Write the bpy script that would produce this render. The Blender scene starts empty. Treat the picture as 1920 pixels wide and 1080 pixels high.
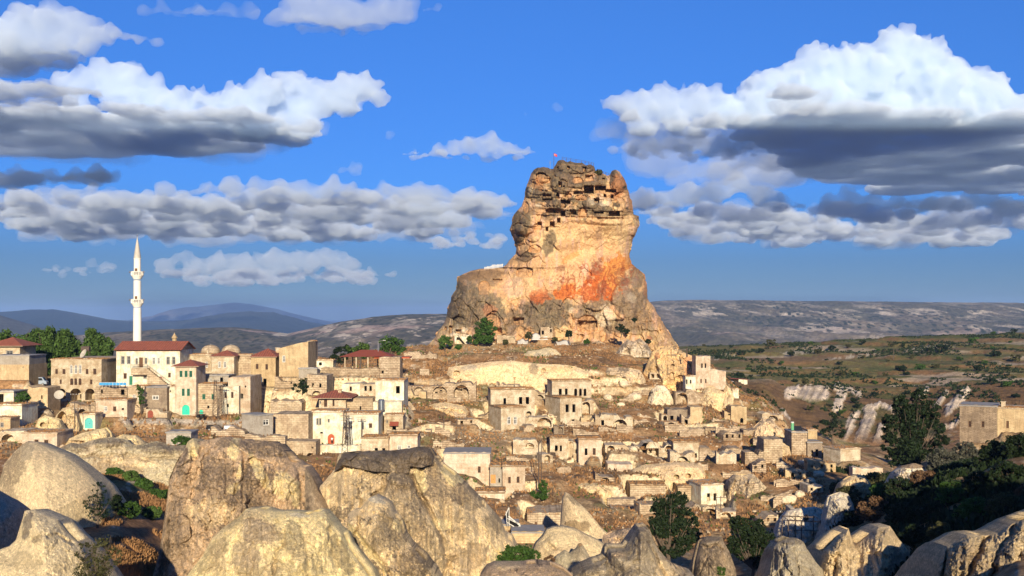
import bpy, bmesh, math, random
import numpy as np
from mathutils import Vector, Matrix
from mathutils.geometry import tessellate_polygon

# ------------------------------------------------------------------ camera, sky, sun, exposure
S = bpy.context.scene
COL = S.collection
F = 2000.0            # focal length in pixels of the 1920 wide picture
HOR = 590.0           # row of the horizon
cam = bpy.data.cameras.new('camera'); cam.sensor_width = 36; cam.lens = 36 * F / 1920
cam.shift_y = (HOR - 540) / 1920; cam.clip_start = 1; cam.clip_end = 120000
cam_o = bpy.data.objects.new('camera', cam); COL.objects.link(cam_o)
cam_o.rotation_euler = (math.pi / 2, 0, 0); S.camera = cam_o

SUN_EL = math.radians(17); SUN_U = -0.07
_h = math.hypot(1, SUN_U)
SUN = Vector((-SUN_U / _h * math.cos(SUN_EL), -1 / _h * math.cos(SUN_EL), math.sin(SUN_EL)))
w = bpy.data.worlds.new('World'); S.world = w; w.use_nodes = True
nt = w.node_tree; bg = nt.nodes['Background']
sky = nt.nodes.new('ShaderNodeTexSky'); sky.sky_type = 'NISHITA'; sky.sun_disc = False
sky.sun_elevation = SUN_EL; sky.sun_rotation = math.atan2(SUN.x, SUN.y)
sky.altitude = 1300; sky.air_density = 1.0; sky.dust_density = 0.3; sky.ozone_density = 4
geo = nt.nodes.new('ShaderNodeNewGeometry'); sep = nt.nodes.new('ShaderNodeSeparateXYZ')
neg = nt.nodes.new('ShaderNodeMath'); neg.operation = 'MULTIPLY'; neg.inputs[1].default_value = -1
ramp = nt.nodes.new('ShaderNodeValToRGB'); mul = nt.nodes.new('ShaderNodeMix'); mul.data_type = 'RGBA'; mul.blend_type = 'MULTIPLY'
mul.inputs[0].default_value = 1
cr = ramp.color_ramp                                    # the colour of the air towards the horizon
for p, c in ((0.0, (.23, .30, .47, 1)), (.05, (.22, .33, .56, 1)), (.12, (.25, .52, .98, 1)), (.30, (.36, .72, 1.24, 1))):
    e = cr.elements.new(p); e.color = c
cr.elements.remove(cr.elements[0]); cr.elements.remove(cr.elements[-1])
nt.links.new(geo.outputs['Incoming'], sep.inputs[0]); nt.links.new(sep.outputs[2], neg.inputs[0])
nt.links.new(neg.outputs[0], ramp.inputs[0]); nt.links.new(sky.outputs[0], mul.inputs[6])
nt.links.new(ramp.outputs[0], mul.inputs[7]); nt.links.new(mul.outputs[2], bg.inputs[0])
bg.inputs[1].default_value = 0.072
sl = bpy.data.lights.new('sun', 'SUN'); sl.energy = 5.0; sl.angle = math.radians(.5); sl.color = (1, .85, .62)
sun_o = bpy.data.objects.new('sun', sl); COL.objects.link(sun_o); sun_o.rotation_euler = SUN.to_track_quat('Z', 'Y').to_euler()
V = S.view_settings; V.view_transform = 'Standard'; V.look = 'None'; V.gamma = 1; V.use_curve_mapping = False; V.exposure = 0.68
S.cycles.max_bounces = 12; S.cycles.volume_bounces = 12; S.cycles.diffuse_bounces = 3
S.cycles.transparent_max_bounces = 16

# ------------------------------------------------------------------ helpers
def P(px, py, Y):                       # a point at distance Y seen at pixel px, py
    return Vector(((px - 960) / F * Y, Y, (HOR - py) / F * Y))
def smooth(e0, e1, x):
    t = np.clip((x - e0) / (e1 - e0 + 1e-12), 0, 1); return t * t * (3 - 2 * t)
def _hash(ix, iy, iz, s):
    h = (ix.astype(np.int64) * 374761393 + iy.astype(np.int64) * 668265263 + iz.astype(np.int64) * 2147483647 + s * 974634777) & 0xffffffff
    h = ((h ^ (h >> 13)) * 1274126177) & 0xffffffff
    h = ((h ^ (h >> 16)) * 2246822519) & 0xffffffff
    return ((h ^ (h >> 15)) & 0xffffff) / float(0xffffff)
def vnoise(x, y, z, s=0):               # value noise, -1..1
    ix, iy, iz = np.floor(x), np.floor(y), np.floor(z)
    fx, fy, fz = x - ix, y - iy, z - iz
    fx = fx * fx * fx * (fx * (fx * 6 - 15) + 10); fy = fy * fy * fy * (fy * (fy * 6 - 15) + 10); fz = fz * fz * fz * (fz * (fz * 6 - 15) + 10)
    def L(a, b, t): return a + (b - a) * t
    h = lambda a, b, c: _hash(ix + a, iy + b, iz + c, s)
    v = L(L(L(h(0,0,0), h(1,0,0), fx), L(h(0,1,0), h(1,1,0), fx), fy), L(L(h(0,0,1), h(1,0,1), fx), L(h(0,1,1), h(1,1,1), fx), fy), fz)
    return v * 2 - 1
def fbm(x, y, z=None, sc=1.0, o=4, s=0, g=.5, ridged=False):
    x = np.asarray(x, float); y = np.asarray(y, float)
    z = np.zeros_like(x) if z is None else np.asarray(z, float)
    t = np.zeros_like(x); a = 1.0; f = 1.0 / sc; n = 0
    for i in range(o):
        v = vnoise(x * f + 17.3 * i, y * f - 9.1 * i, z * f + 3.7 * i, s + i * 7)
        t += a * ((1 - 2 * np.abs(v)) if ridged else v); n += a; a *= g; f *= 2.03
    return t / n
def worley(x, y, s=0):
    ix, iy = np.floor(x), np.floor(y); f1 = np.full(x.shape, 9.0); f2 = np.full(x.shape, 9.0); idn = np.zeros(x.shape)
    zz = np.zeros_like(ix)
    for a in (-1, 0, 1):
        for b in (-1, 0, 1):
            cx = ix + a; cy = iy + b
            d = np.hypot(cx + _hash(cx, cy, zz, s) - x, cy + _hash(cx, cy, zz, s + 1) - y)
            m = d < f1
            f2 = np.where(m, f1, np.minimum(f2, d)); idn = np.where(m, _hash(cx, cy, zz, s + 2), idn); f1 = np.where(m, d, f1)
    return f1, f2, idn
def facet(x, y, s=0):                   # broken stone: every cell a tilted plane; returns height -1..1, seam mask, cell number
    ix, iy = np.floor(x), np.floor(y); f1 = np.full(x.shape, 9.0); f2 = np.full(x.shape, 9.0); idn = np.zeros(x.shape); hx = np.zeros(x.shape)
    zz = np.zeros_like(ix)
    for a in (-1, 0, 1):
        for b in (-1, 0, 1):
            cx = ix + a; cy = iy + b; ox = cx + _hash(cx, cy, zz, s) - x; oy = cy + _hash(cx, cy, zz, s + 1) - y
            d = np.hypot(ox, oy); m = d < f1; i_ = _hash(cx, cy, zz, s + 2)
            h = (i_ - .5) * 1.2 + (_hash(cx, cy, zz, s + 3) - .5) * 2.2 * ox + (_hash(cx, cy, zz, s + 4) - .5) * 2.2 * oy
            f2 = np.where(m, f1, np.minimum(f2, d)); idn = np.where(m, i_, idn); hx = np.where(m, h, hx); f1 = np.where(m, d, f1)
    return hx, smooth(.10, 0, f2 - f1), idn
def C3(*c): return np.array(c, float)

# ---- materials
def new_mat(name):
    m = bpy.data.materials.new(name); m.use_nodes = True
    return m, m.node_tree, m.node_tree.nodes['Principled BSDF']
def node(t, k, **kw):
    n = t.nodes.new(k)
    for a, b in kw.items(): setattr(n, a, b)
    return n
def mixc(t, blend, fac, a, b):
    n = node(t, 'ShaderNodeMix', data_type='RGBA', blend_type=blend)
    for i, q in ((0, fac), (6, a), (7, b)):
        if hasattr(q, 'links') or hasattr(q, 'is_output'): t.links.new(q, n.inputs[i])
        elif i == 0: n.inputs[0].default_value = q
        else: n.inputs[i].default_value = (*q[:3], 1)
    return n.outputs[2]
def noise_node(t, co, scale, detail=5, rough=.6, dist=0):
    n = node(t, 'ShaderNodeTexNoise'); n.inputs['Scale'].default_value = scale; n.inputs['Detail'].default_value = detail
    n.inputs['Roughness'].default_value = rough; n.inputs['Distortion'].default_value = dist
    t.links.new(co, n.inputs['Vector']); return n.outputs[0]
def ramp_node(t, src, stops):
    r = node(t, 'ShaderNodeValToRGB'); c = r.color_ramp
    for p, v in stops:
        e = c.elements.new(p); e.color = (v, v, v, 1) if not hasattr(v, '__len__') else (*v, 1)
    c.elements.remove(c.elements[0]); c.elements.remove(c.elements[-1])
    t.links.new(src, r.inputs[0]); return r.outputs[0]
def bump(t, b, h, dist, strength=1.0, nrm=None):
    n = node(t, 'ShaderNodeBump'); n.inputs['Strength'].default_value = strength; n.inputs['Distance'].default_value = dist
    t.links.new(h, n.inputs['Height'])
    if nrm is not None: t.links.new(nrm, n.inputs['Normal'])
    t.links.new(n.outputs[0], b.inputs['Normal']); return n.outputs[0]
def rock_mat(name, s1, s2, bd, var=.35, speck=0.0):
    """weathered rock: the colour of each place comes with the mesh, grain and pits from noise"""
    m, t, b = new_mat(name)
    at = node(t, 'ShaderNodeAttribute', attribute_name='Col'); g = node(t, 'ShaderNodeNewGeometry'); co = g.outputs['Position']
    n1 = noise_node(t, co, s1, 6, .65); n2 = noise_node(t, co, s2, 4, .7)
    f1 = ramp_node(t, n1, ((.3, 1 - var * .9), (.7, 1 + var * .8)))
    f2 = ramp_node(t, n2, ((.34, 1 - var * 1.1), (.60, 1 + var * .75)))
    c = mixc(t, 'MULTIPLY', 1.0, at.outputs['Color'], f1); c = mixc(t, 'MULTIPLY', 1.0, c, f2)
    if speck:
        v = node(t, 'ShaderNodeTexVoronoi'); v.inputs['Scale'].default_value = speck; t.links.new(co, v.inputs['Vector'])
        f3 = ramp_node(t, v.outputs['Distance'], ((.12, 1.4), (.3, 1.03), (.8, .88))); c = mixc(t, 'MULTIPLY', 1.0, c, f3)
    t.links.new(c, b.inputs['Base Color']); b.inputs['Roughness'].default_value = .95; b.inputs['Specular IOR Level'].default_value = .1
    a = node(t, 'ShaderNodeMath', operation='ADD'); t.links.new(n1, a.inputs[0]); t.links.new(n2, a.inputs[1])
    bump(t, b, a.outputs[0], bd); return m
def flat_mat(name, col, rough=.8, var=.15, scale=2.0, metal=0, spec=.3):
    m, t, b = new_mat(name); g = node(t, 'ShaderNodeNewGeometry')
    n = noise_node(t, g.outputs['Position'], scale, 5, .65)
    f = ramp_node(t, n, ((.3, 1 - var), (.7, 1 + var * .6)))
    t.links.new(mixc(t, 'MULTIPLY', 1.0, col, f), b.inputs['Base Color'])
    b.inputs['Roughness'].default_value = rough; b.inputs['Metallic'].default_value = metal; b.inputs['Specular IOR Level'].default_value = spec
    return m
def wall_mat(name, col, dark, brick=.5, stain=.5, course=.32, soot=.3):
    """masonry: courses of cut stone, streaks running down, blotches where plaster has gone"""
    m, t, b = new_mat(name)
    tc = node(t, 'ShaderNodeTexCoord'); oi = node(t, 'ShaderNodeObjectInfo')
    sp = node(t, 'ShaderNodeSeparateXYZ'); t.links.new(tc.outputs['Object'], sp.inputs[0])
    ad = node(t, 'ShaderNodeMath', operation='ADD'); t.links.new(sp.outputs[0], ad.inputs[0]); t.links.new(sp.outputs[1], ad.inputs[1])
    cm = node(t, 'ShaderNodeCombineXYZ'); t.links.new(ad.outputs[0], cm.inputs[0]); t.links.new(sp.outputs[2], cm.inputs[1])
    g = node(t, 'ShaderNodeNewGeometry'); pos = g.outputs['Position']
    br = node(t, 'ShaderNodeTexBrick'); t.links.new(cm.outputs[0], br.inputs['Vector'])
    br.inputs['Scale'].default_value = 1; br.inputs['Brick Width'].default_value = course * 2.1; br.inputs['Row Height'].default_value = course
    br.inputs['Mortar Size'].default_value = .03; br.inputs['Color1'].default_value = (1, 1, 1, 1); br.inputs['Color2'].default_value = (.72, .70, .66, 1)
    br.inputs['Mortar'].default_value = (.5, .46, .42, 1); br.inputs['Bias'].default_value = -.2
    n1 = noise_node(t, pos, .45, 6, .68, .3)
    blot = ramp_node(t, n1, ((.42, 0.0), (.58, 1.0)))
    c = mixc(t, 'MIX', blot, col, dark)
    c = mixc(t, 'MULTIPLY', brick, c, br.outputs['Color'])
    mp = node(t, 'ShaderNodeMapping'); mp.inputs['Scale'].default_value = (1.6, 1.6, .22); t.links.new(pos, mp.inputs[0])
    n2 = noise_node(t, mp.outputs[0], 1.0, 5, .7)
    st = ramp_node(t, n2, ((.36, .45), (.55, 1.0)))
    c = mixc(t, 'MULTIPLY', stain, c, st)
    n3 = noise_node(t, pos, 2.6, 5, .75); sp3 = ramp_node(t, n3, ((.33, .5), (.5, 1.0), (.72, 1.15)))
    c = mixc(t, 'MULTIPLY', soot * 1.6 if soot * 1.6 < 1 else 1.0, c, sp3)
    rr = ramp_node(t, oi.outputs['Random'], ((0.0, (.86, .84, .80)), (.5, (1, 1, 1)), (1.0, (1.08, 1.0, .92))))
    c = mixc(t, 'MULTIPLY', 1.0, c, rr)
    t.links.new(c, b.inputs['Base Color']); b.inputs['Roughness'].default_value = .93; b.inputs['Specular IOR Level'].default_value = .12
    a = node(t, 'ShaderNodeMath', operation='ADD'); t.links.new(br.outputs['Fac'], a.inputs[0]); 
    sb = node(t, 'ShaderNodeMath', operation='SUBTRACT'); t.links.new(n3, sb.inputs[0]); t.links.new(br.outputs['Fac'], sb.inputs[1])
    bump(t, b, sb.outputs[0], .12 * brick + .05, 1.0); return m
def leaf_mat(name, col, var=.45, trans=.25):
    m, t, b = new_mat(name); g = node(t, 'ShaderNodeNewGeometry')
    r = ramp_node(t, g.outputs['Random Per Island'], ((0, 1 - var), (1, 1 + var)))
    n = noise_node(t, g.outputs['Position'], .7, 3, .6); f = ramp_node(t, n, ((.35, .75), (.65, 1.2)))
    c = mixc(t, 'MULTIPLY', 1.0, col, r); c = mixc(t, 'MULTIPLY', 1.0, c, f)
    t.links.new(c, b.inputs['Base Color']); b.inputs['Roughness'].default_value = .65; b.inputs['Specular IOR Level'].default_value = .2
    tr = node(t, 'ShaderNodeBsdfTranslucent'); t.links.new(c, tr.inputs[0]); mx = node(t, 'ShaderNodeMixShader'); mx.inputs[0].default_value = trans
    out = t.nodes['Material Output']; t.links.new(b.outputs[0], mx.inputs[1]); t.links.new(tr.outputs[0], mx.inputs[2]); t.links.new(mx.outputs[0], out.inputs[0])
    return m

# ---- objects
def tag(o, label=None, cat=None, group=None, kind=None):
    if label: o['label'] = label
    if cat: o['category'] = cat
    if group: o['group'] = group
    if kind: o['kind'] = kind
    return o
def link(name, me, parent=None, mats=()):
    o = bpy.data.objects.new(name, me); COL.objects.link(o)
    for m in (mats if isinstance(mats, (list, tuple)) else [mats]): me.materials.append(m)
    if parent is not None: o.parent = parent; o.matrix_parent_inverse = parent.matrix_basis.inverted()
    return o
def empty(name, loc, label=None, cat=None, group=None):
    o = bpy.data.objects.new(name, None); COL.objects.link(o); o.location = loc; o.empty_display_size = .5
    return tag(o, label, cat, group)
class MB:                                # collects polygons, then becomes one mesh
    def __init__(s): s.v = []; s.f = []; s.m = []; s.mi = 0
    def add(s, vs, fs):
        n = len(s.v); s.v += [tuple(v) for v in vs]
        for f in fs: s.f.append([n + i for i in f]); s.m.append(s.mi)
    def quad(s, a, b, c, d): s.add([a, b, c, d], [(0, 1, 2, 3)])
    def box(s, c, sx, sy, sz, ax=None):  # centre, half sizes, optional axes matrix
        vs = []
        for dx, dy, dz in ((-1,-1,-1),(1,-1,-1),(1,1,-1),(-1,1,-1),(-1,-1,1),(1,-1,1),(1,1,1),(-1,1,1)):
            d = Vector((dx * sx, dy * sy, dz * sz)); vs.append(Vector(c) + (ax @ d if ax else d))
        s.add(vs, [(0,3,2,1),(4,5,6,7),(0,1,5,4),(1,2,6,5),(2,3,7,6),(3,0,4,7)])
    def tube(s, a, b, r0, r1=None, n=8, caps=True):
        a = Vector(a); b = Vector(b); r1 = r0 if r1 is None else r1; d = (b - a).normalized()
        q = d.to_track_quat('Z', 'Y'); vs = []
        for c, r in ((a, r0), (b, r1)):
            for i in range(n):
                t = 2 * math.pi * i / n; vs.append(c + q @ Vector((math.cos(t) * r, math.sin(t) * r, 0)))
        fs = [(i, (i + 1) % n, n + (i + 1) % n, n + i) for i in range(n)]
        if caps: fs += [tuple(range(n - 1, -1, -1)), tuple(range(n, 2 * n))]
        s.add(vs, fs)
    def lathe(s, c, prof, n=16):
        c = Vector(c); vs = []; fs = []
        for r, z in prof:
            for i in range(n):
                t = 2 * math.pi * i / n; vs.append(c + Vector((math.cos(t) * r, math.sin(t) * r, z)))
        for k in range(len(prof) - 1):
            for i in range(n): fs.append((k * n + i, k * n + (i + 1) % n, (k + 1) * n + (i + 1) % n, (k + 1) * n + i))
        s.add(vs, fs)
    def build(s, name, mat, parent=None, smooth_=False):
        me = bpy.data.meshes.new(name); me.from_pydata(s.v, [], s.f); 
        if smooth_: me.polygons.foreach_set('use_smooth', [True] * len(me.polygons))
        o = link(name, me, parent, mat)
        if isinstance(mat, (list, tuple)): me.polygons.foreach_set('material_index', s.m)
        me.update(); return o
def grid_mesh(name, XYZ, col, mat, parent=None, wrap=False, smooth_=True):
    R, K = XYZ.shape[:2]; me = bpy.data.meshes.new(name)
    co = XYZ.reshape(-1, 3); me.vertices.add(R * K); me.vertices.foreach_set('co', co.ravel().astype(np.float32))
    r = np.arange(R - 1)[:, None]; c = np.arange(K if wrap else K - 1)[None, :]; c2 = (c + 1) % K
    q = np.stack([r * K + c, (r + 1) * K + c, (r + 1) * K + c2, r * K + c2 + 0 * r], -1).reshape(-1, 4)
    n = len(q); me.loops.add(n * 4); me.polygons.add(n)
    me.loops.foreach_set('vertex_index', q.ravel().astype(np.int32))
    me.polygons.foreach_set('loop_start', np.arange(0, n * 4, 4, dtype=np.int32))
    me.polygons.foreach_set('use_smooth', np.full(n, smooth_))
    me.update(calc_edges=True)
    if col is not None:
        a = me.color_attributes.new('Col', 'FLOAT_COLOR', 'POINT')
        rgba = np.ones((R * K, 4), np.float32); rgba[:, :3] = np.clip(col.reshape(-1, 3), 0, 1); a.data.foreach_set('color', rgba.ravel())
    return link(name, me, parent, mat)
def mixv(a, b, t): return a + (b - a) * t[..., None]
def blob(px, py, cx, cy, rx, ry, rot=0):
    c, s = math.cos(math.radians(rot)), math.sin(math.radians(rot)); dx, dy = px - cx, py - cy
    return np.sqrt(((dx * c + dy * s) / rx) ** 2 + ((-dx * s + dy * c) / ry) ** 2)
def seg_dist(px, py, pts):
    d = np.full(px.shape, 1e9)
    for (x0, y0), (x1, y1) in zip(pts[:-1], pts[1:]):
        L = (x1 - x0) ** 2 + (y1 - y0) ** 2 + 1e-9; t = np.clip(((px - x0) * (x1 - x0) + (py - y0) * (y1 - y0)) / L, 0, 1)
        d = np.minimum(d, np.hypot(px - x0 - t * (x1 - x0), py - y0 - t * (y1 - y0)))
    return d
# ------------------------------------------------------------------ the land
_YS = np.array([30, 60, 90, 120, 150, 190, 220, 240, 260, 280, 300, 320, 350, 380, 410, 440, 480, 560, 700, 900, 1300], float)
_PX = np.array([-300, 0, 120, 200, 400, 600, 800, 960, 1100, 1300, 1420, 1500, 1600, 1700, 1800, 1920, 2200], float)
# rows of the picture at which the ground lies, per distance (rows) and column
_T = {
 30:  [1500]*17,
 60:  [1330,1330,1350,1380,1450,1450,1450,1450,1450,1450,1450,1430,1330,1260,1200,1130,1090],
 90:  [1130,1130,1150,1190,1330,1330,1330,1330,1330,1330,1300,1260,1160,1110,1060,1010, 960],
 120: [1050,1040,1050,1075,1200,1250,1250,1250,1250,1200,1180,1130,1070,1010, 950, 900, 860],
 150: [ 990, 985, 985, 980,1080,1150,1160,1160,1150,1130,1100,1060,1000, 940, 890, 850, 820],
 190: [ 900, 890, 890, 885, 930, 960,1000,1050,1060,1060,1040,1010, 970, 915, 880, 850, 830],
 220: [ 860, 856, 852, 850, 860, 885, 920, 960,1000,1020,1010, 985, 950, 905, 875, 848, 830],
 240: [ 835, 832, 835, 836, 842, 860, 880, 925, 945, 960, 965, 950, 935, 900, 868, 842, 825],
 260: [ 800, 805, 815, 822, 826, 840, 850, 885, 905, 920, 915, 912, 905, 895, 862, 838, 822],
 280: [ 775, 780, 790, 800, 806, 815, 815, 850, 860, 872, 876, 880, 882, 890, 860, 833, 820],
 300: [ 740, 742, 760, 778, 790, 790, 785, 820, 830, 840, 850, 855, 862, 885, 858, 830, 818],
 320: [ 715, 716, 725, 735, 770, 765, 765, 788, 795, 806, 820, 832, 850, 880, 856, 835, 815],
 350: [ 700, 700, 700, 702, 720, 725, 735, 745, 755, 765, 785, 815, 850, 880, 850, 830, 812],
 380: [ 690, 690, 690, 690, 695, 700, 700, 705, 710, 722, 750, 812, 850, 868, 842, 822, 808],
 410: [ 685, 685, 685, 684, 685, 680, 672, 672, 675, 686, 745, 815, 848, 852, 830, 812, 800],
 440: [ 682, 682, 680, 678, 676, 668, 655, 648, 648, 668, 745, 810, 838, 835, 818, 800, 792],
 480: [ 690, 690, 690, 690, 690, 690, 660, 640, 640, 690, 745, 790, 805, 806, 792, 778, 772],
 560: [ 700, 700, 700, 700, 700, 700, 700, 690, 690, 712, 725, 742, 752, 752, 742, 736, 732],
 700: [ 705, 705, 705, 705, 705, 700, 700, 690, 685, 688, 690, 692, 690, 686, 682, 680, 678],
 900: [ 690, 690, 690, 690, 690, 690, 690, 670, 662, 650, 646, 642, 636, 631, 628, 625, 622],
 1300:[ 680, 680, 680, 680, 680, 680, 680, 660, 655, 650, 648, 646, 642, 638, 632, 625, 620]}
# the bench behind the long cream cliff
for _y in (362, 368):
    _T[_y] = [a + (b - a) * (_y - 350) / 30 for a, b in zip(_T[350], _T[380])]
_T[430] = [a + (b - a) * 20 / 30 for a, b in zip(_T[410], _T[440])]; _T[430][6:9] = [652, 643, 643]; _T[440][6:9] = [648, 638, 638]; _T[410][6:9] = [668, 659, 661]
_T[368][6:9] = [703, 686, 689]; _T[380][6:9] = [696, 681, 684]
_YS = np.array(sorted(_T), float)
_Z = np.array([[(HOR - p) / F * y for p in _T[int(y)]] for y in _YS])
def land_z(u, Y):                        # u = sideways tangent, Y = distance
    px = u * F + 960
    a = np.clip(np.searchsorted(_YS, Y, 'right') - 1, 0, len(_YS) - 2); b = np.clip(np.searchsorted(_PX, px, 'right') - 1, 0, len(_PX) - 2)
    ty = np.clip((Y - _YS[a]) / (_YS[a + 1] - _YS[a]), 0, 1); tx = np.clip((px - _PX[b]) / (_PX[b + 1] - _PX[b]), 0, 1); tx = tx * tx * (3 - 2 * tx)
    return (_Z[a, b] * (1 - ty) + _Z[a + 1, b] * ty) * (1 - tx) + (_Z[a, b + 1] * (1 - ty) + _Z[a + 1, b + 1] * ty) * tx
U = np.arange(-.64, .6401, .0014)
YR = np.concatenate([np.arange(34, 190, 2.0), np.arange(190, 450, .75), np.arange(450, 700, 2.0), np.arange(700, 1300, 6.0)])
UU, YY = np.meshgrid(U, YR)
XX = UU * YY
ZZ = land_z(UU, YY)
# terraces: the slope is cut into steps in the village and in the fields across the valley
def terrace(z, h, k, ph): 
    q = (z + ph) / h; b = np.floor(q); f = q - b
    return (b + smooth(1 - k, 1, f)) * h - ph
PXX = UU * F + 960
PYY = HOR - ZZ / YY * F
vil = smooth(190, 235, YY) * (1 - smooth(425, 450, YY)) * (1 - smooth(1430, 1530, PXX))
tz = terrace(ZZ + 1.2 * fbm(XX, YY, sc=28, s=3), 3.1, .35, 0)
ZZ = ZZ + (tz - ZZ) * vil * .55
far = smooth(560, 620, YY) * smooth(1250, 1320, PXX)
ZZ = ZZ + (terrace(ZZ + 1.4 * fbm(XX, YY, sc=90, s=5), 3.2, .4, 0) - ZZ) * far * .8
ZZ += fbm(XX, YY, sc=14, o=5, s=11) * .9 * (1 + .8 * smooth(500, 700, YY)) + fbm(XX, YY, sc=3.2, o=3, s=12, ridged=True) * .28
# gullies on the flank across the valley
gul = smooth(440, 480, YY) * (1 - smooth(580, 620, YY)) * smooth(1300, 1400, PXX)
ZZ += gul * fbm(XX + .5 * YY, YY * .25, sc=16, o=4, s=21, ridged=True) * 3.0
FOOT = []      # footprints (x0,y0,dx,dy,L,D,base) filled in by the builders; the ground is levelled to them
def level_ground(X, Y, Z):
    num = np.zeros_like(Z); den = np.zeros_like(Z); mx = np.zeros_like(Z)
    for (x0, y0, dx, dy, L, D, base, Rf) in FOOT:
        r = max(L, D) + Rf + 3; cx = x0 + dx * L / 2; cy = y0 + dy * L / 2
        m = (np.abs(X - cx) < r) & (np.abs(Y - cy) < r)
        if not m.any(): continue
        rx, ry = X[m] - x0, Y[m] - y0; s = rx * dx + ry * dy; t = -rx * dy + ry * dx
        ds = np.maximum(np.maximum(-s, s - L), 0) / 2.5; df = np.maximum(-t, 0) / Rf; db = np.maximum(t - D * .8, 0) / 1.0
        wgt = 1 - smooth(0, 1, np.sqrt(ds ** 2 + df ** 2 + db ** 2)); front = (t < 0)
        wgt = np.where(front | (Z[m] > base), wgt, wgt * .6)
        num[m] += wgt ** 3 * base; den[m] += wgt ** 3; mx[m] = np.maximum(mx[m], wgt)
    return np.where(den > 1e-6, Z + (num / np.maximum(den, 1e-6) - Z) * mx, Z)

def land_finish():
    global ZZ
    Z = level_ground(XX, YY, ZZ)
    gy = np.gradient(Z, axis=0) / np.gradient(YY, axis=0); gx = np.gradient(Z, axis=1) / np.gradient(XX, axis=1)
    slope = np.hypot(gx, gy); px = PXX; py = HOR - Z / YY * F
    n1 = fbm(XX, YY, sc=22, o=5, s=31); n2 = fbm(XX, YY, Z * 2, sc=5, o=4, s=32); n3 = fbm(XX, YY, Z * 2, sc=1.6, o=3, s=33)
    grass = C3(.31, .175, .08); scrub = C3(.14, .088, .048); earth = C3(.37, .255, .135); tuff = C3(.62, .50, .31); green = C3(.085, .105, .03)
    col = np.empty(Z.shape + (3,)); col[:] = grass
    col = mixv(col, earth, smooth(-.1, .35, n1)); col = mixv(col, scrub, smooth(.12, .4, n2) * .85)
    col = mixv(col, green, smooth(.25, .5, fbm(XX, YY, sc=12, o=4, s=35)) * .55)
    col = mixv(col, tuff, smooth(.9, 1.7, slope + n2 * .8) * .9)
    col = mixv(col, C3(.55, .48, .36), smooth(.38, .5, n3) * .5)      # loose pale stones
    # the far side of the valley: green fields, brown banks
    w_ = smooth(440, 470, YY) * smooth(1240, 1290, px)
    fld = np.empty(Z.shape + (3,)); fld[:] = C3(.17, .145, .052)
    fld = mixv(fld, C3(.095, .105, .034), smooth(.0, .35, fbm(XX, YY * .6, sc=45, o=5, s=41)))
    fld = mixv(fld, C3(.20, .125, .07), smooth(.0, .35, fbm(XX * .6, YY * 1.5, sc=40, o=4, s=42)) * .8)
    fld = mixv(fld, C3(.20, .11, .052), smooth(.16, .35, slope) * .9)
    bank = 1 - smooth(560, 610, YY)
    fld = mixv(fld, mixv(np.broadcast_to(C3(.165, .10, .05), fld.shape), C3(.075, .08, .03), smooth(-.1, .3, n1)), bank * .95)
    fld = mixv(fld, C3(.42, .33, .24), smooth(.30, .42, fbm(XX * .35, YY * 1.2, sc=22, o=4, s=44)) * (1 - bank) * .7)
    for a, b_, c_, d_ in ((1335, 670, 52, 5), (1500, 660, 40, 5), (1745, 653, 50, 6), (1600, 668, 55, 3)):   # chalky vineyard plots
        e = blob(px, py, a, b_, c_, d_, -6); rows_ = (np.sin((px + py * 3.2) * .55) > -.1)
        fld = mixv(fld, C3(.47, .41, .31), smooth(1.1, .8, e + n2 * .3) * np.where(rows_, .85, .1))
    wn = fbm(XX, YY, sc=9, o=4, s=46) * 5
    def patch(pts, r, c, st=1.0):
        d = seg_dist(px, py, pts) + wn * .8 + 2.2 * fbm(px + py * .45, py * .25, sc=5, o=3, s=47); 
        return smooth(r, r * .86, d) * st
    pale = C3(.66, .54, .41)
    ch = np.zeros(Z.shape)
    for pts, r in (([(1480, 738), (1545, 740)], 11), ([(1488, 730), (1548, 730)], 6), ([(1572, 728), (1580, 740), (1569, 765)], 9), ([(1584, 730), (1612, 740)], 5),
                   ([(1622, 768), (1650, 758), (1680, 770)], 5), ([(1738, 728), (1724, 748)], 5), ([(1775, 735), (1755, 765)], 5),
                   ([(1812, 735), (1778, 770)], 9), ([(1632, 782), (1612, 825)], 12), ([(1608, 775), (1588, 800)], 6), ([(1600, 800), (1580, 830)], 5), ([(1655, 800), (1642, 832)], 7),
                   ([(1800, 785), (1782, 802)], 4), ([(1778, 800), (1762, 808)], 3), ([(1790, 822), (1770, 826)], 4), ([(1440, 780), (1462, 792)], 6), ([(1410, 765), (1428, 778)], 7), ([(1465, 770), (1478, 785)], 4)):
        ch = np.maximum(ch, patch(pts, r, None))
    str_ = .80 + .55 * fbm((px + py * .45) * 1.0, py * .1, sc=5, o=3, s=48)
    fld = mixv(fld, pale, 0 * ch); fld = fld * (1 - ch[..., None]) + pale * str_[..., None] * ch[..., None]
    Z = Z + ch * w_ * .8 * (1 + 1.6 * fbm(px + py * .45, py * .1, sc=6, o=3, s=49))
    col = mixv(col, fld, w_)
    # the bank with brown grass between the pinnacles at the lower left, the dusty lane through the upper village
    col = mixv(col, C3(.22, .125, .065), smooth(1.1, .7, blob(px, py, 275, 1010, 60, 70) + n1 * .4) * (YY < 175))
    lane = (YY > 262) & (YY < 345)
    rd = seg_dist(px, py, [(235, 790), (330, 790), (440, 796), (478, 775), (458, 738), (462, 720)])
    col = mixv(col, C3(.36, .31, .25), smooth(7, 4, rd) * lane)
    col = col * (1 + .22 * n3[..., None]); ZZ = Z
    XYZ = np.stack([XX, YY, Z], -1)
    tag(grid_mesh('ground', XYZ, col, rock_mat('soil', .35, 1.6, .35, .38)), kind='structure')
    return Z
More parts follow.
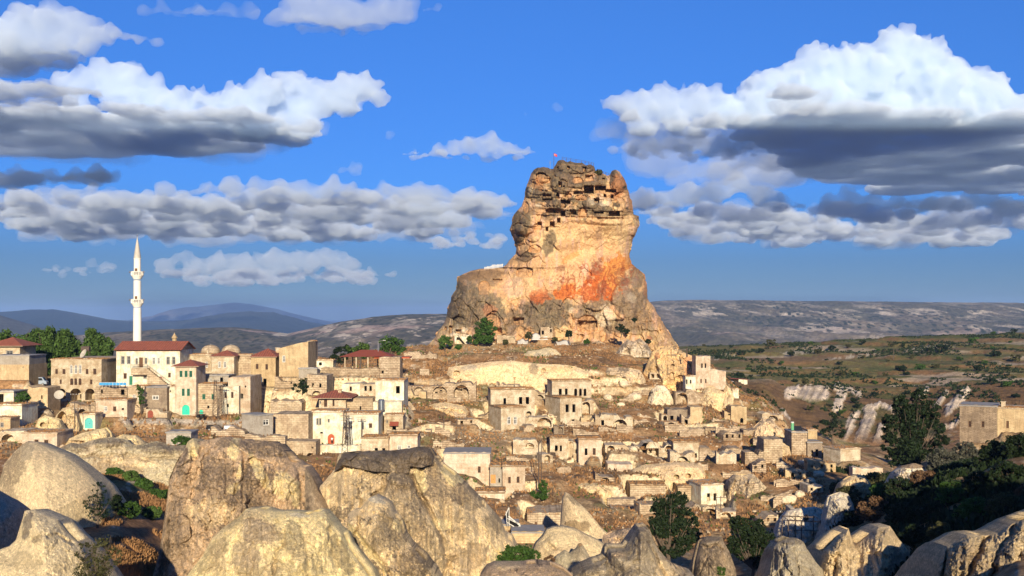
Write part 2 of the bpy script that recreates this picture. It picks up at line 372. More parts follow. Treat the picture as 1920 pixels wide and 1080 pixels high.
def ground_at(x, y):
    u = x / y; j = np.clip(int(round((u - U[0]) / .0014)), 0, len(U) - 1); i = np.clip(int(np.searchsorted(YR, y)), 0, len(YR) - 1)
    return float(ZZ[i, j])

# ------------------------------------------------------------------ far hills, mesa, mountains
def far_range(name, top, bot, Yt, Yb, rows, cols, relief, sc, colfn, mat, seed):
    tx = np.array(top, float); bx = np.array(bot, float)
    px = np.linspace(tx[0, 0], tx[-1, 0], cols)[None, :]; t = np.linspace(0, 1, rows)[:, None]
    T = np.interp(px, tx[:, 0], tx[:, 1]); B = np.interp(px, bx[:, 0], bx[:, 1])
    T = T + .8 * fbm(px, px * 0, sc=26, o=4, s=seed)
    Y = Yt + (Yb - Yt) * t + px * 0; py = T + (B - T) * t ** 1.0
    X = (px - 960) / F * Y; Z = (HOR - py) / F * Y
    env = smooth(0, .12, t) 
    r = fbm(X + .35 * Y, Y * .45, sc=sc, o=6, s=seed + 1, g=.55, ridged=True)
    Z2 = Z + relief * r * env
    XYZ = np.stack([X + 0 * Z, Y + 0 * Z, Z2], -1)
    back = XYZ[:1].copy(); back[..., 1] += (Yt - Yb) * .7; back[..., 0] *= back[..., 1] / XYZ[:1, :, 1]; back[..., 2] -= relief * 2 + abs(Yt) * .02
    col = colfn(X + 0 * Z, Y + 0 * Z, Z2, px + 0 * Z, py + 0 * Z, r)
    return tag(grid_mesh(name, np.concatenate([back, XYZ]), np.concatenate([col[:1], col]), mat), kind='structure')
far_m = rock_mat('far_slope', .012, .05, 3, .3)
def mesa_col(X, Y, Z, px, py, r):
    c = np.empty(X.shape + (3,)); c[:] = C3(.095, .088, .062)
    n = fbm(X * 1.6, Y * .4, Z * 3, sc=300, o=6, s=61, g=.62); n2 = fbm(X * 1.5 + Y * .25, Y * .30, Z * 5, sc=120, o=6, s=62, g=.62)
    c = mixv(c, C3(.18, .145, .10), smooth(-.1, .35, n))
    pale = smooth(.05, .24, n2 + .10 * r) * smooth(-.2, .2, fbm(X, Y * .4, sc=500, o=4, s=64))
    band = np.exp(-((py - (628 - .004 * (px - 1250))) / 9) ** 2) * 1.0 + np.exp(-((py - 592) / 7) ** 2) * .8
    c = mixv(c, C3(.46, .39, .30), pale * np.clip(band + .35, 0, 1))
    c = mixv(c, C3(.40, .29, .23), smooth(.2, .4, fbm(X, Y, Z, sc=240, o=5, s=65)) * np.exp(-((py - 634) / 7) ** 2))
    c = mixv(c, C3(.30, .27, .23), smooth(.25, .5, fbm(X, Z * 20, sc=500, o=4, s=67)) * np.exp(-((py - 572) / 3) ** 2))
    tr = worley(X / 30, Y / 95, 63)[0]; dens = smooth(-.1, .3, fbm(X, Y * .3, sc=260, o=4, s=66))
    c = mixv(c, C3(.035, .042, .026), smooth(.30, .2, tr) * np.clip(dens + .25, 0, 1))
    return c
def hill_col(X, Y, Z, px, py, r):
    c = mesa_col(X, Y, Z, px, py + 12, r)
    n = fbm(X * 1.6, Y * .3, Z * 6, sc=80, o=6, s=71, g=.62); c = mixv(c, C3(.55, .46, .35), smooth(.12, .36, n) * smooth(545, 640, px) * smooth(590, 606, py) * .9)
    c = mixv(c, C3(.50, .43, .33), smooth(1.1, .7, blob(px, py, 530, 626, 22, 5, -15) + .3 * n)); c = mixv(c, C3(.5, .43, .33), smooth(1.1, .7, blob(px, py, 482, 630, 14, 3) + .3 * n))
    return c
def land_far():
    far_range('mesa', [(1140,575),(1215,567),(1240,564),(1300,562),(1400,563),(1500,564),(1700,566),(1920,568),(2300,569)], [(1140,690),(2300,690)],
              6500, 3000, 260, 900, 42, 300, mesa_col, far_m, 60)
    far_range('hills', [(-260,640),(150,628),(200,623),(300,618),(400,614),(440,613),(500,620),(540,626),(600,612),(640,603),(700,594),(760,589),(830,588),(900,590),(1000,600),(1240,640)], [(-260,700),(1240,700)],
              4200, 1500, 220, 800, 22, 300, hill_col, far_m, 70)
    def dark(a, b):
        def f(X, Y, Z, px, py, r):
            c = np.empty(X.shape + (3,)); c[:] = C3(*a); return mixv(c, C3(*b), smooth(.1, .4, fbm(X, Y * .7, sc=1600, o=5, s=81)))
        return f
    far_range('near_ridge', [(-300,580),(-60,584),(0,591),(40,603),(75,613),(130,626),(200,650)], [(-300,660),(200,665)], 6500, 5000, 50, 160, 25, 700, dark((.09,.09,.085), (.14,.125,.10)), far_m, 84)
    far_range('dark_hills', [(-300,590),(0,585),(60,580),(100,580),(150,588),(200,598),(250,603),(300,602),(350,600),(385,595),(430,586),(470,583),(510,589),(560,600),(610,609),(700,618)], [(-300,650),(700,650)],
              13000, 9000, 90, 400, 90, 1400, dark((.012,.02,.03), (.03,.035,.04)), far_m, 86)  # shade of the clouds is put into this blue black colour
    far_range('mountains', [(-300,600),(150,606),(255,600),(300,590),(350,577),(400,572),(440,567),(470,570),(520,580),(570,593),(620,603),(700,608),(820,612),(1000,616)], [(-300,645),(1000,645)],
              24000, 19000, 60, 300, 160, 2400, dark((.10,.12,.16), (.16,.15,.16)), far_m, 88)  # distance haze is also put into this pale bluish colour
    # the plain below it all, dark bluish to keep brown bounce off the clouds
    mb = MB(); z = -330
    mb.quad((-40000, -3000, z), (40000, -3000, z), (40000, 60000, z), (-40000, 60000, z))
    tag(mb.build('plain', flat_mat('plain_low_bounce', (.055, .06, .065), scale=.002)), kind='structure')
# ------------------------------------------------------------------ rock masses
def relief(name, label, cat, px, py, Yc, prof, feat, col, mat, depth_back, kind=None, parent=None, wrap_top=True):
    """px, py: where the rock's surface is seen; Yc: distance of its mid plane; prof>=0: how far it swells towards the viewer"""
    Y = Yc - prof + feat
    X = (px - 960) / F * Y; Z = (HOR - py) / F * Y
    front = np.stack([X, Y, Z], -1)
    # the hidden side closes the body behind the mid plane
    nb = 7; Rr, K = px.shape; cols = []
    yc = Yc if hasattr(Yc, 'shape') else np.full(px.shape, float(Yc))
    L = front[:, :1]; R_ = front[:, -1:]
    backs = []
    for i in range(1, nb):
        t = i / nb; b = L * t + R_ * (1 - t); b = b.copy(); b[..., 1] += depth_back * math.sin(math.pi * t) ** .6 * smooth(0, .15, np.linspace(0, 1, Rr))[:, None]
        backs.append(b)
    XYZ = np.concatenate([front] + backs, 1)
    c = np.concatenate([col] + [np.repeat(col[:, -1:], nb - 1, 1)], 1)
    o = grid_mesh(name, XYZ, c, mat, parent, wrap=True)
    if kind: tag(o, kind=kind)
    else: tag(o, label, cat)
    return o
def interp(x, pts):
    a = np.array(pts, float); return np.interp(x, a[:, 0], a[:, 1])

# ---- the great rock
castle_L = [(298,1050),(303,1047),(310,1043),(314,1037),(315,1010),(318,1003),(324,997),(340,991),(353,985),(371,985),(387,977),(402,964),(414,960),(432,955),(443,962),(458,966),(477,967),(488,955),(501,944),(504,900),(508,884),(519,858),(542,856),(555,847),(577,840),(602,834),(620,821),(638,812),(652,800),(700,780)]
castle_R = [(298,1064),(301,1085),(305,1105),(309,1116),(316,1118),(320,1122),(321.5,1162),(326,1167),(335,1171),(353,1175),(366,1180),(378,1184),(402,1188),(405,1197),(421,1199),(440,1193),(454,1185),(476,1181),(494,1183),(504,1195),(515,1208),(537,1213),(559,1215),(577,1228),(598,1239),(624,1255),(645,1269),(665,1278),(700,1300)]
def castle():
    rows = np.concatenate([np.arange(298, 313, 1.0), np.arange(313, 324, .3), np.arange(324, 497, 1.0), np.arange(497, 521, .25), np.arange(521, 702, 1.0)]); n = 520
    L = np.interp(rows, *zip(*castle_L)); R = np.interp(rows, *zip(*castle_R))
    L = L + 3.2 * fbm(rows, rows * 0, sc=12, o=4, s=2, g=.6); R = R + 3.2 * fbm(rows, rows * 0 + 50, sc=12, o=4, s=3, g=.6)
    lo_ = rows < 345; L = np.where(lo_, np.minimum(L, 990), L); R = np.where(lo_, np.maximum(R, 1174), R)
    s = np.linspace(0, 1, n)[None, :]; px = L[:, None] + (R - L)[:, None] * s; py = rows[:, None] + 0 * px
    TOP = [(989,345),(992,336),(996,325),(1001,318),(1007,315),(1017,313),(1026,314),(1032,317),(1037,317),(1041,311),(1045,303),(1050,300),(1056,299),(1062,303),(1070,302),(1078,305),(1090,305),(1098,309),(1107,308),(1114,312),(1117,320),(1123,323),(1131,325),(1138,329),(1143,328),(1147,321),(1152,318),(1157,319),(1162,322),(1166,329),(1171,336),(1175,345)]
    T_ = np.interp(px, *zip(*TOP)) + 1.4 * fbm(px, px * 0, sc=7, o=3, s=4, g=.6); py = np.where(py < 345, np.maximum(py, T_), py)
    out = [(x, y) for y, x in castle_L[::-1] if y > 350] + TOP + [(x, y) for y, x in castle_R if y > 350]
    d = seg_dist(px, py, out)
    # the notch between the summit and the right horn
    notch = smooth(18, 0, np.abs(px - 1132)) * smooth(332, 312, py)
    D = interp(py, [(298, 16), (400, 22), (470, 22), (560, 28), (640, 33), (700, 38)])
    dr = interp(py, [(298, 60), (400, 85), (500, 95), (600, 120), (700, 140)])
    t = np.clip(d / dr, 0, 1); prof = D * np.sqrt(1 - (1 - t) ** 2)
    wob = fbm(px, py, sc=42, o=4, s=5) * 3.0
    up = smooth(430, 395, py + 8 * fbm(px, py, sc=30, s=6))          # the honeycombed head
    low = smooth(540, 585, py + .12 * (1000 - px) * smooth(1000, 860, px))
    leftf = smooth(1015, 965, px - .25 * (py - 430)) * smooth(380, 400, py) * smooth(520, 490, py)
    rightf = smooth(1180, 1215, px - .15 * (py - 500))
    # blocks with dark joints
    wx = px + 5 * fbm(px, py, sc=18, s=7); wy = py + 5 * fbm(px, py, sc=18, s=8)
    f1, f2, cid = worley(wx / 26, wy / 22, 9); g1, gs, gid = facet(wx / 12, wy / 10, 12); b1, bs, bid = facet(wx / 30 + 4, wy / 24, 13); e1, es, eid = facet(wx / 5, wy / 5, 19)
    blocky = np.clip(up * .75 + leftf + .18 * low + .4 * rightf, 0, 1)
    feat = -wob - (1.3 * (1 - f1) + 1.3 * (cid - .5) + 1.3 * b1) * blocky - .8 * g1 * np.clip(leftf + .6 * up + .3 * low + .6 * rightf, 0, 1) - .25 * e1
    feat -= 1.0 * b1 * smooth(420, 440, py) * .8
    crack = smooth(.10, .0, f2 - f1) * blocky; feat += crack * 1.6
    mid_ = smooth(415, 435, py) * smooth(545, 520, py) * smooth(985, 1020, px); feat -= fbm(px, py, sc=9, o=5, s=14) * (.55 + .6 * low) * (1 - .55 * mid_) 
    feat -= low * (fbm(px * 1.6 + py * .3, py * .45, sc=22, o=5, s=15, ridged=True) * 2.2 + 1.0 * b1 + .6 * g1 - 1.0 * bs)
    feat -= rightf * fbm(px * 1.3 - py * .5, py * .35, sc=16, o=4, s=16, ridged=True) * 2.6
    # large smooth scoop of the middle wall with its overhanging brow
    feat += 3.2 * smooth(1.0, .3, blob(px, py, 1110, 470, 78, 52, -12)); feat -= 1.8 * smooth(1.1, .5, blob(px, py, 1135, 413, 66, 10, 2))
    feat -= 2.6 * np.sqrt(np.clip(1 - blob(px, py, 1010, 520, 46, 60, 25) ** 2, 0, 1)) 
    B = lambda cx, cy, rx, ry, h, rot=0: h * np.sqrt(np.clip(1 - blob(px, py, cx, cy, rx, ry, rot) ** 2, 0, 1))
    for a in ((1054,342,23,21,6), (1012,330,22,15,4.5), (1080,312,38,14,4), (1160,338,17,24,5,10), (1100,346,26,7,4,-8), (1044,383,20,9,3), (1107,382,16,10,3,10),
              (985,420,20,24,3,20), (975,440,10,14,3,20), (1000,446,12,8,2.5), (997,467,14,9,2.5), (1006,354,18,12,2), (1150,385,30,14,2), (1170,380,14,26,2.5),
              (880,560,38,50,4,20), (1015,590,50,34,3.5), (1180,560,34,40,5,15), (1115,560,26,24,2.5), (1225,620,26,50,4,-20), (1248,650,20,30,3,-25), (950,600,20,30,2.5)):
        feat -= B(*a)
    # caves, doors, niches (pixel boxes; depth in metres)
    cav = np.zeros(px.shape); hole = np.zeros(px.shape)
    z2 = lambda a, b, c, d, dep, arch=0: (950 + a / 5.4, 280 + b / 5.4, 950 + c / 5.4, 280 + d / 5.4, dep, arch)
    z3 = lambda a, b, c, d, dep, arch=0: (810 + a / 3.918, 450 + b / 3.918, 810 + c / 3.918, 450 + d / 3.918, dep, arch)
    jit = .45 * fbm(px, py, sc=3.2, o=2, s=22)
    for (x0, y0, x1, y1, dep, arch) in (z2(300,232,398,280,5,1), z2(385,262,412,295,4), z2(526,326,557,380,6), z2(613,170,638,200,5), z2(770,178,804,226,5), z2(798,262,872,290,4), z2(968,292,994,312,4),
        z2(785,368,880,446,11), z2(895,370,1002,414,11), z2(895,412,1000,440,4), z2(678,425,792,452,6), z2(1000,406,1108,434,6), z2(983,456,1006,482,5), z2(1056,460,1079,498,5),
        z2(888,494,934,538,6), z2(366,452,452,482,5), z2(363,503,456,517,4), z2(500,440,530,496,5,1), z2(550,513,594,592,8), z2(590,518,642,550,7), z2(551,626,590,676,8), z2(653,608,702,658,5,1),
        z2(396,598,494,644,5,1), z2(1036,625,1142,676,8), z2(888,632,978,650,5), z2(513,698,542,742,6), z2(440,736,482,786,6), z2(398,788,418,828,5), z2(313,736,354,782,5), z2(590,450,620,490,3,1), z2(920,688,1180,704,1.6), z2(640,610,652,680,3), z2(495,600,545,660,3,1),
        z2(484,266,498,282,3), z2(572,366,586,384,3), z2(510,180,524,198,3), z3(625,205,738,222,2.5,1), z3(452,648,512,684,6), z3(400,540,470,570,3,1), z3(600,572,674,612,4.5), z3(1075,594,1212,640,7,0), z3(1110,640,1200,660,2), z3(128,630,148,684,5), z3(96,640,108,660,4), z3(176,660,212,688,5),
        z3(448,288,516,298,3), z3(795,655,822,680,3), z3(868,645,884,690,3), z3(345,372,415,402,2), z3(1650,808,1790,814,2), z3(1570,575,1582,660,1.5)):
        cx, cy, hw, hh = (x0 + x1) / 2, (y0 + y1) / 2, (x1 - x0) / 2 + .3, (y1 - y0) / 2 + .3
        dx = np.abs(px - cx) - hw; dy = np.abs(py - cy) - hh
        if arch: dy = dy + np.clip((px - cx) / hw, -1, 1) ** 2 * hh * .8 * (py < cy)
        m = smooth(.5, -.5, np.maximum(dx, dy) + jit); cav = np.maximum(cav, m * dep); hole = np.maximum(hole, m)
    feat += cav
    nic = np.zeros(px.shape)
    for a in ((z2(720,588,812,694,0)), (z2(690,458,815,520,0)), (z2(595,442,658,492,0)), (z2(300,250,440,350,0)), (z2(665,280,770,345,0)), (z2(800,270,880,325,0)), z2(170,530,225,640,0), z2(265,755,350,820,0),
              z3(620,200,740,275,0), z3(342,300,422,382,0), z3(395,545,505,690,0), z3(1062,552,1218,680,0), z3(600,575,672,625,0), z3(710,35,800,95,0)):
        cx, cy, hw, hh = (a[0] + a[2]) / 2, (a[1] + a[3]) / 2, (a[2] - a[0]) / 2, (a[3] - a[1]) / 2
        e = ((px - cx) / hw) ** 2 + np.where(py < cy, ((py - cy) / hh) ** 2, ((py - cy) / hh) ** 6)
        nic = np.maximum(nic, smooth(1.15, .85, e + .1 * fbm(px, py, sc=6, s=23)))
    feat += nic * 1.9 * (1 - hole)
    ledge = lambda y, a, b, h: h * smooth(2.2, 0, np.abs(py - y - .04 * (px - 1070) - 2 * fbm(px, px * 0, sc=14, s=24))) * smooth(a, a + 8, px) * smooth(b, b - 8, px)
    for a in ((371, 985, 1160, -1.4), (392, 1010, 1185, -1.5), (404, 1000, 1190, -1.8), (357, 1000, 1165, -1.0), (426, 970, 1050, -1.2), (335, 1000, 1140, -.7)): feat += ledge(*a)
    # colours of the stone itself
    n1 = fbm(px, py, sc=26, o=5, s=31); n2 = fbm(px, py, sc=8, o=5, s=32); n3 = fbm(px * 2, py * .5, sc=12, o=4, s=33); n4 = fbm(px, py, sc=3, o=3, s=34)
    tan = C3(.53, .325, .162); gold = C3(.58, .405, .21); pink = C3(.56, .36, .25); grey = C3(.092, .075, .052); dkg = C3(.05, .04, .03)
    red = C3(.46, .115, .028); ora = C3(.56, .23, .06); brown = C3(.22, .10, .055); cream = C3(.62, .52, .37)
    c = np.empty(px.shape + (3,)); c[:] = tan
    c = mixv(c, gold, smooth(-.1, .3, n1)); c = mixv(c, pink, smooth(.1, .4, n3) * .7); c = mixv(c, C3(.40, .22, .12), smooth(.12, .4, n2) * .35)
    gm = smooth(-.12, .10, n1 + .5 * n2 + .9 * (cid - .62)) * up
    gm = np.maximum(gm, smooth(340, 318, py + 14 * n2) * .95 * smooth(1.25, .9, blob(px, py, 1070, 315, 70, 26) + .1 * n2))
    for (cx, cy, rx, ry, rot, st_) in ((1054,341,23,20,0,1), (1012,322,20,8,0,.95), (1075,312,42,14,4,1), (1152,335,10,18,0,1), (1125,338,14,14,0,.9), (1095,347,28,6,-10,1), (1046,383,22,9,-8,1), (1108,384,12,10,0,1),
        (977,420,19,26,15,1), (975,447,9,13,20,1), (990,398,14,8,0,.7), (1010,362,10,9,0,.9), (1030,455,13,24,15,.9), (988,480,20,10,-20,.85), (1015,345,22,5,0,.7), (1175,398,14,6,0,.6),
        (872,570,42,48,15,1), (905,590,44,42,0,.95), (850,610,20,30,0,.6), (1018,590,52,34,0,1), (1040,570,35,22,10,.9), (960,606,14,28,10,.8), (1178,566,34,30,0,.85), (1195,600,30,30,0,.7), (1130,565,22,20,0,.75), (1105,590,30,24,0,.8),
        (1165,530,18,18,0,.75), (1190,520,16,24,0,.75), (1215,600,8,40,-15,.6), (900,525,46,14,0,.6), (1160,612,40,16,0,.8)):
        gm = np.maximum(gm, smooth(1.12, .78, blob(px, py, cx, cy, rx, ry, rot) + .45 * n2) * st_)
    c = mixv(c, mixv(np.broadcast_to(grey, c.shape), C3(.125, .105, .075), smooth(500, 540, py)), np.clip(gm, 0, 1) * (.82 + .2 * n4)); c = mixv(c, dkg, smooth(.15, .45, n2 + .3 * n4) * gm * .5)
    for (cx, cy, rx, ry, rot, q, st_) in ((1145,507,36,24,-25,ora,.9), (1130,530,30,32,-10,red,.95), (1148,512,22,34,10,ora,.9), (1105,548,20,18,0,red,.9), (1120,500,12,14,0,brown,.75), (1062,547,28,15,-12,ora,.85), (1062,548,22,13,-10,red,.8), (1130,540,10,18,15,brown,.7),
        (1005,561,15,12,-10,brown,.85), (1010,556,20,14,-10,red,.6), (1175,492,18,14,-30,ora,.6), (1165,520,14,18,0,brown,.55), (1090,478,34,10,-18,gold,.8), (1068,482,20,6,-30,ora,.6), (1050,505,9,7,-10,brown,.7), (960,538,22,18,0,pink,.5), (918,580,14,12,0,C3(.36,.17,.09),.7),
        (1160,350,14,26,10,C3(.38,.17,.075),.8), (1185,372,8,30,8,C3(.36,.18,.09),.7), (1010,345,10,14,0,C3(.5,.22,.09),.6), (1213,520,6,40,0,C3(.42,.2,.1),.6), (1115,440,34,8,5,C3(.42,.25,.13),.5), (1150,430,30,30,0,gold,.5), (979,645,4,6,0,cream,.8), (1215,640,6,10,20,C3(.35,.13,.07),.7),
        (1072,583,6,6,0,cream,.6), (1135,595,18,24,20,cream,.6), (1185,558,8,10,0,cream,.3), (860,625,18,14,0,cream,.7), (868,640,10,10,0,cream,.6), (1010,385,6,4,0,cream,.8), (1125,376,22,10,0,cream,.45), (995,357,7,8,0,cream,.6)):
        fl = .55 * n2 + .28 * fbm(px * .7 + py * .4, py - .3 * px, sc=7, o=4, s=36)
        c = mixv(c, q, smooth(1.08, .74, blob(px, py, cx, cy, rx, ry, rot) + fl * 1.15 + .2 * n4) * st_)
    orz = smooth(1.2, .6, blob(px, py, 1110, 525, 95, 42, -10)); sw = fbm(px + 14 * n1, py * .6 + 10 * n2, sc=6, o=4, s=37, ridged=True)
    c = mixv(c, C3(.26, .06, .025), smooth(.30, .62, sw) * orz * .75); c = mixv(c, C3(.66, .38, .16), smooth(-.2, -.5, sw) * orz * .6)
    drip = fbm(px * 1.4, py * .16, sc=8, o=4, s=38); c = mixv(c, C3(.36, .22, .13), smooth(.18, .42, drip) * smooth(405, 425, py) * smooth(470, 440, py) * smooth(1060, 1080, px) * .7)
    grass = smooth(1.1, .7, blob(px, py, 905, 515, 46, 9, -6) + .4 * n2) + smooth(.9, .5, blob(px, py, 1010, 390, 18, 4) + .3 * n2) * .8 + smooth(1, .6, blob(px, py, 1012, 350, 24, 4) + .3 * n2) * .7
    c = mixv(c, C3(.24, .15, .08), np.clip(grass, 0, 1) * .9)
    c = mixv(c, C3(.33, .20, .11), crack * .5)
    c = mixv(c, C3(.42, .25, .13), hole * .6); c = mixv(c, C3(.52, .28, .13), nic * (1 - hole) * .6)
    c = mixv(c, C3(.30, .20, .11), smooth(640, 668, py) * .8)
    c = c * (1 + .14 * n4 + .10 * n2)[..., None]
    m = rock_mat('castle_stone', .5, 2.2, .35, .22)
    # the notch is cut by pushing the surface back where the sky shows between summit and horn
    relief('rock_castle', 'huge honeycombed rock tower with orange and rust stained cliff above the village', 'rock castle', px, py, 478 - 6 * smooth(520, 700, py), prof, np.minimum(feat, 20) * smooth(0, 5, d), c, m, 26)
# ------------------------------------------------------------------ foreground pinnacles and outcrops
CREAM = C3(.86, .66, .385); YEL = C3(.90, .73, .385); TANR = C3(.56, .40, .25); LICH = C3(.185, .142, .10); DARKR = C3(.095, .075, .055); WHITE = C3(.70, .62, .46)
def mound(label, top, bottom, Yc, D, dr, base=CREAM, lichen=.5, rough=1.0, bumps=(), grooves=(), patches=(), n=(260, 200), mat=None, cat='rock pinnacle', name='rock_pinnacle', lean=.0, cone=.75, seed=0, back=1.0, caves=(), kind=None, streak=0.0, sharp=0.0, jag=1.0):
    K, Rr = n; top = np.array(top, float); bmax = max(q[1] for q in bottom) if isinstance(bottom, list) else bottom
    px = np.linspace(top[0, 0], top[-1, 0], K)[None, :]; sc = Yc / 100.0
    H = np.interp(px, top[:, 0], top[:, 1]); 
    H = H + jag * (fbm(px, px * 0 + seed, sc=22 / sc ** .5, o=4, s=seed) * 2.2 / sc ** .3 * rough)
    t = np.linspace(0, 1, Rr)[:, None] ** 1.15
    if isinstance(bottom, list): bottom = np.interp(px, *zip(*bottom))
    py = H + (np.maximum(bottom, H + 1) - H) * t; pxx = px + 0 * py
    d = seg_dist(pxx, py, [tuple(q) for q in top]); tt = np.clip(d / dr, 0, 1)
    ext = np.clip((bottom - H) / max(1, bmax - top[:, 1].min()), 0, 1)
    prof = D * ((1 - cone) * np.sqrt(1 - (1 - tt) ** 2) + cone * tt ** .85) + lean * (py - H)
    m = Yc / F                               # metres per pixel here
    wx = pxx + 6 * fbm(pxx, py, sc=30, s=seed + 1); wy = py + 6 * fbm(pxx, py, sc=30, s=seed + 2)
    n1 = fbm(wx, wy, sc=70, o=5, s=seed + 3); n2 = fbm(wx, wy, sc=16, o=5, s=seed + 4, g=.55); n3 = fbm(pxx, py, sc=3.2, o=3, s=seed + 5); rg = fbm(wx * .9 + wy * .3, wy * .6, sc=40, o=5, s=seed + 6, ridged=True)
    f1, f2, cid = worley(wx / 48, wy / 55, seed + 7); k1, ks, kid = facet(wx / 30, wy / 36, seed + 8); l1, ls, lid = facet(wx / 10, wy / 12, seed + 18)
    e = smooth(0, 10, d)
    feat = -m * rough * (16 * n1 + 5.5 * n2 + 1.1 * n3 + 6 * rg + 2.0 * l1 + sharp * (9 * (1 - f1) + 9 * k1 + 3.2 * l1 - 4 * ks))
    fl = fbm(pxx * 1.5, py * .18, sc=16, o=4, s=seed + 9)
    feat += -m * (streak * 5 + 1.5) * fl; pit = fbm(pxx, py, sc=7, o=4, s=seed + 15, ridged=True, g=.6); feat += -m * rough * (1.6 * pit + 1.3 * n3)
    w1, w2, wid = worley(wx / 9, wy / 8, seed + 30); pk = smooth(.26, .14, w1) * (wid > .55) * smooth(.0, .3, n1 + n2 + .2); v1, v2, vid = worley(wx / 34, wy / 60, seed + 31); ck = smooth(.035, .0, v2 - v1) * smooth(-.15, .15, n1)
    feat += m * rough * (2.2 * pk + 4.0 * ck)
    B = lambda cx, cy, rx, ry, h, rot=0: h * .6 * np.clip(1 - blob(pxx + 9 * n2 + 5 * n1, py + 9 * n2, cx, cy, rx, ry, rot) ** 2, 0, 1)
    for q in bumps: feat -= B(*q)
    gr = np.zeros(py.shape)
    for pts, wd, dep in grooves:
        g = smooth(wd * 1.5, 0, seg_dist(pxx + 9 * n2, py + 9 * n2, pts)) * (.6 + .8 * smooth(-.2, .3, n1)); feat += dep * .6 * g; gr = np.maximum(gr, g)
    c = np.empty(py.shape + (3,)); c[:] = base
    c = mixv(c, TANR, smooth(.05, .5, n1) * .45); c = mixv(c, base * 1.07, smooth(.1, .4, fl) * .5)
    lm = smooth(.74 - .8 * lichen, .86 - .8 * lichen, .55 * n1 + .6 * n2 + .4 * n3 + .35) * (1 if lichen > 0 else 0)
    for (cx, cy, rx, ry, rot, q, st) in patches:
        mk = smooth(1.06, .88, blob(pxx, py, cx, cy, rx, ry, rot) + .55 * n2 + .22 * n3 + .12 * fbm(pxx, py, sc=7, o=4, s=seed + 21)) * st
        if isinstance(q, str):
            lm = np.maximum(lm, mk) if q == '+' else lm * (1 - mk)
        else: c = mixv(c, q, mk); lm = lm * (1 - mk)
    c = mixv(c, mixv(np.broadcast_to(LICH, c.shape), DARKR, smooth(.1, .4, n2 - .3 * n3)), lm * (.70 + .35 * n3))
    spk = fbm(pxx, py, sc=2.6, o=2, s=seed + 12); c = mixv(c, base * .95, smooth(.32, .55, spk) * lm * .75)   # pale pumice grains
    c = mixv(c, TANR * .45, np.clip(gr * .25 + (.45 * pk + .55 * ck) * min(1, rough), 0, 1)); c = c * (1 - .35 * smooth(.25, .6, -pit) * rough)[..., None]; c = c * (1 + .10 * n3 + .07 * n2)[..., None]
    for (x0, y0, x1, y1, dep) in caves:
        cx, cy, hw, hh = (x0 + x1) / 2, (y0 + y1) / 2, (x1 - x0) / 2, (y1 - y0) / 2
        q = ((pxx - cx) / hw) ** 2 + np.where(py < cy, ((py - cy) / hh) ** 2, ((py - cy) / hh) ** 6); k = smooth(1.25, .8, q + .12 * n2)
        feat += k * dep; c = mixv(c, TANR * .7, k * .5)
    Y = Yc - prof + feat * e
    X = (pxx - 960) / F * Y; Z = (HOR - py) / F * Y
    front = np.stack([X, Y, Z], -1)
    bt = np.array([1.0, .75, .5, .3, .15, .05])[:, None]; hb = (bottom - H) * m
    Yb = Yc + back * D * np.sqrt(bt) + 0 * px; Zb = (HOR - H) / F * Yc - hb * bt ** 1.2; Xb = (px - 960) / F * Yc + 0 * Yb
    bk = np.stack([Xb, Yb, Zb + 0 * Yb], -1)
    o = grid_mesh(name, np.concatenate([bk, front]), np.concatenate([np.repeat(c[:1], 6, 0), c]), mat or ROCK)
    if kind: tag(o, kind=kind)
    else: tag(o, label, cat)
    return o
ROCK = rock_mat('tuff_rock', 1.6, 9.0, .26, .28, 3.2)
ROCKF = rock_mat('village_rock', .5, 2.6, .22, .32)
def off_frame():
    # unseen ridges added either side of the viewer, shaped to throw shade into view
    m = rock_mat_('slope_rock')
    x = np.linspace(40, 150, 70)[None, :]; y = np.linspace(8, 60, 40)[:, None]
    top = 4.5 + 7.0 * fbm(x, x * 0, sc=16, o=4, s=401) + 4 * smooth(60, 110, x); z = -34 + (top + 34) * smooth(0, 1, 1 - np.abs((y - 34) / 27)) * smooth(38, 50, x) + 1.2 * fbm(x + 0 * y, y + 0 * x, sc=6, o=4, s=402)
    XYZ = np.stack([x + 0 * y, y + 0 * x, z], -1); c = np.empty(XYZ.shape); c[:] = TANR * .8; tag(grid_mesh('shade_ridge', XYZ, c, m), kind='structure')
    x = np.linspace(-90, -41, 50)[None, :]; y = np.linspace(45, 95, 40)[:, None]
    top = -6 + 3 * fbm(x, x * 0, sc=9, o=4, s=403); z = -34 + (top + 34) * smooth(0, 1, 1 - np.abs((y - 70) / 25)) * smooth(-40, -47, x) + fbm(x + 0 * y, y + 0 * x, sc=5, o=4, s=404)
    XYZ = np.stack([x + 0 * y, y + 0 * x, z], -1); c = np.empty(XYZ.shape); c[:] = TANR * .9; tag(grid_mesh('shade_ridge', XYZ, c, m), kind='structure')
def rock_mat_(n): return rock_mat(n, 1.6, 9.0, .16, .34, 0)
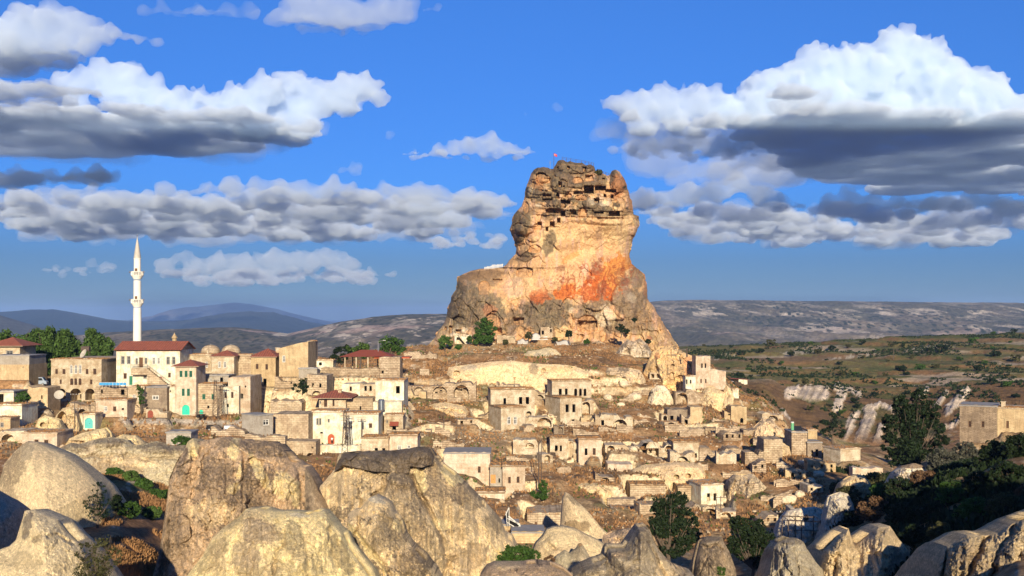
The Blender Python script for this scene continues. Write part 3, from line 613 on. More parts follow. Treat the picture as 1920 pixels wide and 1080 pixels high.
def foreground():
    G = '+'; N = '-'
    mound('massive lumpy grey and cream crag left of the dark slab topped crag', [(262,1160),(298,1040),(310,960),(318,900),(330,870),(345,845),(352,828),(362,820),(375,827),(395,822),(425,818),(445,822),(470,825),(500,827),(522,830),(535,845),(546,864),(560,868),(574,876),(590,905),(606,935),(625,960),(645,990),(670,1040),(705,1160)],
        1160, 128, 20, 300, TANR * 1.15, .42, 1.15, [(350,860,22,50,2.5,10),(440,850,30,40,2.5,-20),(470,900,22,55,2,25),(400,930,40,60,2.5,0),(520,900,40,40,2.5,0),(490,850,40,22,2,5),(545,940,25,45,2,-10),(340,980,30,60,2,0),(450,960,30,40,1.5,0)],
        [([(398,822),(380,870),(372,930)],5,1.8),([(455,850),(462,890),(440,925)],5,1.8),([(494,912),(505,880),(540,868)],4,1.5),([(575,880),(600,930),(640,985)],4,1.2),([(560,880),(568,950)],3,1.2)],
        [(361,838,11,26,8,YEL,.9),(437,842,11,22,10,YEL,.85),(487,885,11,34,-28,YEL,.9),(450,883,5,16,15,YEL,.8),(440,915,16,10,-30,YEL,.7),(533,908,24,24,0,YEL,.75),(556,930,9,30,0,YEL,.75),(394,960,40,26,0,CREAM,.6),(350,900,8,30,0,C3(.48,.33,.2),.7),(510,842,44,16,6,G,1),(490,835,50,12,3,G,1),(425,830,20,9,0,G,.8),(405,900,26,40,0,G,.7),(470,940,34,20,0,G,.7),(330,1000,30,60,0,G,.6),(610,945,22,50,-32,C3(.36,.27,.18),.8)], n=(420, 330), seed=3, sharp=.8, jag=2.4, streak=2.2)
    crag = mound('tall crag capped with a long dark stone slab and pale fluted flanks', [(560,1160),(578,1020),(590,940),(600,911),(614,895),(630,876),(633,856),(638,851),(679,848),(711,847),(739,847),(762,843),(785,839),(806,842),(814,855),(819,857),(831,874),(855,892),(889,927),(919,960),(938,980),(947,1006),(961,1015),(972,1040),(990,1160)],
        1160, 120, 21, 320, CREAM, .20, .8, [(688,863,54,17,2.2,3),(786,858,31,19,2.4,0),(745,868,26,16,2.0,0),(752,900,26,16,2.6,0),(755,940,34,70,3.5,-22),(800,1000,40,70,3.5,-25),(845,960,30,80,1.5,-38),(900,1010,40,50,2.0,-30),(720,955,24,24,1.5,0)],
        [([(676,885),(676,960)],3,1.2),([(770,890),(800,950),(830,1010),(850,1080)],5,2.2),([(700,935),(720,905),(730,885)],4,1.5),([(850,1045),(830,1080)],5,2)],
        [(688,862,56,17,3,G,1),(786,857,33,20,0,G,1),(748,868,26,15,0,G,1),(750,893,24,9,0,G,1),(752,910,22,10,0,C3(.4,.3,.19),.8),(650,920,35,30,-20,G,.45),(700,915,30,34,0,G,.35),(765,950,30,60,-25,G,.75),(815,890,14,50,-8,G,.75),(828,930,20,40,-20,G,.6),(875,935,30,18,30,G,.85),(925,985,20,26,-30,G,.85),(860,985,50,28,20,G,.6),(905,1010,26,34,-30,CREAM,.6),(810,1030,34,40,0,G,.7),(850,890,26,18,35,YEL,.9),(790,900,10,30,-10,YEL,.8),(880,1045,40,26,-20,C3(.5,.38,.24),.8),(935,1055,20,30,0,YEL,.8),(830,985,20,10,20,YEL,.7)], n=(460, 360), seed=13, sharp=.5, streak=3.2, jag=1.5)
    cap = mound('x', [(626,884),(634,862),(640,851),(679,847),(711,846),(739,846),(762,842),(785,838),(806,841),(815,856),(818,872)], [(626,886),(645,872),(668,877),(700,884),(740,886),(766,888),(769,874),(790,877),(806,872),(818,874)], 120.5, 6.5, 40, C3(.27,.215,.155), lichen=.9, cone=0, n=(300,70), seed=15, sharp=.9, jag=.8, rough=1.2, name='caprock')
    for k_ in ('label', 'category'): del cap[k_]
    cap.parent = crag; cp2 = mound('x', [(722,905),(728,892),(740,888),(755,887),(768,892),(776,905)], 906, 115.5, 2.2, 20, C3(.27,.21,.15), lichen=.7, cone=0, n=(110,40), seed=16, sharp=.8, name='caprock')
    for k_ in ('label', 'category'): del cp2[k_]
    cp2.parent = crag
    mound('bright yellow cream dome freckled with purple grey lichen at the bottom edge', [(290,1180),(350,1080),(380,1041),(397,1008),(416,991),(447,969),(460,955),(485,952),(519,958),(547,958),(563,960),(578,963),(591,958),(608,958),(616,966),(627,983),(644,999),(652,1022),(672,1049),(694,1080),(725,1180)],
        1180, 88, 11, 230, YEL * 1.05, -.3, .75, [(560,1030,25,60,.8,-20),(600,1000,30,40,.8,0),(480,1000,40,40,.6,0)],
        [([(540,985),(520,1040),(505,1090)],5,.6),([(622,985),(615,1020),(630,1060)],5,1.0)],
        [(485,1000,36,30,0,C3(.27,.2,.17),.5),(460,1040,30,26,30,C3(.27,.2,.17),.4),(550,1010,18,34,-10,G,.75),(580,1060,30,24,0,G,.45),(540,1075,30,20,0,G,.45),(640,1040,16,40,-30,G,.8),(400,1040,14,40,35,G,.55),(470,1075,30,16,0,G,.4),(440,980,8,18,50,G,.5),(560,966,22,5,5,WHITE,.6)], n=(420, 260), seed=23, sharp=.5, jag=1.8, streak=1.6)
    mound('pointed grey ridge of speckled rock in front of the slab topped crag', [(628,1180),(640,1060),(652,1022),(637,992),(646,971),(660,957),(676,952),(693,932),(704,928),(730,941),(737,960),(750,978),(755,997),(776,1027),(797,1048),(815,1071),(860,1180)],
        1180, 100, 12, 200, CREAM, .42, .9, [(722,965,18,20,1.4,0),(665,980,14,30,1.2,20),(710,1010,30,50,1.6,-35),(790,1060,26,24,1.4,0)],
        [([(676,955),(668,1000),(720,1060),(745,1100)],4,1.3),([(735,975),(700,960)],3,1)],
        [(700,935,20,6,20,WHITE,.8),(690,1030,7,60,-38,YEL,.95),(668,1025,12,26,-15,C3(.42,.32,.2),.8),(720,970,14,14,0,G,.7),(730,1000,36,30,-30,G,.9),(745,985,10,12,0,YEL,.6),(780,1060,26,24,0,G,.8)], n=(300, 260), seed=33, sharp=.9, jag=2.4, streak=2)
    mound('broad smooth cream dome like an upturned bowl at the left edge', [(-90,1100),(-30,960),(0,899),(8,869),(25,849),(42,833),(53,827),(72,830),(94,840),(122,852),(150,872),(172,891),(186,905),(194,921),(198,950),(204,990),(215,1100)],
        1100, 152, 17, 170, C3(.84, .66, .39), -.4, .22, patches=[(22,880,20,60,35,G,.85),(10,930,20,30,0,G,.6),(50,850,10,22,30,C3(.42,.36,.26),.6)], n=(280, 220), seed=43, jag=.3)
    mound('white and cream humped rock with grey flecks in the bottom left corner', [(-80,1180),(-20,1040),(0,1030),(17,1024),(30,1012),(42,974),(46,958),(67,956),(92,966),(111,974),(130,999),(144,1013),(156,1024),(167,1044),(180,1080),(215,1180)],
        1180, 92, 10, 150, C3(.86, .70, .43), -.05, .7, [(75,1000,40,30,1,20)], [([(60,1010),(100,1003),(150,1020)],4,.8)], [(52,980,10,26,10,C3(.3,.25,.19),.9),(70,1010,14,6,-40,G,.8),(40,1050,40,20,0,G,.4),(120,1060,20,14,0,G,.35)], n=(260, 200), seed=53)
    mound('pale rounded rock standing in blue shade at the left edge', [(-160,1150),(-60,900),(-20,918),(0,930),(17,938),(36,952),(44,968),(52,1000),(70,1150)], 1150, 110, 9, 120, C3(.5,.46,.36), -.2, .4, n=(160, 160), seed=63)
    mound('smooth cream dome in front of the long grey roof', [(985,1160),(998,1060),(1000,1031),(1004,1020),(1017,1006),(1025,993),(1037,988),(1056,987),(1077,991),(1098,1002),(1119,1012),(1140,1025),(1170,1060),(1200,1160)],
        1160, 152, 12, 150, C3(.84, .66, .38), -.4, .3, [(1030,1015,14,20,1.0,0)], [([(1018,1010),(1040,1030)],4,.8)], n=(240, 200), seed=73, jag=.3)
    mound('little beige cone with an orange tip before the smooth dome', [(1025,1150),(1033,1068),(1042,1043),(1052,1036),(1060,1031),(1067,1037),(1081,1027),(1086,1018),(1090,1018),(1096,1027),(1108,1047),(1115,1060),(1135,1150)],
        1150, 138, 5, 60, C3(.55,.47,.31), -.1, .5, patches=[(1088,1019,6,5,0,C3(.45,.26,.12),.8),(1080,1035,12,12,0,G,.5)], n=(160, 150), seed=83)
    mound('low grey brown boulder ridge at the bottom edge under the round bush', [(880,1170),(900,1081),(912,1064),(927,1058),(955,1059),(983,1058),(1015,1055),(1035,1060),(1058,1070),(1075,1085),(1100,1170)],
        1170, 78, 8, 110, TANR, .3, 1.0, patches=[(950,1062,30,8,0,CREAM,.5)], n=(260, 130), seed=93, sharp=.4)
    mound('steep grey cone with a broad sandy skirt right of the smooth dome', [(1045,1170),(1075,1077),(1094,1062),(1115,1054),(1127,1050),(1137,1045),(1136,1037),(1140,1027),(1158,1027),(1171,1027),(1187,1002),(1196,988),(1212,986),(1219,993),(1225,1012),(1233,1027),(1254,1052),(1267,1064),(1285,1072),(1300,1077),(1350,1170)],
        1170, 90, 11, 150, C3(.50,.41,.28), .12, .9, [(1165,1045,26,22,2,0),(1205,1020,20,40,2,0),(1110,1070,26,14,1.5,-15),(1190,1070,30,30,1.5,0)],
        [([(1140,1050),(1150,1075),(1140,1100)],5,1.6),([(1220,1020),(1235,1060),(1260,1100)],4,1)], [(1205,1015,16,26,0,G,.75),(1180,1040,26,14,0,G,.55),(1165,1075,30,18,0,G,.6),(1250,1075,24,20,20,CREAM,.9),(1100,1072,26,10,-15,G,.6),(1160,1040,16,8,0,C3(.5,.36,.22),.7)], n=(360, 240), seed=103, sharp=.6, streak=2, jag=1.8)
    mound('stubby brown pillar with a flat cap between the two dark trees', [(1292,1170),(1301,1072),(1304,1049),(1312,1016),(1320,1008),(1336,1006),(1354,1005),(1357,1016),(1368,1035),(1379,1066),(1395,1170)],
        1170, 106, 6, 70, C3(.42,.33,.22), .25, .7, [(1337,1014,22,9,.8,0)], [([(1312,1024),(1358,1026)],3,.7)], [(1337,1011,22,6,0,G,.8)], n=(170, 170), seed=113)
    mound('blunt cone with a lichen cap right of the pergola frame', [(1418,1170),(1434,1080),(1445,1049),(1448,1027),(1457,1016),(1473,1008),(1495,1008),(1507,1016),(1512,1027),(1529,1052),(1542,1066),(1570,1170)],
        1170, 101, 8, 90, C3(.52,.45,.32), .08, .9, [(1482,1018,26,10,1,0),(1475,1060,10,40,1,10)], [([(1470,1030),(1465,1080)],3,1),([(1490,1030),(1498,1080)],3,1)], [(1482,1014,28,8,0,G,.8),(1455,1050,10,26,0,G,.6)], n=(230, 200), seed=123, sharp=.6, streak=2.4, jag=1.6)
    mound('pale tuff slope with flecked shoulder below the dark thicket', [(1490,1170),(1535,1062),(1544,1030),(1572,1002),(1591,991),(1597,1010),(1602,1022),(1624,1005),(1647,987),(1669,985),(1680,1002),(1702,1030),(1713,1058),(1740,1170)],
        1170, 104, 13, 150, CREAM * .92, -.05, .9, [(1650,1020,30,30,1.5,0),(1570,1030,20,40,1.2,30)], [([(1597,1012),(1570,1050),(1560,1090)],6,1.8),([(1640,1030),(1660,1080)],4,.8)], [(1660,1005,24,14,0,G,.5),(1690,1060,26,30,0,C3(.34,.27,.19),.8),(1580,1020,14,20,30,G,.4)], n=(320, 230), seed=133, sharp=.5, streak=2.4, jag=1.6)
    mound('rough grey tuff buttress in the bottom right corner', [(1725,1170),(1752,1080),(1758,1052),(1774,1024),(1786,1019),(1813,1002),(1847,1002),(1869,997),(1897,980),(1919,972),(1980,945),(2060,930)],
        1170, 84, 11, 150, CREAM * .78, .08, 1.1, [(1800,1050,18,50,1.5,25),(1890,1030,26,60,1.5,25)], [([(1850,1003),(1830,1040),(1810,1090)],7,2.2),([(1900,985),(1870,1040),(1860,1090)],6,1.8),([(1780,1030),(1770,1080)],4,1)], [(1795,1050,20,30,20,G,.7),(1880,1060,20,40,20,G,.7)], n=(320, 230), seed=143, sharp=.6, streak=2.4, jag=1.6)
    mound('cream pyramid with a straight left edge below the brown terrace', [(1040,1060),(1052,985),(1055,935),(1060,922),(1066,925),(1077,935),(1098,954),(1112,970),(1127,989),(1150,1010),(1190,1060)],
        1060, 188, 9, 90, C3(.82,.64,.38), -.3, .45, patches=[(1075,938,14,5,40,G,.8),(1085,985,24,10,10,C3(.25,.16,.08),.7)], n=(180, 150), seed=153, jag=.5)
    mound('long grey caprock shelf with an undercut cream face beyond the left dome', [(60,940),(85,856),(108,842),(133,830),(150,832),(178,824),(211,819),(239,824),(250,836),(272,832),(294,827),(319,836),(345,834),(380,838),(420,940)],
        940, 196, 7, 80, C3(.55,.47,.31), -.1, .8, [(300,842,50,12,2.2,3),(205,832,34,9,2.0,0),(140,838,22,8,1.4,0)], [([(150,856),(230,854),(300,862),(360,856)],4,1.0)], [(300,840,56,12,2,G,1),(205,830,36,10,0,G,1),(140,838,30,10,0,G,.9),(250,866,60,10,6,CREAM,.7),(220,880,60,14,8,C3(.3,.19,.1),.5)], n=(340, 130), seed=163, sharp=.3)
    mound('brown rock fin leaning against the lumpy grey crag', [(560,1090),(572,950),(571,885),(574,878),(585,892),(600,925),(622,960),(644,992),(665,1090)], 1090, 116, 4, 60, C3(.36,.28,.19), .15, .4, [(604,950,8,30,.6,-30)], n=(120, 130), seed=173)
# ------------------------------------------------------------------ houses, walls, vaults
ZM = {1: (0, 560, 3.6), 2: (380, 560, 3.6), 3: (740, 560, 3.6), 4: (1100, 560, 3.6), 5: (780, 780, 3.6), 6: (1140, 780, 3.6), 7: (1480, 560, 3.6), 8: (1480, 780, 3.6), 10: (900, 860, 4.8), 0: (0, 0, 1)}
WM = {'cream': wall_mat('cream_stone', (.77, .66, .48), (.55, .42, .27), .6, .3), 'tan': wall_mat('tan_stone', (.60, .48, .325), (.43, .32, .21), .7, .3, .5),
      'white': wall_mat('white_plaster', (0.840, 0.830, 0.659), (0.683, 0.561, 0.390), .06, .45), 'rubble': wall_mat('rubble_stone', (.58, .46, .32), (.38, .28, .185), .9, .25, .5, .5),
      'grey': wall_mat('grey_stone', (0.439, 0.354, 0.256), (0.317, 0.244, 0.183), .6, .4), 'gold': wall_mat('golden_stone', (.70, .54, .32), (.56, .41, .235), .3, .4),
      'concrete': wall_mat('concrete_block', (0.488, 0.439, 0.366), (0.403, 0.354, 0.287), .3, .3), 'pink': wall_mat('pinkish_stone', (.76, .64, .49), (.60, .45, .31), .3, .4),
      'darkstone': wall_mat('brown_grey_masonry', (0.378, 0.287, 0.195), (0.268, 0.201, 0.140), .8, .3)}
GLASS = flat_mat('dark_glass', (.02, .022, .025), .15, .1, spec=.5)
FR = {'brown': flat_mat('brown_wood', (.12, .06, .03)), 'green': flat_mat('green_paint', (.03, .17, .10)), 'white': flat_mat('white_paint', (.6, .58, .52)), 'grey': flat_mat('grey_paint', (.25, .24, .22)),
      'teal': flat_mat('teal_paint', (.10, .42, .40)), 'turquoise': flat_mat('turquoise_paint', (.03, .50, .33)), 'red': flat_mat('rust_red_paint', (.38, .085, .035)), 'darkred': flat_mat('dark_red_paint', (.24, .06, .035)),
      'blue': flat_mat('dark_blue_paint', (.03, .06, .12)), 'paleblue': flat_mat('pale_blue_paint', (.36, .47, .50)), 'orange': flat_mat('orange_wood', (.48, .24, .08)), 'black': flat_mat('black_iron', (.015, .014, .013), .6)}
TILE = None
def tile_mat():
    m, t, b = new_mat('red_roof_tiles'); tc = node(t, 'ShaderNodeNewGeometry')
    sp = node(t, 'ShaderNodeSeparateXYZ'); t.links.new(tc.outputs['Position'], sp.inputs[0]); wv = node(t, 'ShaderNodeMath', operation='SINE'); ml = node(t, 'ShaderNodeMath', operation='MULTIPLY'); ml.inputs[1].default_value = 9
    t.links.new(sp.outputs[0], ml.inputs[0]); t.links.new(ml.outputs[0], wv.inputs[0])
    n = noise_node(t, tc.outputs['Position'], 1.3, 5, .7); f = ramp_node(t, n, ((.3, .6), (.7, 1.25)))
    f2 = ramp_node(t, wv.outputs[0], ((0, .75), (.6, 1.05)))
    c = mixc(t, 'MULTIPLY', 1.0, (.33, .095, .05), f); c = mixc(t, 'MULTIPLY', 1.0, c, f2); t.links.new(c, b.inputs['Base Color']); b.inputs['Roughness'].default_value = .85
    bump(t, b, wv.outputs[0], .06); return m
TILE = tile_mat()
GRASSROOF = flat_mat('earth_roof', (.26, .18, .105), .95, .45, 1.3, spec=.05); GREYROOF = flat_mat('grey_roof_felt', (.26, .25, .24), .9, .2, .6); COPING = flat_mat('weathered_coping', (.40, .31, .21), .9, .4, 2.5)
TARM = flat_mat('worn_render', (.60, .47, .30), .9, .2)
ROOFS = []        # earth roofs, where tufts grow: (corner, dir, normal, L, D, z)
def loop(kind, cx, cz, w, h):
    if kind in ('a', 'n', 'wa', 'pa'):
        r = w / 2; hh = min(r, h * .6); pts = [(cx - r, cz - h / 2), (cx + r, cz - h / 2), (cx + r, cz + h / 2 - hh)]
        N = 8
        for i in range(1, N): 
            t = math.pi * i / N; pts.append((cx + r * math.cos(t), cz + h / 2 - hh + hh * math.sin(t)))
        pts.append((cx - r, cz + h / 2 - hh)); return pts
    return [(cx - w / 2, cz - h / 2), (cx + w / 2, cz - h / 2), (cx + w / 2, cz + h / 2), (cx - w / 2, cz + h / 2)]
def building(zm, label, x0, x1, top, bot, Y, D=8, turn=0, mat='cream', holes=(), roof='flat', ruin=0, name='stone_house', cat='house', Rf=7, ridge=0, over=.35, tilec=None, prof=None, chimneys=(), foot=True, band=(), group=None):
    ox, oy, k = ZM[zm]; fx = lambda v: ox + v / k; fy = lambda v: oy + v / k
    rng = random.Random(hash((round(x0), round(top), zm)) & 0xffff)
    px0, px1 = fx(x0), fx(x1); Ya, Yb = Y - turn / 2, Y + turn / 2
    A = Vector(((px0 - 960) / F * Ya, Ya)); Bv = Vector(((px1 - 960) / F * Yb, Yb)); d = (Bv - A); L = d.length; d /= L; n = Vector((-d.y, d.x))
    zt = (HOR - fy(top)) / F * Y; zb = (HOR - fy(bot)) / F * Y; skirt = 3.0
    def W(s, z, t=0): q = A + d * s + n * t; return Vector((q.x, q.y, z))
    def loc(px, py):
        u = (px - 960) / F; s = (u * A.y - A.x) / (d.x - u * d.y); YY_ = A.y + s * d.y; return s, (HOR - py) / F * YY_, YY_
    root = empty(name, W(L / 2, zb, D / 2), label, cat, group)
    # outline of the front
    if prof: tp = [(loc(fx(a), fy(b))[0], loc(fx(a), fy(b))[1]) for a, b in prof]; tp[0] = (0, tp[0][1]); tp[-1] = (L, tp[-1][1])
    elif ruin:
        m = max(3, int(L / .9)); tp = []; h = 0
        for i in range(m + 1):
            if rng.random() < .45: h = -rng.random() ** 1.6 * ruin * 2.4
            tp.append((L * i / m, zt + h + rng.uniform(-.12, .12)))
            if rng.random() < .3 and i < m: tp.append((L * (i + .5) / m, zt + h - rng.uniform(.1, .5) * ruin))
    else: tp = [(0, zt), (L, zt)]
    outer = [(0, zb - skirt), (L, zb - skirt)] + tp[::-1]
    loops = []; 
    for hsp in holes:
        kd, cx, cy, w_, h_ = hsp[:5]; s, z, Yh = loc(fx(cx), fy(cy)); ww = max(w_ / k * Yh / F / max(.5, abs(d.x)), .35); hh = max(h_ / k * Yh / F, .35)
        s = min(max(s, ww / 2 + .12), L - ww / 2 - .12); ztop = np.interp(s, [p[0] for p in tp], [p[1] for p in tp]) - .15
        z = min(z, ztop - hh / 2); loops.append((kd, loop(kd, s, z, ww, hh), hsp, s, z, ww, hh))
    mb = MB(); flatpts = [Vector((a, b, 0)) for a, b in outer]; lists = [flatpts] + [[Vector((a, b, 0)) for a, b in lp[1]] for lp in loops]
    allp = [p for l in lists for p in l]; tris = tessellate_polygon(lists)
    mb.add([W(p.x, p.y) for p in allp], [tuple(t) for t in tris])
    for i in range(len(outer)):            # sides, top, and the back wall
        if i == 0: continue
        a, b = outer[i], outer[(i + 1) % len(outer)]; mb.quad(W(*a), W(*a, D), W(*b, D), W(*b))
    mb.add([W(a, b, D) for a, b in outer[::-1]], [tuple(range(len(outer)))])
    wins = []
    for kd, lp, hsp, s, z, ww, hh in loops:
        dep = {'d': .5, 'a': .6, 'w': .22, 'wa': .22, 'p': .25, 'pa': .3, 'n': hsp[5] if len(hsp) > 5 and not isinstance(hsp[5], str) else 2.5, 'b': .2}[kd]
        dep = min(dep, D - .6); N = len(lp)
        for i in range(N): a, b = lp[i], lp[(i + 1) % N]; mb.quad(W(*a), W(*b), W(*b, dep), W(*a, dep))
        if kd in ('n', 'b'):
            inner = [q for q in (hsp[6] if len(hsp) > 6 else [])]; il = []
            for (ic, iy_, iw, ih) in inner:
                s2, z2_, Y2 = loc(fx(ic), fy(iy_)); w2, h2 = iw / k * Y2 / F, ih / k * Y2 / F; il.append(loop('d', min(max(s2, s - ww / 2 + w2 / 2 + .1), s + ww / 2 - w2 / 2 - .1), z2_, w2, h2))
            ls = [[Vector((a, b, 0)) for a, b in lp]] + [[Vector((a, b, 0)) for a, b in q] for q in il]; ap = [p for l in ls for p in l]
            mb.add([W(p.x, p.y, dep) for p in ap], [tuple(t) for t in tessellate_polygon(ls)])
            for q in il:
                for i in range(4): a, b = q[i], q[(i + 1) % 4]; mb.quad(W(*a, dep), W(*b, dep), W(*b, dep + 2), W(*a, dep + 2))
                mb.add([W(*a, dep + 2) for a in q], [(0, 1, 2, 3)])
        if kd in ('d', 'w', 'p') and hh > .8 and ruin < 2:      # raised surround of dressed stone, sill
            e = .14; c = lambda s_, z_, hx, hz: mb.add([W(s_ - hx, z_ - hz, -.05), W(s_ + hx, z_ - hz, -.05), W(s_ + hx, z_ + hz, -.05), W(s_ - hx, z_ + hz, -.05), W(s_ - hx, z_ - hz, .02), W(s_ + hx, z_ - hz, .02), W(s_ + hx, z_ + hz, .02), W(s_ - hx, z_ + hz, .02)],
                [(0,1,2,3),(0,4,5,1),(1,5,6,2),(2,6,7,3),(3,7,4,0)])
            c(s - ww / 2 - e / 2, z, e / 2, hh / 2); c(s + ww / 2 + e / 2, z, e / 2, hh / 2); c(s, z + hh / 2 + e * .7, ww / 2 + e, e * .7)
            if kd == 'w': c(s, z - hh / 2 - .06, ww / 2 + e * 1.3, .06)
        if kd in ('a', 'n') and ww > 2:      # ring of voussoirs
            N = len(lp); 
            for i in range(2, N - 1):
                a, b = lp[i], lp[i + 1] if i + 1 < N else lp[0]; ca = Vector((a[0] - s, a[1] - (z + hh / 2 - min(ww / 2, hh * .6)))); cb = Vector((b[0] - s, b[1] - (z + hh / 2 - min(ww / 2, hh * .6))))
                if ca.length < .01 or cb.length < .01: continue
                r0 = ca * (1 + .32 / ca.length); r1 = cb * (1 + .32 / cb.length); zc = z + hh / 2 - min(ww / 2, hh * .6)
                top_ = np.interp(s, [p[0] for p in tp], [p[1] for p in tp]) - .05
                q = [W(a[0], a[1], -.09), W(b[0], b[1], -.09), W(s + r1.x, min(zc + r1.y, top_), -.09), W(s + r0.x, min(zc + r0.y, top_), -.09)]; q2 = [v + Vector((n.x, n.y, 0)) * .1 for v in q]
                mb.add(q + q2, [(0,1,2,3),(2,6,7,3),(0,4,5,1)])
        if kd in ('w', 'wa', 'p', 'pa'): wins.append((kd, lp, hsp, s, z, ww, hh, dep))
    for (bz, th) in band:
        zz = (HOR - fy(bz)) / F * Y; mb.add([W(-.03, zz - th, -.12), W(L + .03, zz - th, -.12), W(L + .03, zz + th, -.12), W(-.03, zz + th, -.12), W(-.03, zz - th, .05), W(L + .03, zz - th, .05), W(L + .03, zz + th, .05), W(-.03, zz + th, .05)], [(0,1,2,3),(0,4,5,1),(3,2,6,7),(1,5,6,2),(0,3,7,4)])
    o = mb.build('wall', WM[mat], root)
    for kd, lp, hsp, s, z, ww, hh, dep in wins:
        colr = hsp[5] if len(hsp) > 5 else 'grey'
        if kd in ('w', 'wa'):
            f = MB(); q = lambda s_, z_, hx, hz, t0=.10, t1=.2: f.add([W(s_ + i * hx, z_ + j * hz, t) for t in (t0, t1) for i, j in ((-1,-1),(1,-1),(1,1),(-1,1))], [(0,1,2,3),(4,7,6,5),(0,4,5,1),(1,5,6,2),(2,6,7,3),(3,7,4,0)])
            b_ = min(.11, ww * .1); 
            q(s - ww / 2 + b_, z, b_, hh / 2 - .02); q(s + ww / 2 - b_, z, b_, hh / 2 - .02); q(s, z, b_ * .6, hh / 2 - b_ * 2.1, .11, .19)
            q(s, z - hh / 2 + b_ + .02, ww / 2 - b_ * 2.05, b_); q(s, z + hh / 2 - b_ - .02, ww / 2 - b_ * 2.05, b_)
            if hh > 1.2: q(s, z + hh * .12, ww / 2 - b_ * 2.05, b_ * .5, .12, .18)
            fo = f.build('window', FR[colr], root); g = MB(); g.add([W(a, b, .215) for a, b in lp], [tuple(range(len(lp)))]); g.build('pane', GLASS, fo)
        else:
            f = MB(); f.add([W(a, b, dep - .06) for a, b in lp], [tuple(range(len(lp)))])
            for i in range(1, 4):
                ss = s - ww / 2 + ww * i / 4; f.add([W(ss - .025, z - hh / 2, dep - .09), W(ss + .025, z - hh / 2, dep - .09), W(ss + .025, z + hh * .25, dep - .09), W(ss - .025, z + hh * .25, dep - .09)], [(0,1,2,3)])
            do = f.build('door', FR[colr], root)
            hd = MB(); hd.box(W(s + ww * .08, z - hh * .05, dep - .14), .05, .05, .09); hd.build('handle', FR['black'], do)
    def slab(name_, s0, s1, t0, t1, z0, z1, m, par=root):
        r = MB(); r.add([W(s0, z0, t0), W(s1, z0, t0), W(s1, z0, t1), W(s0, z0, t1), W(s0, z1, t0), W(s1, z1, t0), W(s1, z1, t1), W(s0, z1, t1)], [(0,3,2,1),(4,5,6,7),(0,1,5,4),(1,2,6,5),(2,3,7,6),(3,0,4,7)]); return r.build(name_, m, par)
    ro = None
    if roof in ('flat', 'earth', 'felt'):
        m = {'flat': COPING, 'earth': GRASSROOF, 'felt': GREYROOF}[roof]
        if ruin or prof:
            if roof == 'earth': ROOFS.append((W(0, 0), d, n, L, D, min(p[1] for p in tp)))
        else:
            ro = slab('roof', -.18, L + .18, -.2, D + .1, zt + .003, zt + .26, m)
            if roof != 'felt': ROOFS.append((W(0, 0), d, n, L, D, zt + .26))
            rp = MB(); nn = max(3, int(L / .7)); hs = [zt + .265 + (.02 if rng.random() < .35 else rng.uniform(.05, .24)) for _ in range(nn + 1)]    # ragged parapet
            for i in range(nn):
                a, b = L * i / nn, L * (i + 1) / nn; q = [W(a, zt + .258, 0), W(b, zt + .258, 0), W(b, hs[i + 1], 0), W(a, hs[i], 0)]; q2 = [v + Vector((n.x, n.y, 0)) * .3 for v in q]; rp.add(q + q2, [(0,1,2,3),(7,6,5,4),(3,2,6,7)] + ([(0,3,7,4)] if i == 0 else []) + ([(1,5,6,2)] if i == nn - 1 else []))
            rp.build('parapet', WM[mat], root)
    elif roof in ('hip', 'gable', 'mono'):
        rz = (HOR - fy(ridge)) / F * Y if ridge else zt + 2; e = over; r = MB()
        a, b, c, g = W(-e, zt, -e), W(L + e, zt, -e), W(L + e, zt, D + e), W(-e, zt, D + e)
        if roof == 'hip':
            i = min(L, D) * .48; p, q = W(i if L > D else L / 2 - .05, rz, D / 2), W(L - i if L > D else L / 2 + .05, rz, D / 2)
            r.add([a, b, c, g, p, q], [(0,1,5,4),(1,2,5),(2,3,4,5),(3,0,4),(0,3,2,1)])
        else:
            p, q = W(-e, rz, D / 2), W(L + e, rz, D / 2); th = Vector((0, 0, .15))
            r.add([a, b, q, p, c, g], [(0,1,2,3),(3,2,4,5)]); r.add([a - th, b - th, q - th, p - th, c - th, g - th], [(1,0,3,2),(2,3,5,4)]); r.quad(a, a - th, b - th, b); 
            r.quad(b, b - th, q - th, q); r.quad(q, q - th, c - th, c); r.quad(a, p, p - th, a - th); r.quad(p, g, g - th, p - th)
            gb = MB(); gb.add([W(L, zt, 0), W(L, zt, D), W(L, rz - .16, D / 2)], [(0,1,2)]); gb.add([W(0, zt, 0), W(0, rz - .16, D / 2), W(0, zt, D)], [(0,1,2)]); gb.build('gable', WM['tan'], root)
        ro = r.build('roof', TILE, root)
        f = MB(); f.add([W(-e, zt - .14, -e), W(L + e, zt - .14, -e), W(L + e, zt - .003, -e), W(-e, zt - .003, -e)], [(0,1,2,3)]); f.build('eaves_board', COPING, root)
    for (cx, ct, cb, cw, t_) in chimneys:
        s, _, _ = loc(fx(cx), fy(ct)); z1 = (HOR - fy(ct)) / F * Y; z0 = (HOR - fy(cb)) / F * Y; h = cw / k * Y / F / 2
        ch = MB(); M3 = Matrix(((d.x, -d.y, 0), (d.y, d.x, 0), (0, 0, 1))); ch.box(W(s, (z0 + z1) / 2, t_), h, h, (z1 - z0) / 2, M3); ch.box(W(s, z1 + .08, t_), h * 1.3, h * 1.3, .08, M3)
        ch.build('chimney', WM['cream'], ro if ro else root)
    if foot: FOOT.append((A.x, A.y, d.x, d.y, L, D, zb, Rf))
    root['_w'] = 0; del root['_w']
    return root, W, L, zt, zb
BUILD = []
R_ = dict(ruin=1, name='ruined_house', cat='ruin'); RW = dict(ruin=.6, name='stone_wall', cat='wall', mat='rubble', D=2.5, roof='none')
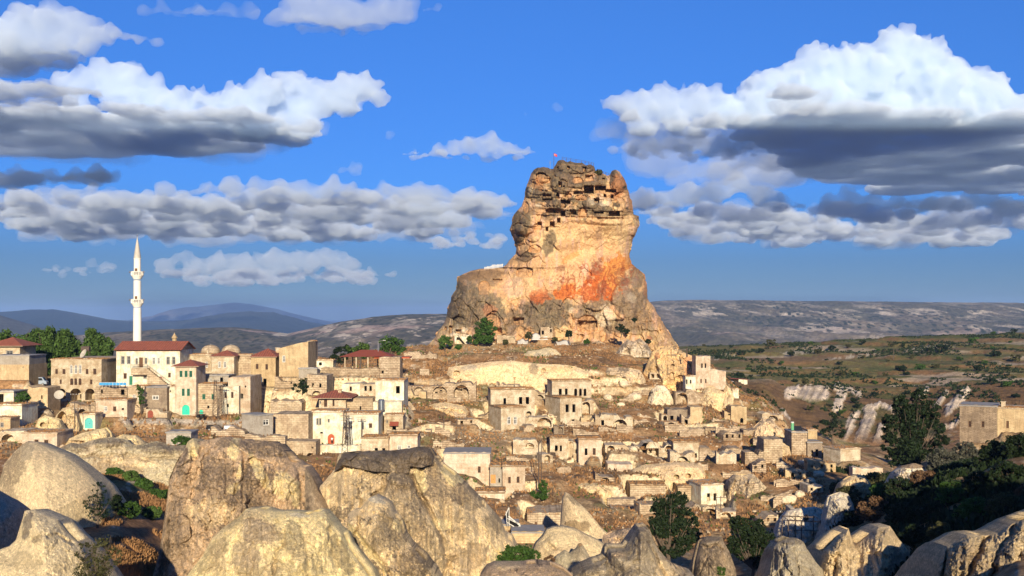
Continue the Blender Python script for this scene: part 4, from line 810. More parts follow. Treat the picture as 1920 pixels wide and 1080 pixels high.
VA = dict(ruin=.7, name='vaulted_wall', cat='vaulted wall', mat='rubble', D=6.5, roof='earth')
def w(x, y, a, b, c='grey'): return ('w', x, y, a, b, c)
def d_(x, y, a, b): return ('d', x, y, a, b)
def houses():
    def B(*a, **k): k.pop('D', None); return building(*a, **k)
    # --- upper left quarter
    B(1, 'pale house with a low red hipped roof cut off by the left edge', -75, 135, 318, 388, 330, 11, holes=[w(65,365,46,32)], roof='hip', ridge=262, over=1.6)
    B(1, 'long tan rendered building under the grey concrete storey at the left edge', -75, 195, 445, 548, 305, 12, mat='gold', holes=[d_(157,463,6,6)], roof='none')
    B(1, 'grey concrete block storey on top of the long tan building', -75, 197, 388, 445, 305.4, 11, mat='concrete', foot=False, roof='felt')
    B(1, 'white shed with an open dark bay under a blue grey sheet roof', -75, 92, 632, 716, 283, 8, mat='white', holes=[d_(2,678,46,70)], roof='felt', name='shed', cat='shed')
    B(1, 'low white plastered box house at the left edge', -75, 147, 722, 862, 268, 9, mat='white', roof='flat')
    B(1, 'small sandstone cube with one square window before the white box house', -75, 70, 812, 888, 259, 5, mat='gold', holes=[w(14,852,24,34)], roof='flat')
    B(1, 'old wall with a broad dark arch above the left cream dome', -75, 172, 890, 975, 250, 7, **{**VA, 'mat': 'cream', 'D': 7}, holes=[('n',55,965,92,104,3)])
    B(1, 'long low cream house with two brown windows behind the smooth left dome', 150, 385, 912, 1010, 246, 9, mat='pink', holes=[w(247,962,28,24,'brown'), w(312,968,28,32,'brown')], roof='flat')
    B(1, 'blocky tan ruin with one slit window below the parked white van', 190, 322, 588, 738, 284, 8, mat='gold', holes=[d_(283,665,10,24)], **{**R_, 'ruin': .5})
    B(1, 'cream mansion with triple arched windows over deep vaulted openings', 345, 685, 415, 692, 300, 24, mat='cream', holes=[w(382,492,18,34,'brown'), w(432,492,20,36,'brown'), w(588,492,18,36,'brown'), w(640,492,22,40,'brown'),
        ('wa',481,477,20,62,'white'), ('wa',512,477,20,62,'white'), ('wa',541,477,20,62,'white'), ('wa',484,560,22,46,'brown'), ('wa',511,560,20,46,'brown'), ('wa',540,560,20,46,'brown'), w(410,560,13,30,'brown'), w(616,562,17,34,'brown'),
        ('n',512,648,76,86,5,[(500,668,16,30)]), ('n',608,646,66,80,5), ('n',418,642,52,70,4)], roof='flat', band=[(525,.12)], name='mansion', cat='mansion')
    r, W, L, zt, zb = B(1, 'long white house with red tiled gable roof, balcony and outside stair', 785, 1215, 347, 590, 305, 13, mat='white', holes=[w(829,415,26,56), w(869,415,26,56), w(923,422,16,42), w(985,420,18,44), w(1037,420,22,50,'white'), w(1070,420,20,46,'white'), w(1135,418,24,54), w(1173,418,24,54),
        ('p',952,430,26,66,'brown'), w(845,522,22,38,'brown'), ('p',884,552,22,60,'green'), w(979,522,24,40), ('p',1024,554,24,62,'paleblue'), ('p',1083,550,20,48,'darkred'), w(1144,516,18,32,'brown')], roof='gable', ridge=290, over=.6)
    s0 = L * (900 - 785) / 430; s1 = L * (1012 - 785) / 430; zf = (HOR - (560 + 468 / 3.6)) / F * 305; b = MB()
    def bx(m, a, c, t0, t1, z0, z1): m.add([W(a, z0, t0), W(c, z0, t0), W(c, z0, t1), W(a, z0, t1), W(a, z1, t0), W(c, z1, t0), W(c, z1, t1), W(a, z1, t1)], [(0,3,2,1),(4,5,6,7),(0,1,5,4),(1,2,6,5),(2,3,7,6),(3,0,4,7)])
    bx(b, s0, s1, -1.9, -.003, zf - 1.9, zf); bo = b.build('balcony', WM['tan'], r); b = MB()
    for i in range(15): x = s0 + (s1 - s0) * i / 14; bx(b, x - .03, x + .03, -1.85, -1.79, zf + .002, zf + 1.0)
    bx(b, s0, s1, -1.86, -1.78, zf + 1.003, zf + 1.07); b.build('railing', FR['black'], bo)
    b = MB(); n = 14; sa = s1; sb = L * (1165 - 785) / 430
    for i in range(n): x0 = sa + (sb - sa) * i / n; bx(b, x0, sa + (sb - sa) * (i + 1) / n - .002, -2.2, -1.1, zb - .5, zf - (zf - zb) * (i + .6) / n)
    so_ = b.build('stair', WM['tan'], r); b = MB()
    b.tube(W(sa, zf + 1, -2.2), W(sb, zb + 1.3, -2.2), .05); 
    for i in range(8): x = sa + (sb - sa) * i / 7; z = zf + (zb + .3 - zf) * i / 7; b.tube(W(x, z - .2, -2.2), W(x, z + 1.0, -2.2), .035)
    b.build('handrail', FR['grey'], so_)
    B(2, 'flat roofed cream house right of the long red tiled house', -130, 56, 383, 520, 314, 12, mat='cream', holes=[w(-9,447,18,40,'white'), w(27,446,18,42,'white')], roof='flat', chimneys=[(16,352,383,10,3)])
    B(2, 'cream upper house under a small red hipped roof before the stone domes', 58, 212, 388, 520, 312, 9, mat='cream', holes=[w(113,446,20,44,'white'), w(150,446,20,44,'white')], roof='hip', ridge=350, over=.5, band=[(494,.1)])
    B(2, 'plain shaded tan wall house with one arched slit beside the red hipped roofs', 214, 325, 385, 522, 317, 10, mat='tan', holes=[('a',222,450,14,26)], roof='flat')  # a shadow side wall, its shade put into the tan stone
    B(2, 'terrace house with a dark garage opening above the green windowed house', -48, 175, 522, 592, 303, 8, mat='concrete', holes=[d_(-22,546,46,52), d_(128,552,20,42), w(55,548,14,28,'white')], roof='felt')
    B(2, 'tall pinkish tower house with ragged battlements beside the lane', 172, 322, 524, 775, 293, 13, mat='pink', holes=[d_(289,593,10,14), d_(260,658,28,34), ('a',243,748,12,42)], ruin=.25, roof='none', band=[(690,.12)], name='tower_house')
    B(2, 'whitewashed house front with two brown shutters left of the ragged tower', 134, 244, 590, 775, 291, 8, mat='white', holes=[w(155,650,16,42,'brown'), w(200,650,16,42,'brown'), d_(170,722,14,22)], roof='none', ruin=.12, band=[(705,.2)])
    B(2, 'tan house with green framed windows and small green door behind the parked cars', -43, 132, 582, 792, 293, 9, mat='tan', holes=[w(8,662,20,36,'green'), w(70,662,20,36,'green'), d_(38,732,14,18), ('pa',-10,764,26,30,'turquoise')], roof='flat', band=[(702,.15)])
    B(1, 'narrow three storey house with green windows, turquoise door and red pyramid roof', 1184, 1324, 455, 786, 291, 9, mat='pink', holes=[w(1222,508,20,44,'green'), w(1256,508,20,44,'green'), w(1288,508,20,44,'green'), w(1237,632,20,50,'green'), w(1272,632,20,50,'green'), ('pa',1254,750,52,68,'turquoise')], roof='hip', ridge=415, over=1.0, band=[(560,.08)])
    B(1, 'narrow white plastered front left of the house with the turquoise door', 1128, 1183, 597, 752, 291, 7, mat='white', holes=[d_(1150,625,8,14)], roof='flat')
    B(1, 'plain grey tan house with one wide white framed window', 976, 1127, 600, 748, 289, 8, mat='grey', holes=[w(1050,667,46,30,'white')], roof='felt')
    B(1, 'house with a pair of small arched white windows beside a climbing plant', 862, 975, 600, 748, 288, 8, mat='cream', holes=[('wa',906,668,24,44,'white'), ('wa',942,668,22,44,'white'), d_(927,728,12,18)], roof='flat')
    B(1, 'broad low house with two white framed windows below the blue railing', 645, 858, 690, 798, 281, 9, mat='pink', holes=[w(712,744,24,36,'white'), w(774,744,22,34,'brown'), d_(829,745,16,14)], roof='flat')
    B(1, 'rubble ruin with a dark doorway carrying the blue tarpaulin rail', 640, 858, 596, 690, 291, 8, mat='rubble', holes=[d_(828,617,24,38), d_(688,625,14,26)], **{**R_, 'ruin': .3})
    B(1, 'white yard wall with a teal arched double door', 527, 642, 784, 885, 274, 5, mat='white', holes=[('pa',599,840,56,72,'teal')], roof='flat', name='yard_wall', cat='wall')
    B(1, 'tumbled arch wall above the teal door', 470, 642, 700, 784, 283, 5, **{**VA, 'D': 5}, holes=[('n',555,772,56,56,2.5)])
    B(1, 'retaining wall with a dark red arched door at the end of the lane', 985, 1128, 746, 802, 285, 3, mat='cream', holes=[('pa',1015,776,38,50,'darkred')], roof='none', ruin=.4, name='retaining_wall', cat='wall')
    B(1, 'little grey concrete shed beside a round bush', 1122, 1288, 908, 984, 222, 5, mat='concrete', roof='felt', name='shed', cat='shed')
    B(1, 'rubble terrace wall under the brown grass bank left of the concrete shed', 860, 985, 700, 800, 287, 3, **{**RW, 'mat': 'tan'})
    B(2, 'two storey house with red pyramid roof, white ground floor and dark doors', 326, 492, 392, 590, 315, 12, mat='gold', holes=[w(368,458,18,36,'brown'), w(432,460,18,38,'brown'), ('p',388,558,28,56,'blue'), d_(420,562,22,46)], roof='hip', ridge=340, over=.5, chimneys=[(467,340,372,24,8)], band=[(482,.1)])
    B(2, 'tall golden stone house with a slanting roof edge', 516, 712, 335, 525, 308, 12, mat='gold', holes=[w(548,407,20,46,'white')], prof=[(516,336),(580,318),(650,300),(712,290)], roof='none', band=[])
    B(2, 'square stair block standing behind the slanting roof house', 712, 752, 292, 470, 318, 6, mat='tan', roof='flat', name='stair_block')
    B(2, 'low grey concrete annex in front of the slanting roof house', 648, 772, 474, 522, 304, 5, mat='concrete', roof='felt', name='annex')
    B(2, 'small whitewashed hut with a broken tin roof left of the pavilion', 748, 880, 420, 474, 322, 6, mat='white', holes=[d_(795,440,20,20)], roof='flat', name='hut', cat='hut')
    B(2, 'long rubble wall with a climbing bush below the golden house', 486, 704, 528, 600, 302, 3, **{**RW, 'mat': 'tan'}, holes=[d_(598,558,10,14)])
    B(2, 'square tan ruin with two small windows above a cracked arch', 705, 838, 512, 650, 300, 11, mat='tan', holes=[d_(745,583,12,26), d_(795,585,14,28), ('n',768,640,56,36,2)], **{**R_, 'ruin': .15}, band=[(610,.1)])
    B(2, 'whitewashed ruin with one dark window left of the two window ruin', 940, 1062, 572, 655, 299, 8, mat='white', holes=[d_(1000,608,14,30)], **{**R_, 'ruin': .2})
    B(2, 'cream ruin with a pair of dark windows behind the rust red roof', 1062, 1165, 570, 660, 298, 8, mat='cream', holes=[d_(1100,606,16,34), d_(1134,606,16,34)], **{**R_, 'ruin': .3})
    B(2, 'tall worn white plaster house with one framed opening by the steel tank', 1166, 1358, 556, 695, 296, 12, mat='white', holes=[d_(1318,615,26,50), ('b',1220,615,24,50,.2)], roof='flat')
    B(2, 'cream block with scaling plaster below the steel tank', 1150, 1345, 694, 785, 291, 6, mat='white', roof='none', ruin=.3, name='ruined_house', cat='ruin')
    B(2, 'house with a rust red hipped roof and stubby chimney amid the village', 786, 966, 668, 756, 288, 10, mat='cream', holes=[w(830,705,22,50,'brown'), w(883,703,14,46,'brown'), w(765,700,10,20)], roof='hip', ridge=624, over=1.9, chimneys=[(915,620,662,22,3)])
    B(2, 'low tan house with a flat edge right of the rust red hipped roof', 968, 1148, 666, 780, 290, 8, mat='tan', holes=[d_(1065,745,10,40)], roof='none', ruin=.25)
    B(2, 'half fallen long house with broken piers beside the lane', 458, 668, 684, 772, 292, 7, mat='tan', holes=[('b',505,715,12,50,.3), ('b',560,715,12,50,.3), ('b',615,715,12,50,.3)], **{**R_, 'ruin': .5})
    B(2, 'white courtyard house with a red arched doorway', 738, 948, 768, 985, 274, 10, mat='white', holes=[w(774,830,15,46), w(794,830,15,46), w(851,824,14,26), d_(802,905,18,12), ('pa',867,948,46,68,'red')], roof='flat')
    B(2, 'shaded white side wing at the left of the courtyard house', 714, 738, 775, 970, 280, 10, mat='white', holes=[('p',727,930,12,60,'brown')], roof='flat')
    B(2, 'white two storey house with grilled windows behind the lattice pylon', 948, 1186, 782, 992, 273, 10, mat='white', holes=[w(958,858,26,50), w(997,858,26,50), w(1083,858,12,50), w(1133,857,22,32,'brown'), d_(973,938,20,24), ('b',1030,970,30,30,.15)], roof='flat')
    B(2, 'plain grey rendered house turned cornerwise with two windows', 374, 474, 788, 925, 262, 7, turn=3.2, mat='concrete', holes=[w(428,835,34,42,'white')], roof='felt')
    B(2, 'large rubble house with a sloping crack right of the grey cornerwise house', 476, 714, 778, 955, 268, 10, mat='tan', holes=[('b',640,930,20,40,.2)], **{**R_, 'ruin': .12})
    B(2, 'terrace wall with a low arch at its foot below the large rubble house', 556, 764, 960, 1085, 258, 6, mat='tan', holes=[('n',725,1062,50,40,3), d_(740,1005,10,12)], **{**R_, 'ruin': .2})
    B(2, 'retaining wall under the grey cornerwise house', 285, 556, 915, 965, 256, 3, **{**RW, 'mat': 'tan'})
    B(2, 'rubble bank wall below the parked black car', 55, 284, 862, 925, 258, 3, **RW)
    B(2, 'white block retaining wall before the red arched doorway', 765, 1066, 988, 1052, 264, 2, **{**RW, 'mat': 'white', 'ruin': .08})
    B(2, 'low earth roofed house with two dark windows and a whitewashed corner', 1070, 1254, 945, 1065, 259, 8, mat='cream', holes=[d_(1172,1022,22,28), d_(1222,1024,20,30)], roof='earth')
    B(2, 'low cream house with an earth roof right of the whitewashed corner', 1256, 1450, 928, 1055, 261, 8, mat='pink', holes=[w(1328,1005,26,36,'white'), w(1392,1000,24,26,'white')], roof='earth')
    r, W, L, zt, zb = B(2, 'small house with a dark red awning above its door', 1226, 1352, 792, 892, 281, 7, mat='cream', holes=[d_(1293,870,26,36), w(1245,830,10,22)], roof='flat')
    b = MB(); a0, a1 = L * .30, L * .78; za = zb + (zt - zb) * .62; b.add([W(a0, za, -.01), W(a1, za, -.01), W(a1, za - .9, -1.3), W(a0, za - .9, -1.3), W(a0, za - .1, -.01), W(a1, za - .1, -.01), W(a1, za - 1.0, -1.3), W(a0, za - 1.0, -1.3)], [(0,1,2,3),(4,7,6,5),(2,6,7,3),(1,5,6,2),(0,3,7,4)]); b.build('awning', FR['darkred'], r)
    B(2, 'stump of a stone tower with one square hole beside the pavilion', 1196, 1332, 388, 545, 317, 8, mat='rubble', holes=[d_(1215,495,14,18)], **{**R_, 'ruin': .5})
    B(2, 'low garden wall under the pavilion', 800, 1195, 462, 515, 316, 3, **{**RW, 'ruin': .3})
    B(3, 'collapsed rubble wall climbing to the left foot of the rock castle', 62, 285, 352, 405, 395, 3, **{**RW, 'ruin': 1.0})
    # --- centre
    B(3, 'row of three vaulted arches cut into the slope under the brown terrace', 68, 548, 562, 690, 345, 7, **VA, holes=[('n',163,603,70,56,1.5), ('n',305,614,98,92,2.0,[(310,628,16,18),(278,638,18,12)]), ('n',450,634,100,104,4,[(444,622,12,14)])])
    B(3, 'cave house with a collapsed arched doorway under a rock overhang', 296, 448, 784, 872, 321, 5, mat='gold', holes=[('n',392,836,64,66,2.5,[(390,856,40,24)]), d_(322,822,14,60)], **{**R_, 'ruin': .3})
    B(3, 'long two storey ruin with three tall windows below the cream cliff', 648, 946, 614, 845, 331, 10, mat='cream', holes=[d_(743,692,18,42), d_(850,688,22,48), d_(896,688,22,48), ('n',906,800,34,82,3), ('b',772,690,30,50,.15)], roof='earth', turn=1.5)
    B(3, 'square house with two arched glazed windows at the centre of the hill', 718, 884, 738, 928, 316, 11, turn=2.6, mat='cream', holes=[('wa',772,822,26,54,'white'), ('wa',815,822,25,54,'white'), d_(802,912,20,20)], roof='earth', band=[(865,.06)])
    B(3, 'low yard wall left of the arched glazed windows', 560, 716, 884, 955, 312, 3, **{**RW, 'mat': 'tan', 'ruin': .3}, holes=[d_(640,902,8,10)])
    B(3, 'roofless side room left of the arched glazed windows', 560, 655, 770, 860, 325, 6, mat='tan', holes=[d_(640,765,14,50)], **{**R_, 'ruin': .6})
    B(3, 'wall with a wide round arch and a small black arched door', 886, 1068, 790, 925, 322, 6, **{**VA, 'mat': 'cream'}, holes=[('n',1010,822,98,66,3), ('a',910,902,40,44)])
    B(3, 'upper house with three arched openings and a dark left flank', 1062, 1328, 557, 668, 346, 10, turn=1.6, mat='cream', holes=[d_(1118,628,20,42), d_(1158,628,18,42), ('a',1222,632,20,50), ('a',1254,632,18,50), ('a',1285,632,18,50)], roof='earth')
    B(3, 'tall cream house with paired dark windows and a deep shaded flank', 1116, 1262, 672, 908, 331, 12, turn=2.6, mat='cream', holes=[d_(1165,740,24,54), d_(1210,740,22,54), d_(1205,830,20,32), d_(1202,902,12,12)], roof='earth', band=[(775,.08)])
    B(3, 'open vault with a tall curved niche behind the paired window house', 1264, 1344, 666, 784, 337, 7, **{**VA, 'mat': 'cream'}, holes=[('n',1292,732,52,108,3)])
    B(3, 'golden lit barrel vault at the foot of the paired window house', 1258, 1344, 800, 912, 328, 7, **{**VA, 'mat': 'gold'}, holes=[('n',1298,860,76,96,4,[(1268,888,12,24)])])
    B(4, 'low facade with a square window and a wide black arch', 58, 310, 776, 884, 325, 7, **{**VA, 'mat': 'cream'}, holes=[d_(108,838,20,36), ('n',227,836,90,76,3.5,[(238,836,20,30)])])
    B(5, 'pale house front with two slim windows left of the tall cream house pair', 905, 1028, 152, 304, 292, 9, mat='cream', holes=[d_(947,218,20,40), d_(978,218,14,40), d_(942,278,20,24)], roof='earth')
    B(5, 'pinkish house front over a white ground floor at the hill foot', 1098, 1254, 162, 398, 289, 10, mat='pink', holes=[d_(1148,242,18,46), w(1203,240,20,46,'brown'), d_(1172,332,18,32), d_(1142,376,10,44), d_(1162,384,14,28)], roof='earth', band=[(280,.15)])
    B(5, 'recessed vault bay between the pale front and the pinkish front', 1028, 1098, 168, 304, 294, 7, **{**VA, 'mat': 'cream', 'ruin': .3}, holes=[('n',1046,190,32,44,.8), d_(1080,240,8,26)])
    B(5, 'deep round golden vault with rubble in its mouth', 1005, 1112, 312, 405, 283, 7, **{**VA, 'mat': 'gold'}, holes=[('n',1060,364,96,80,4,[(1028,386,20,16)])])
    B(5, 'broken cream wall with a half arch above the brown gully', 655, 850, 158, 275, 289, 5, **{**VA, 'mat': 'cream', 'ruin': .9}, holes=[('n',768,202,60,40,1.5)])
    B(5, 'pointed dry stone niche arch at the foot of the stairs', 930, 1000, 62, 125, 306, 4, **{**VA, 'mat': 'grey'}, holes=[('n',975,95,34,44,1.5)])
    B(5, 'long cream building with flat grey roof and a single barred window', 186, 500, 256, 470, 255, 11, mat='pink', holes=[w(427,362,20,44,'brown')], roof='felt')
    B(5, 'pinkish corner house with two shuttered windows over a white basement', 584, 736, 342, 578, 248, 8, mat='pink', holes=[w(631,432,18,44,'brown'), w(689,430,20,44,'brown'), d_(649,555,22,28)], roof='earth', band=[(478,.18)])
    B(5, 'grey side wing with an orange door left of the pinkish corner house', 500, 583, 345, 490, 251, 7, mat='concrete', holes=[('p',515,425,34,60,'orange'), d_(562,436,10,30)], roof='earth')
    B(5, 'whitewashed wall with a half hidden arch beside the dark round bush', 737, 800, 500, 580, 250, 5, **{**VA, 'mat': 'white'}, holes=[('a',760,552,36,42)])
    B(5, 'low earth roofed house with two dark windows below the grey side wing', 400, 598, 522, 640, 238, 8, mat='pink', holes=[d_(480,598,24,32), d_(538,592,24,30)], roof='earth')
    B(5, 'stepped wall end with a tiny arched niche by the street pole', 60, 215, 95, 215, 290, 4, mat='cream', holes=[('n',85,130,18,40,.6)], roof='none', prof=[(60,95),(100,95),(104,160),(140,165),(215,222)], name='stepped_wall', cat='wall')
    # --- lower right of the hill
    B(6, 'cream front with an arched door and a jagged dark window', -2, 165, 322, 450, 280, 7, **{**R_, 'ruin': .2}, mat='pink', holes=[('a',38,410,24,42), d_(103,400,50,28)])
    B(6, 'long ruined wall with four round arches at mid slope', -20, 440, 172, 292, 299, 7, **{**VA, 'mat': 'cream', 'ruin': .8}, holes=[('n',20,228,52,64,3), ('n',175,212,78,70,1.5), ('n',303,228,80,112,2,[(290,240,22,36),(333,252,22,46)]), ('n',410,236,50,106,4), d_(93,222,12,16)])
    B(6, 'square cream house with two small dark windows beside the four arches', 442, 615, 182, 300, 296, 9, mat='cream', holes=[d_(525,264,18,32), d_(590,267,20,30)], roof='earth')
    B(6, 'sagging rubble front with two blind arches right of the square house', 617, 890, 215, 312, 295, 6, **VA, holes=[('n',745,268,50,56,1.2), ('n',825,284,52,48,1.8), ('n',692,292,14,18,.8)])
    B(4, 'tan tower ruin with one slit on the brown slope', 700, 780, 730, 862, 337, 7, mat='gold', holes=[('b',745,765,10,36,.3)], **{**R_, 'ruin': .3})
    B(4, 'shade grey roofless ruin with a dark doorway beside the tan tower', 545, 698, 736, 832, 341, 7, mat='grey', holes=[d_(575,808,22,36)], **{**R_, 'ruin': .4})  # the tower's shaded left face, its shade put into the grey stone
    B(4, 'low fallen front with a doorway before the tan tower', 640, 700, 785, 858, 334, 4, mat='tan', holes=[d_(672,832,22,46)], **{**R_, 'ruin': .9})
    B(4, 'solitary broken arch left of the shade grey roofless ruin', 505, 548, 775, 850, 338, 5, **{**VA, 'mat': 'cream'}, holes=[('a',530,808,26,54)])
    B(4, 'rubble front with a tall shaded niche below the orange cliff', 600, 812, 612, 715, 356, 7, **VA, holes=[('n',645,676,72,82,3)])
    B(4, 'square lookout house with paired slits on the right shoulder of the hill', 737, 835, 388, 604, 364, 8, mat='pink', holes=[d_(778,452,10,32), d_(802,452,10,32), w(772,556,10,28,'brown'), w(804,556,10,28,'brown')], roof='none', ruin=.15, band=[(498,.1)], name='lookout_house')
    B(4, 'reddish rubble curtain wall right of the square lookout house', 836, 940, 475, 612, 366, 7, mat='pink', **{**R_, 'ruin': .3})
    B(4, 'tiny white house with a black doorway under the orange cliff', 668, 736, 528, 600, 361, 6, mat='white', holes=[d_(702,560,10,26), d_(674,565,10,40)], roof='flat')
    B(4, 'cream gable ruin with an arched doorway on the skyline ridge', 975, 1080, 726, 852, 344, 6, mat='gold', holes=[('a',1047,822,22,34)], **{**R_, 'ruin': .4})
    B(4, 'broken wall falling left from the skyline gable ruin', 930, 975, 755, 820, 345, 4, mat='gold', holes=[d_(962,782,14,10)], **{**R_, 'ruin': .9})
    B(4, 'small white block perched on the ridge rocks', 985, 1026, 616, 672, 356, 4, mat='white', roof='flat', name='hut', cat='hut')
    B(4, 'sunken dugout with two black square openings', 655, 795, 872, 942, 324, 5, mat='tan', holes=[d_(683,917,24,20), d_(715,917,14,20)], **{**R_, 'ruin': .6})
    B(4, 'bare end wall right of the sunken dugout', 800, 880, 872, 942, 327, 4, **{**RW, 'ruin': .4})
    B(6, 'round shouldered rubble tower on the right slope', 1052, 1178, 150, 318, 287, 8, mat='tan', holes=[('b',1118,225,10,30,.4)], **{**R_, 'ruin': .5})
    B(6, 'stub wall of tan blocks left of the round shouldered tower', 925, 1050, 222, 335, 284, 5, mat='rubble', **{**R_, 'ruin': .9})
    B(6, 'stone tower carrying a solar water heater', 1240, 1345, 112, 265, 300, 8, mat='rubble', roof='felt', name='tower_house')
    B(6, 'orange brown cube behind the solar heater tower', 1350, 1412, 98, 172, 307, 6, mat='gold', roof='flat')
    B(6, 'shaded flat roofed house with a black doorway right of the solar tower', 1346, 1444, 182, 284, 299, 7, mat='grey', holes=[d_(1410,248,20,48), d_(1378,250,12,40)], roof='felt')
    B(8, 'plain cream cube at the edge of the dark trees', 345, 480, 226, 302, 285, 7, mat='cream', roof='flat', turn=2.5)
    B(8, 'low tan masonry wall below the plain cream cube', 428, 632, 348, 425, 272, 3, **{**RW, 'mat': 'pink', 'ruin': .2})
    B(7, 'big brown grey masonry house with two slim windows at the right', 1150, 1402, 728, 970, 290, 13, turn=-4.2, mat='darkstone', holes=[w(1219,846,16,42,'brown'), w(1307,848,16,42,'brown')], roof='felt', band=[(880,.06)])
    B(7, 'bright cream annex with chimney right of the brown grey house', 1404, 1640, 745, 900, 286, 11, turn=-4.0, mat='gold', holes=[('p',1473,850,14,50,'brown'), ('b',1438,840,22,60,.4)], roof='flat', chimneys=[(1440,705,742,26,3)])
    B(6, 'bright little house with two tall black windows over a vault', 628, 778, 468, 604, 260, 8, mat='white', holes=[d_(679,547,22,50), d_(722,547,22,50)], roof='flat', turn=1.2)
    B(6, 'vault with a wide round arch under the bright little house', 532, 790, 606, 700, 257, 7, **{**VA, 'mat': 'cream', 'ruin': .15}, holes=[('n',690,662,112,76,3.5,[(712,672,20,20)]), d_(585,640,18,56)])
    B(6, 'half buried lower arch beneath the wide round vault', 610, 790, 735, 815, 249, 6, **VA, holes=[('n',718,790,72,48,3)])
    B(6, 'blank tan house wall behind the big green tree', 150, 388, 472, 590, 262, 8, mat='tan', holes=[w(345,560,10,34,'white')], roof='earth')
    B(6, 'low crumbling wall over the white niche', -4, 190, 556, 628, 255, 4, **{**RW, 'ruin': .3})
    B(6, 'stone vault with a glaring white arched niche', 25, 275, 628, 755, 246, 7, **{**VA, 'mat': 'tan', 'ruin': .1}, holes=[('pa',112,705,112,108,'white'), ('n',205,700,44,90,1.2)])
    B(6, 'narrow grey front with a slit window left of the bright little house', 472, 560, 482, 588, 265, 7, mat='tan', holes=[d_(517,530,8,34), d_(493,532,8,44)], roof='earth')
    B(10, 'grassy roofed stone barn with two little brown doors', 425, 752, 478, 648, 224, 9, mat='tan', holes=[('pa',503,604,24,70,'brown'), ('b',665,577,18,56,.25), ('a',440,618,20,34)], roof='earth', ruin=.2, name='barn', cat='barn')
    B(10, 'low cream outbuilding with a notched eave and grey flat roof', 288, 575, 672, 760, 203, 7, mat='gold', roof='felt', band=[(690,.1)], name='outbuilding', cat='outbuilding')
    B(10, 'tiny flat roofed store with one brown opening beneath the metal frame', 200, 345, 606, 700, 210, 6, mat='gold', holes=[('p',263,668,22,50,'brown')], roof='felt', name='store', cat='store')
    B(3, 'small stone hut against the foot of the rock castle', 985, 1066, 192, 258, 430, 5, mat='tan', holes=[d_(1000,230,16,30), d_(1055,216,12,24)], ruin=.2, roof='none', name='hut', cat='hut', Rf=4)
    B(3, 'chalk white ruin wall at the left foot of the rock castle', 405, 520, 232, 305, 431, 4, **{**RW, 'mat': 'white', 'ruin': .8}, holes=[d_(428,226,14,14)])
    B(3, 'low ruined enclosure between the dark tree and the white tarpaulins', 690, 815, 245, 305, 430, 4, mat='tan', **{**R_, 'ruin': .6}, holes=[('n',795,275,44,50,.8)])

def slope_fronts():
    """small half ruined fronts that fill the slope between the bigger houses"""
    rg = random.Random(31); n = 0; boxes = []
    for f in FOOT:
        for q in (0, 1):
            pass
    def clash(x, Y, L, D):
        for (x0, y0, dx, dy, L2, D2, b, R2) in FOOT:
            if x - 1.2 < x0 + L2 and x + L + 1.2 > x0 and Y - 2.5 < y0 + D2 and Y + D + 2.0 > y0: return True
        return False
    for k in range(1600):
        if n >= 30: break
        px, py = rg.uniform(690, 1520), rg.uniform(700, 985)
        if px > 1150 and py < 668 + (px - 1150) * .42: continue
        if px < 900 and py > 800: continue
        if px < 1150 and py > 915 - (1150 - px) * .1: continue
        # distance at which the sloping ground lies on that row
        best = None
        for Y in np.arange(228, 405, 2.0):
            z = float(land_z(np.array((px - 960) / F), np.array(Y))); e = abs(HOR - z / Y * F - py)
            if best is None or e < best[0]: best = (e, Y)
        if best[0] > 4: continue
        Y = best[1]; wpx = rg.uniform(18, 54); hpx = rg.uniform(11, 20) * (1.25 if Y < 290 else 1.0); x = (px - 960) / F * Y; L = wpx * Y / F; D = 5
        if clash(x, Y, L, D): continue
        t = rg.random(); hs = []
        if t < .6: hs = [('n', px + wpx * .5, py - hpx * .42, min(wpx * .55, hpx * 1.1), hpx * .75, 2.2)]
        elif t < .82:
            m = 1 + int(wpx > 22) + int(wpx > 33)
            for i in range(m): hs.append(('d', px + wpx * (i + .5) / m + rg.uniform(-1, 1), py - hpx * .5, rg.uniform(3.5, 5.5), rg.uniform(5.5, 8)))
        elif t < .9: hs = [('a', px + wpx * .35, py - hpx * .38, 6, 9), ('d', px + wpx * .72, py - hpx * .55, 4, 5)]
        building(0, 'small weathered stone house front half sunk in the rubble of the hill slope', px, px + wpx, py - hpx, py, Y, D, rg.uniform(-1.2, 1.2), rg.choice(('cream', 'tan', 'rubble', 'gold', 'cream')), hs, 'earth' if rg.random() < .6 else 'none', ruin=rg.uniform(.3, 1.1), name='ruined_house', cat='ruin', group='small ruined fronts over the hill slope', Rf=5)
        n += 1
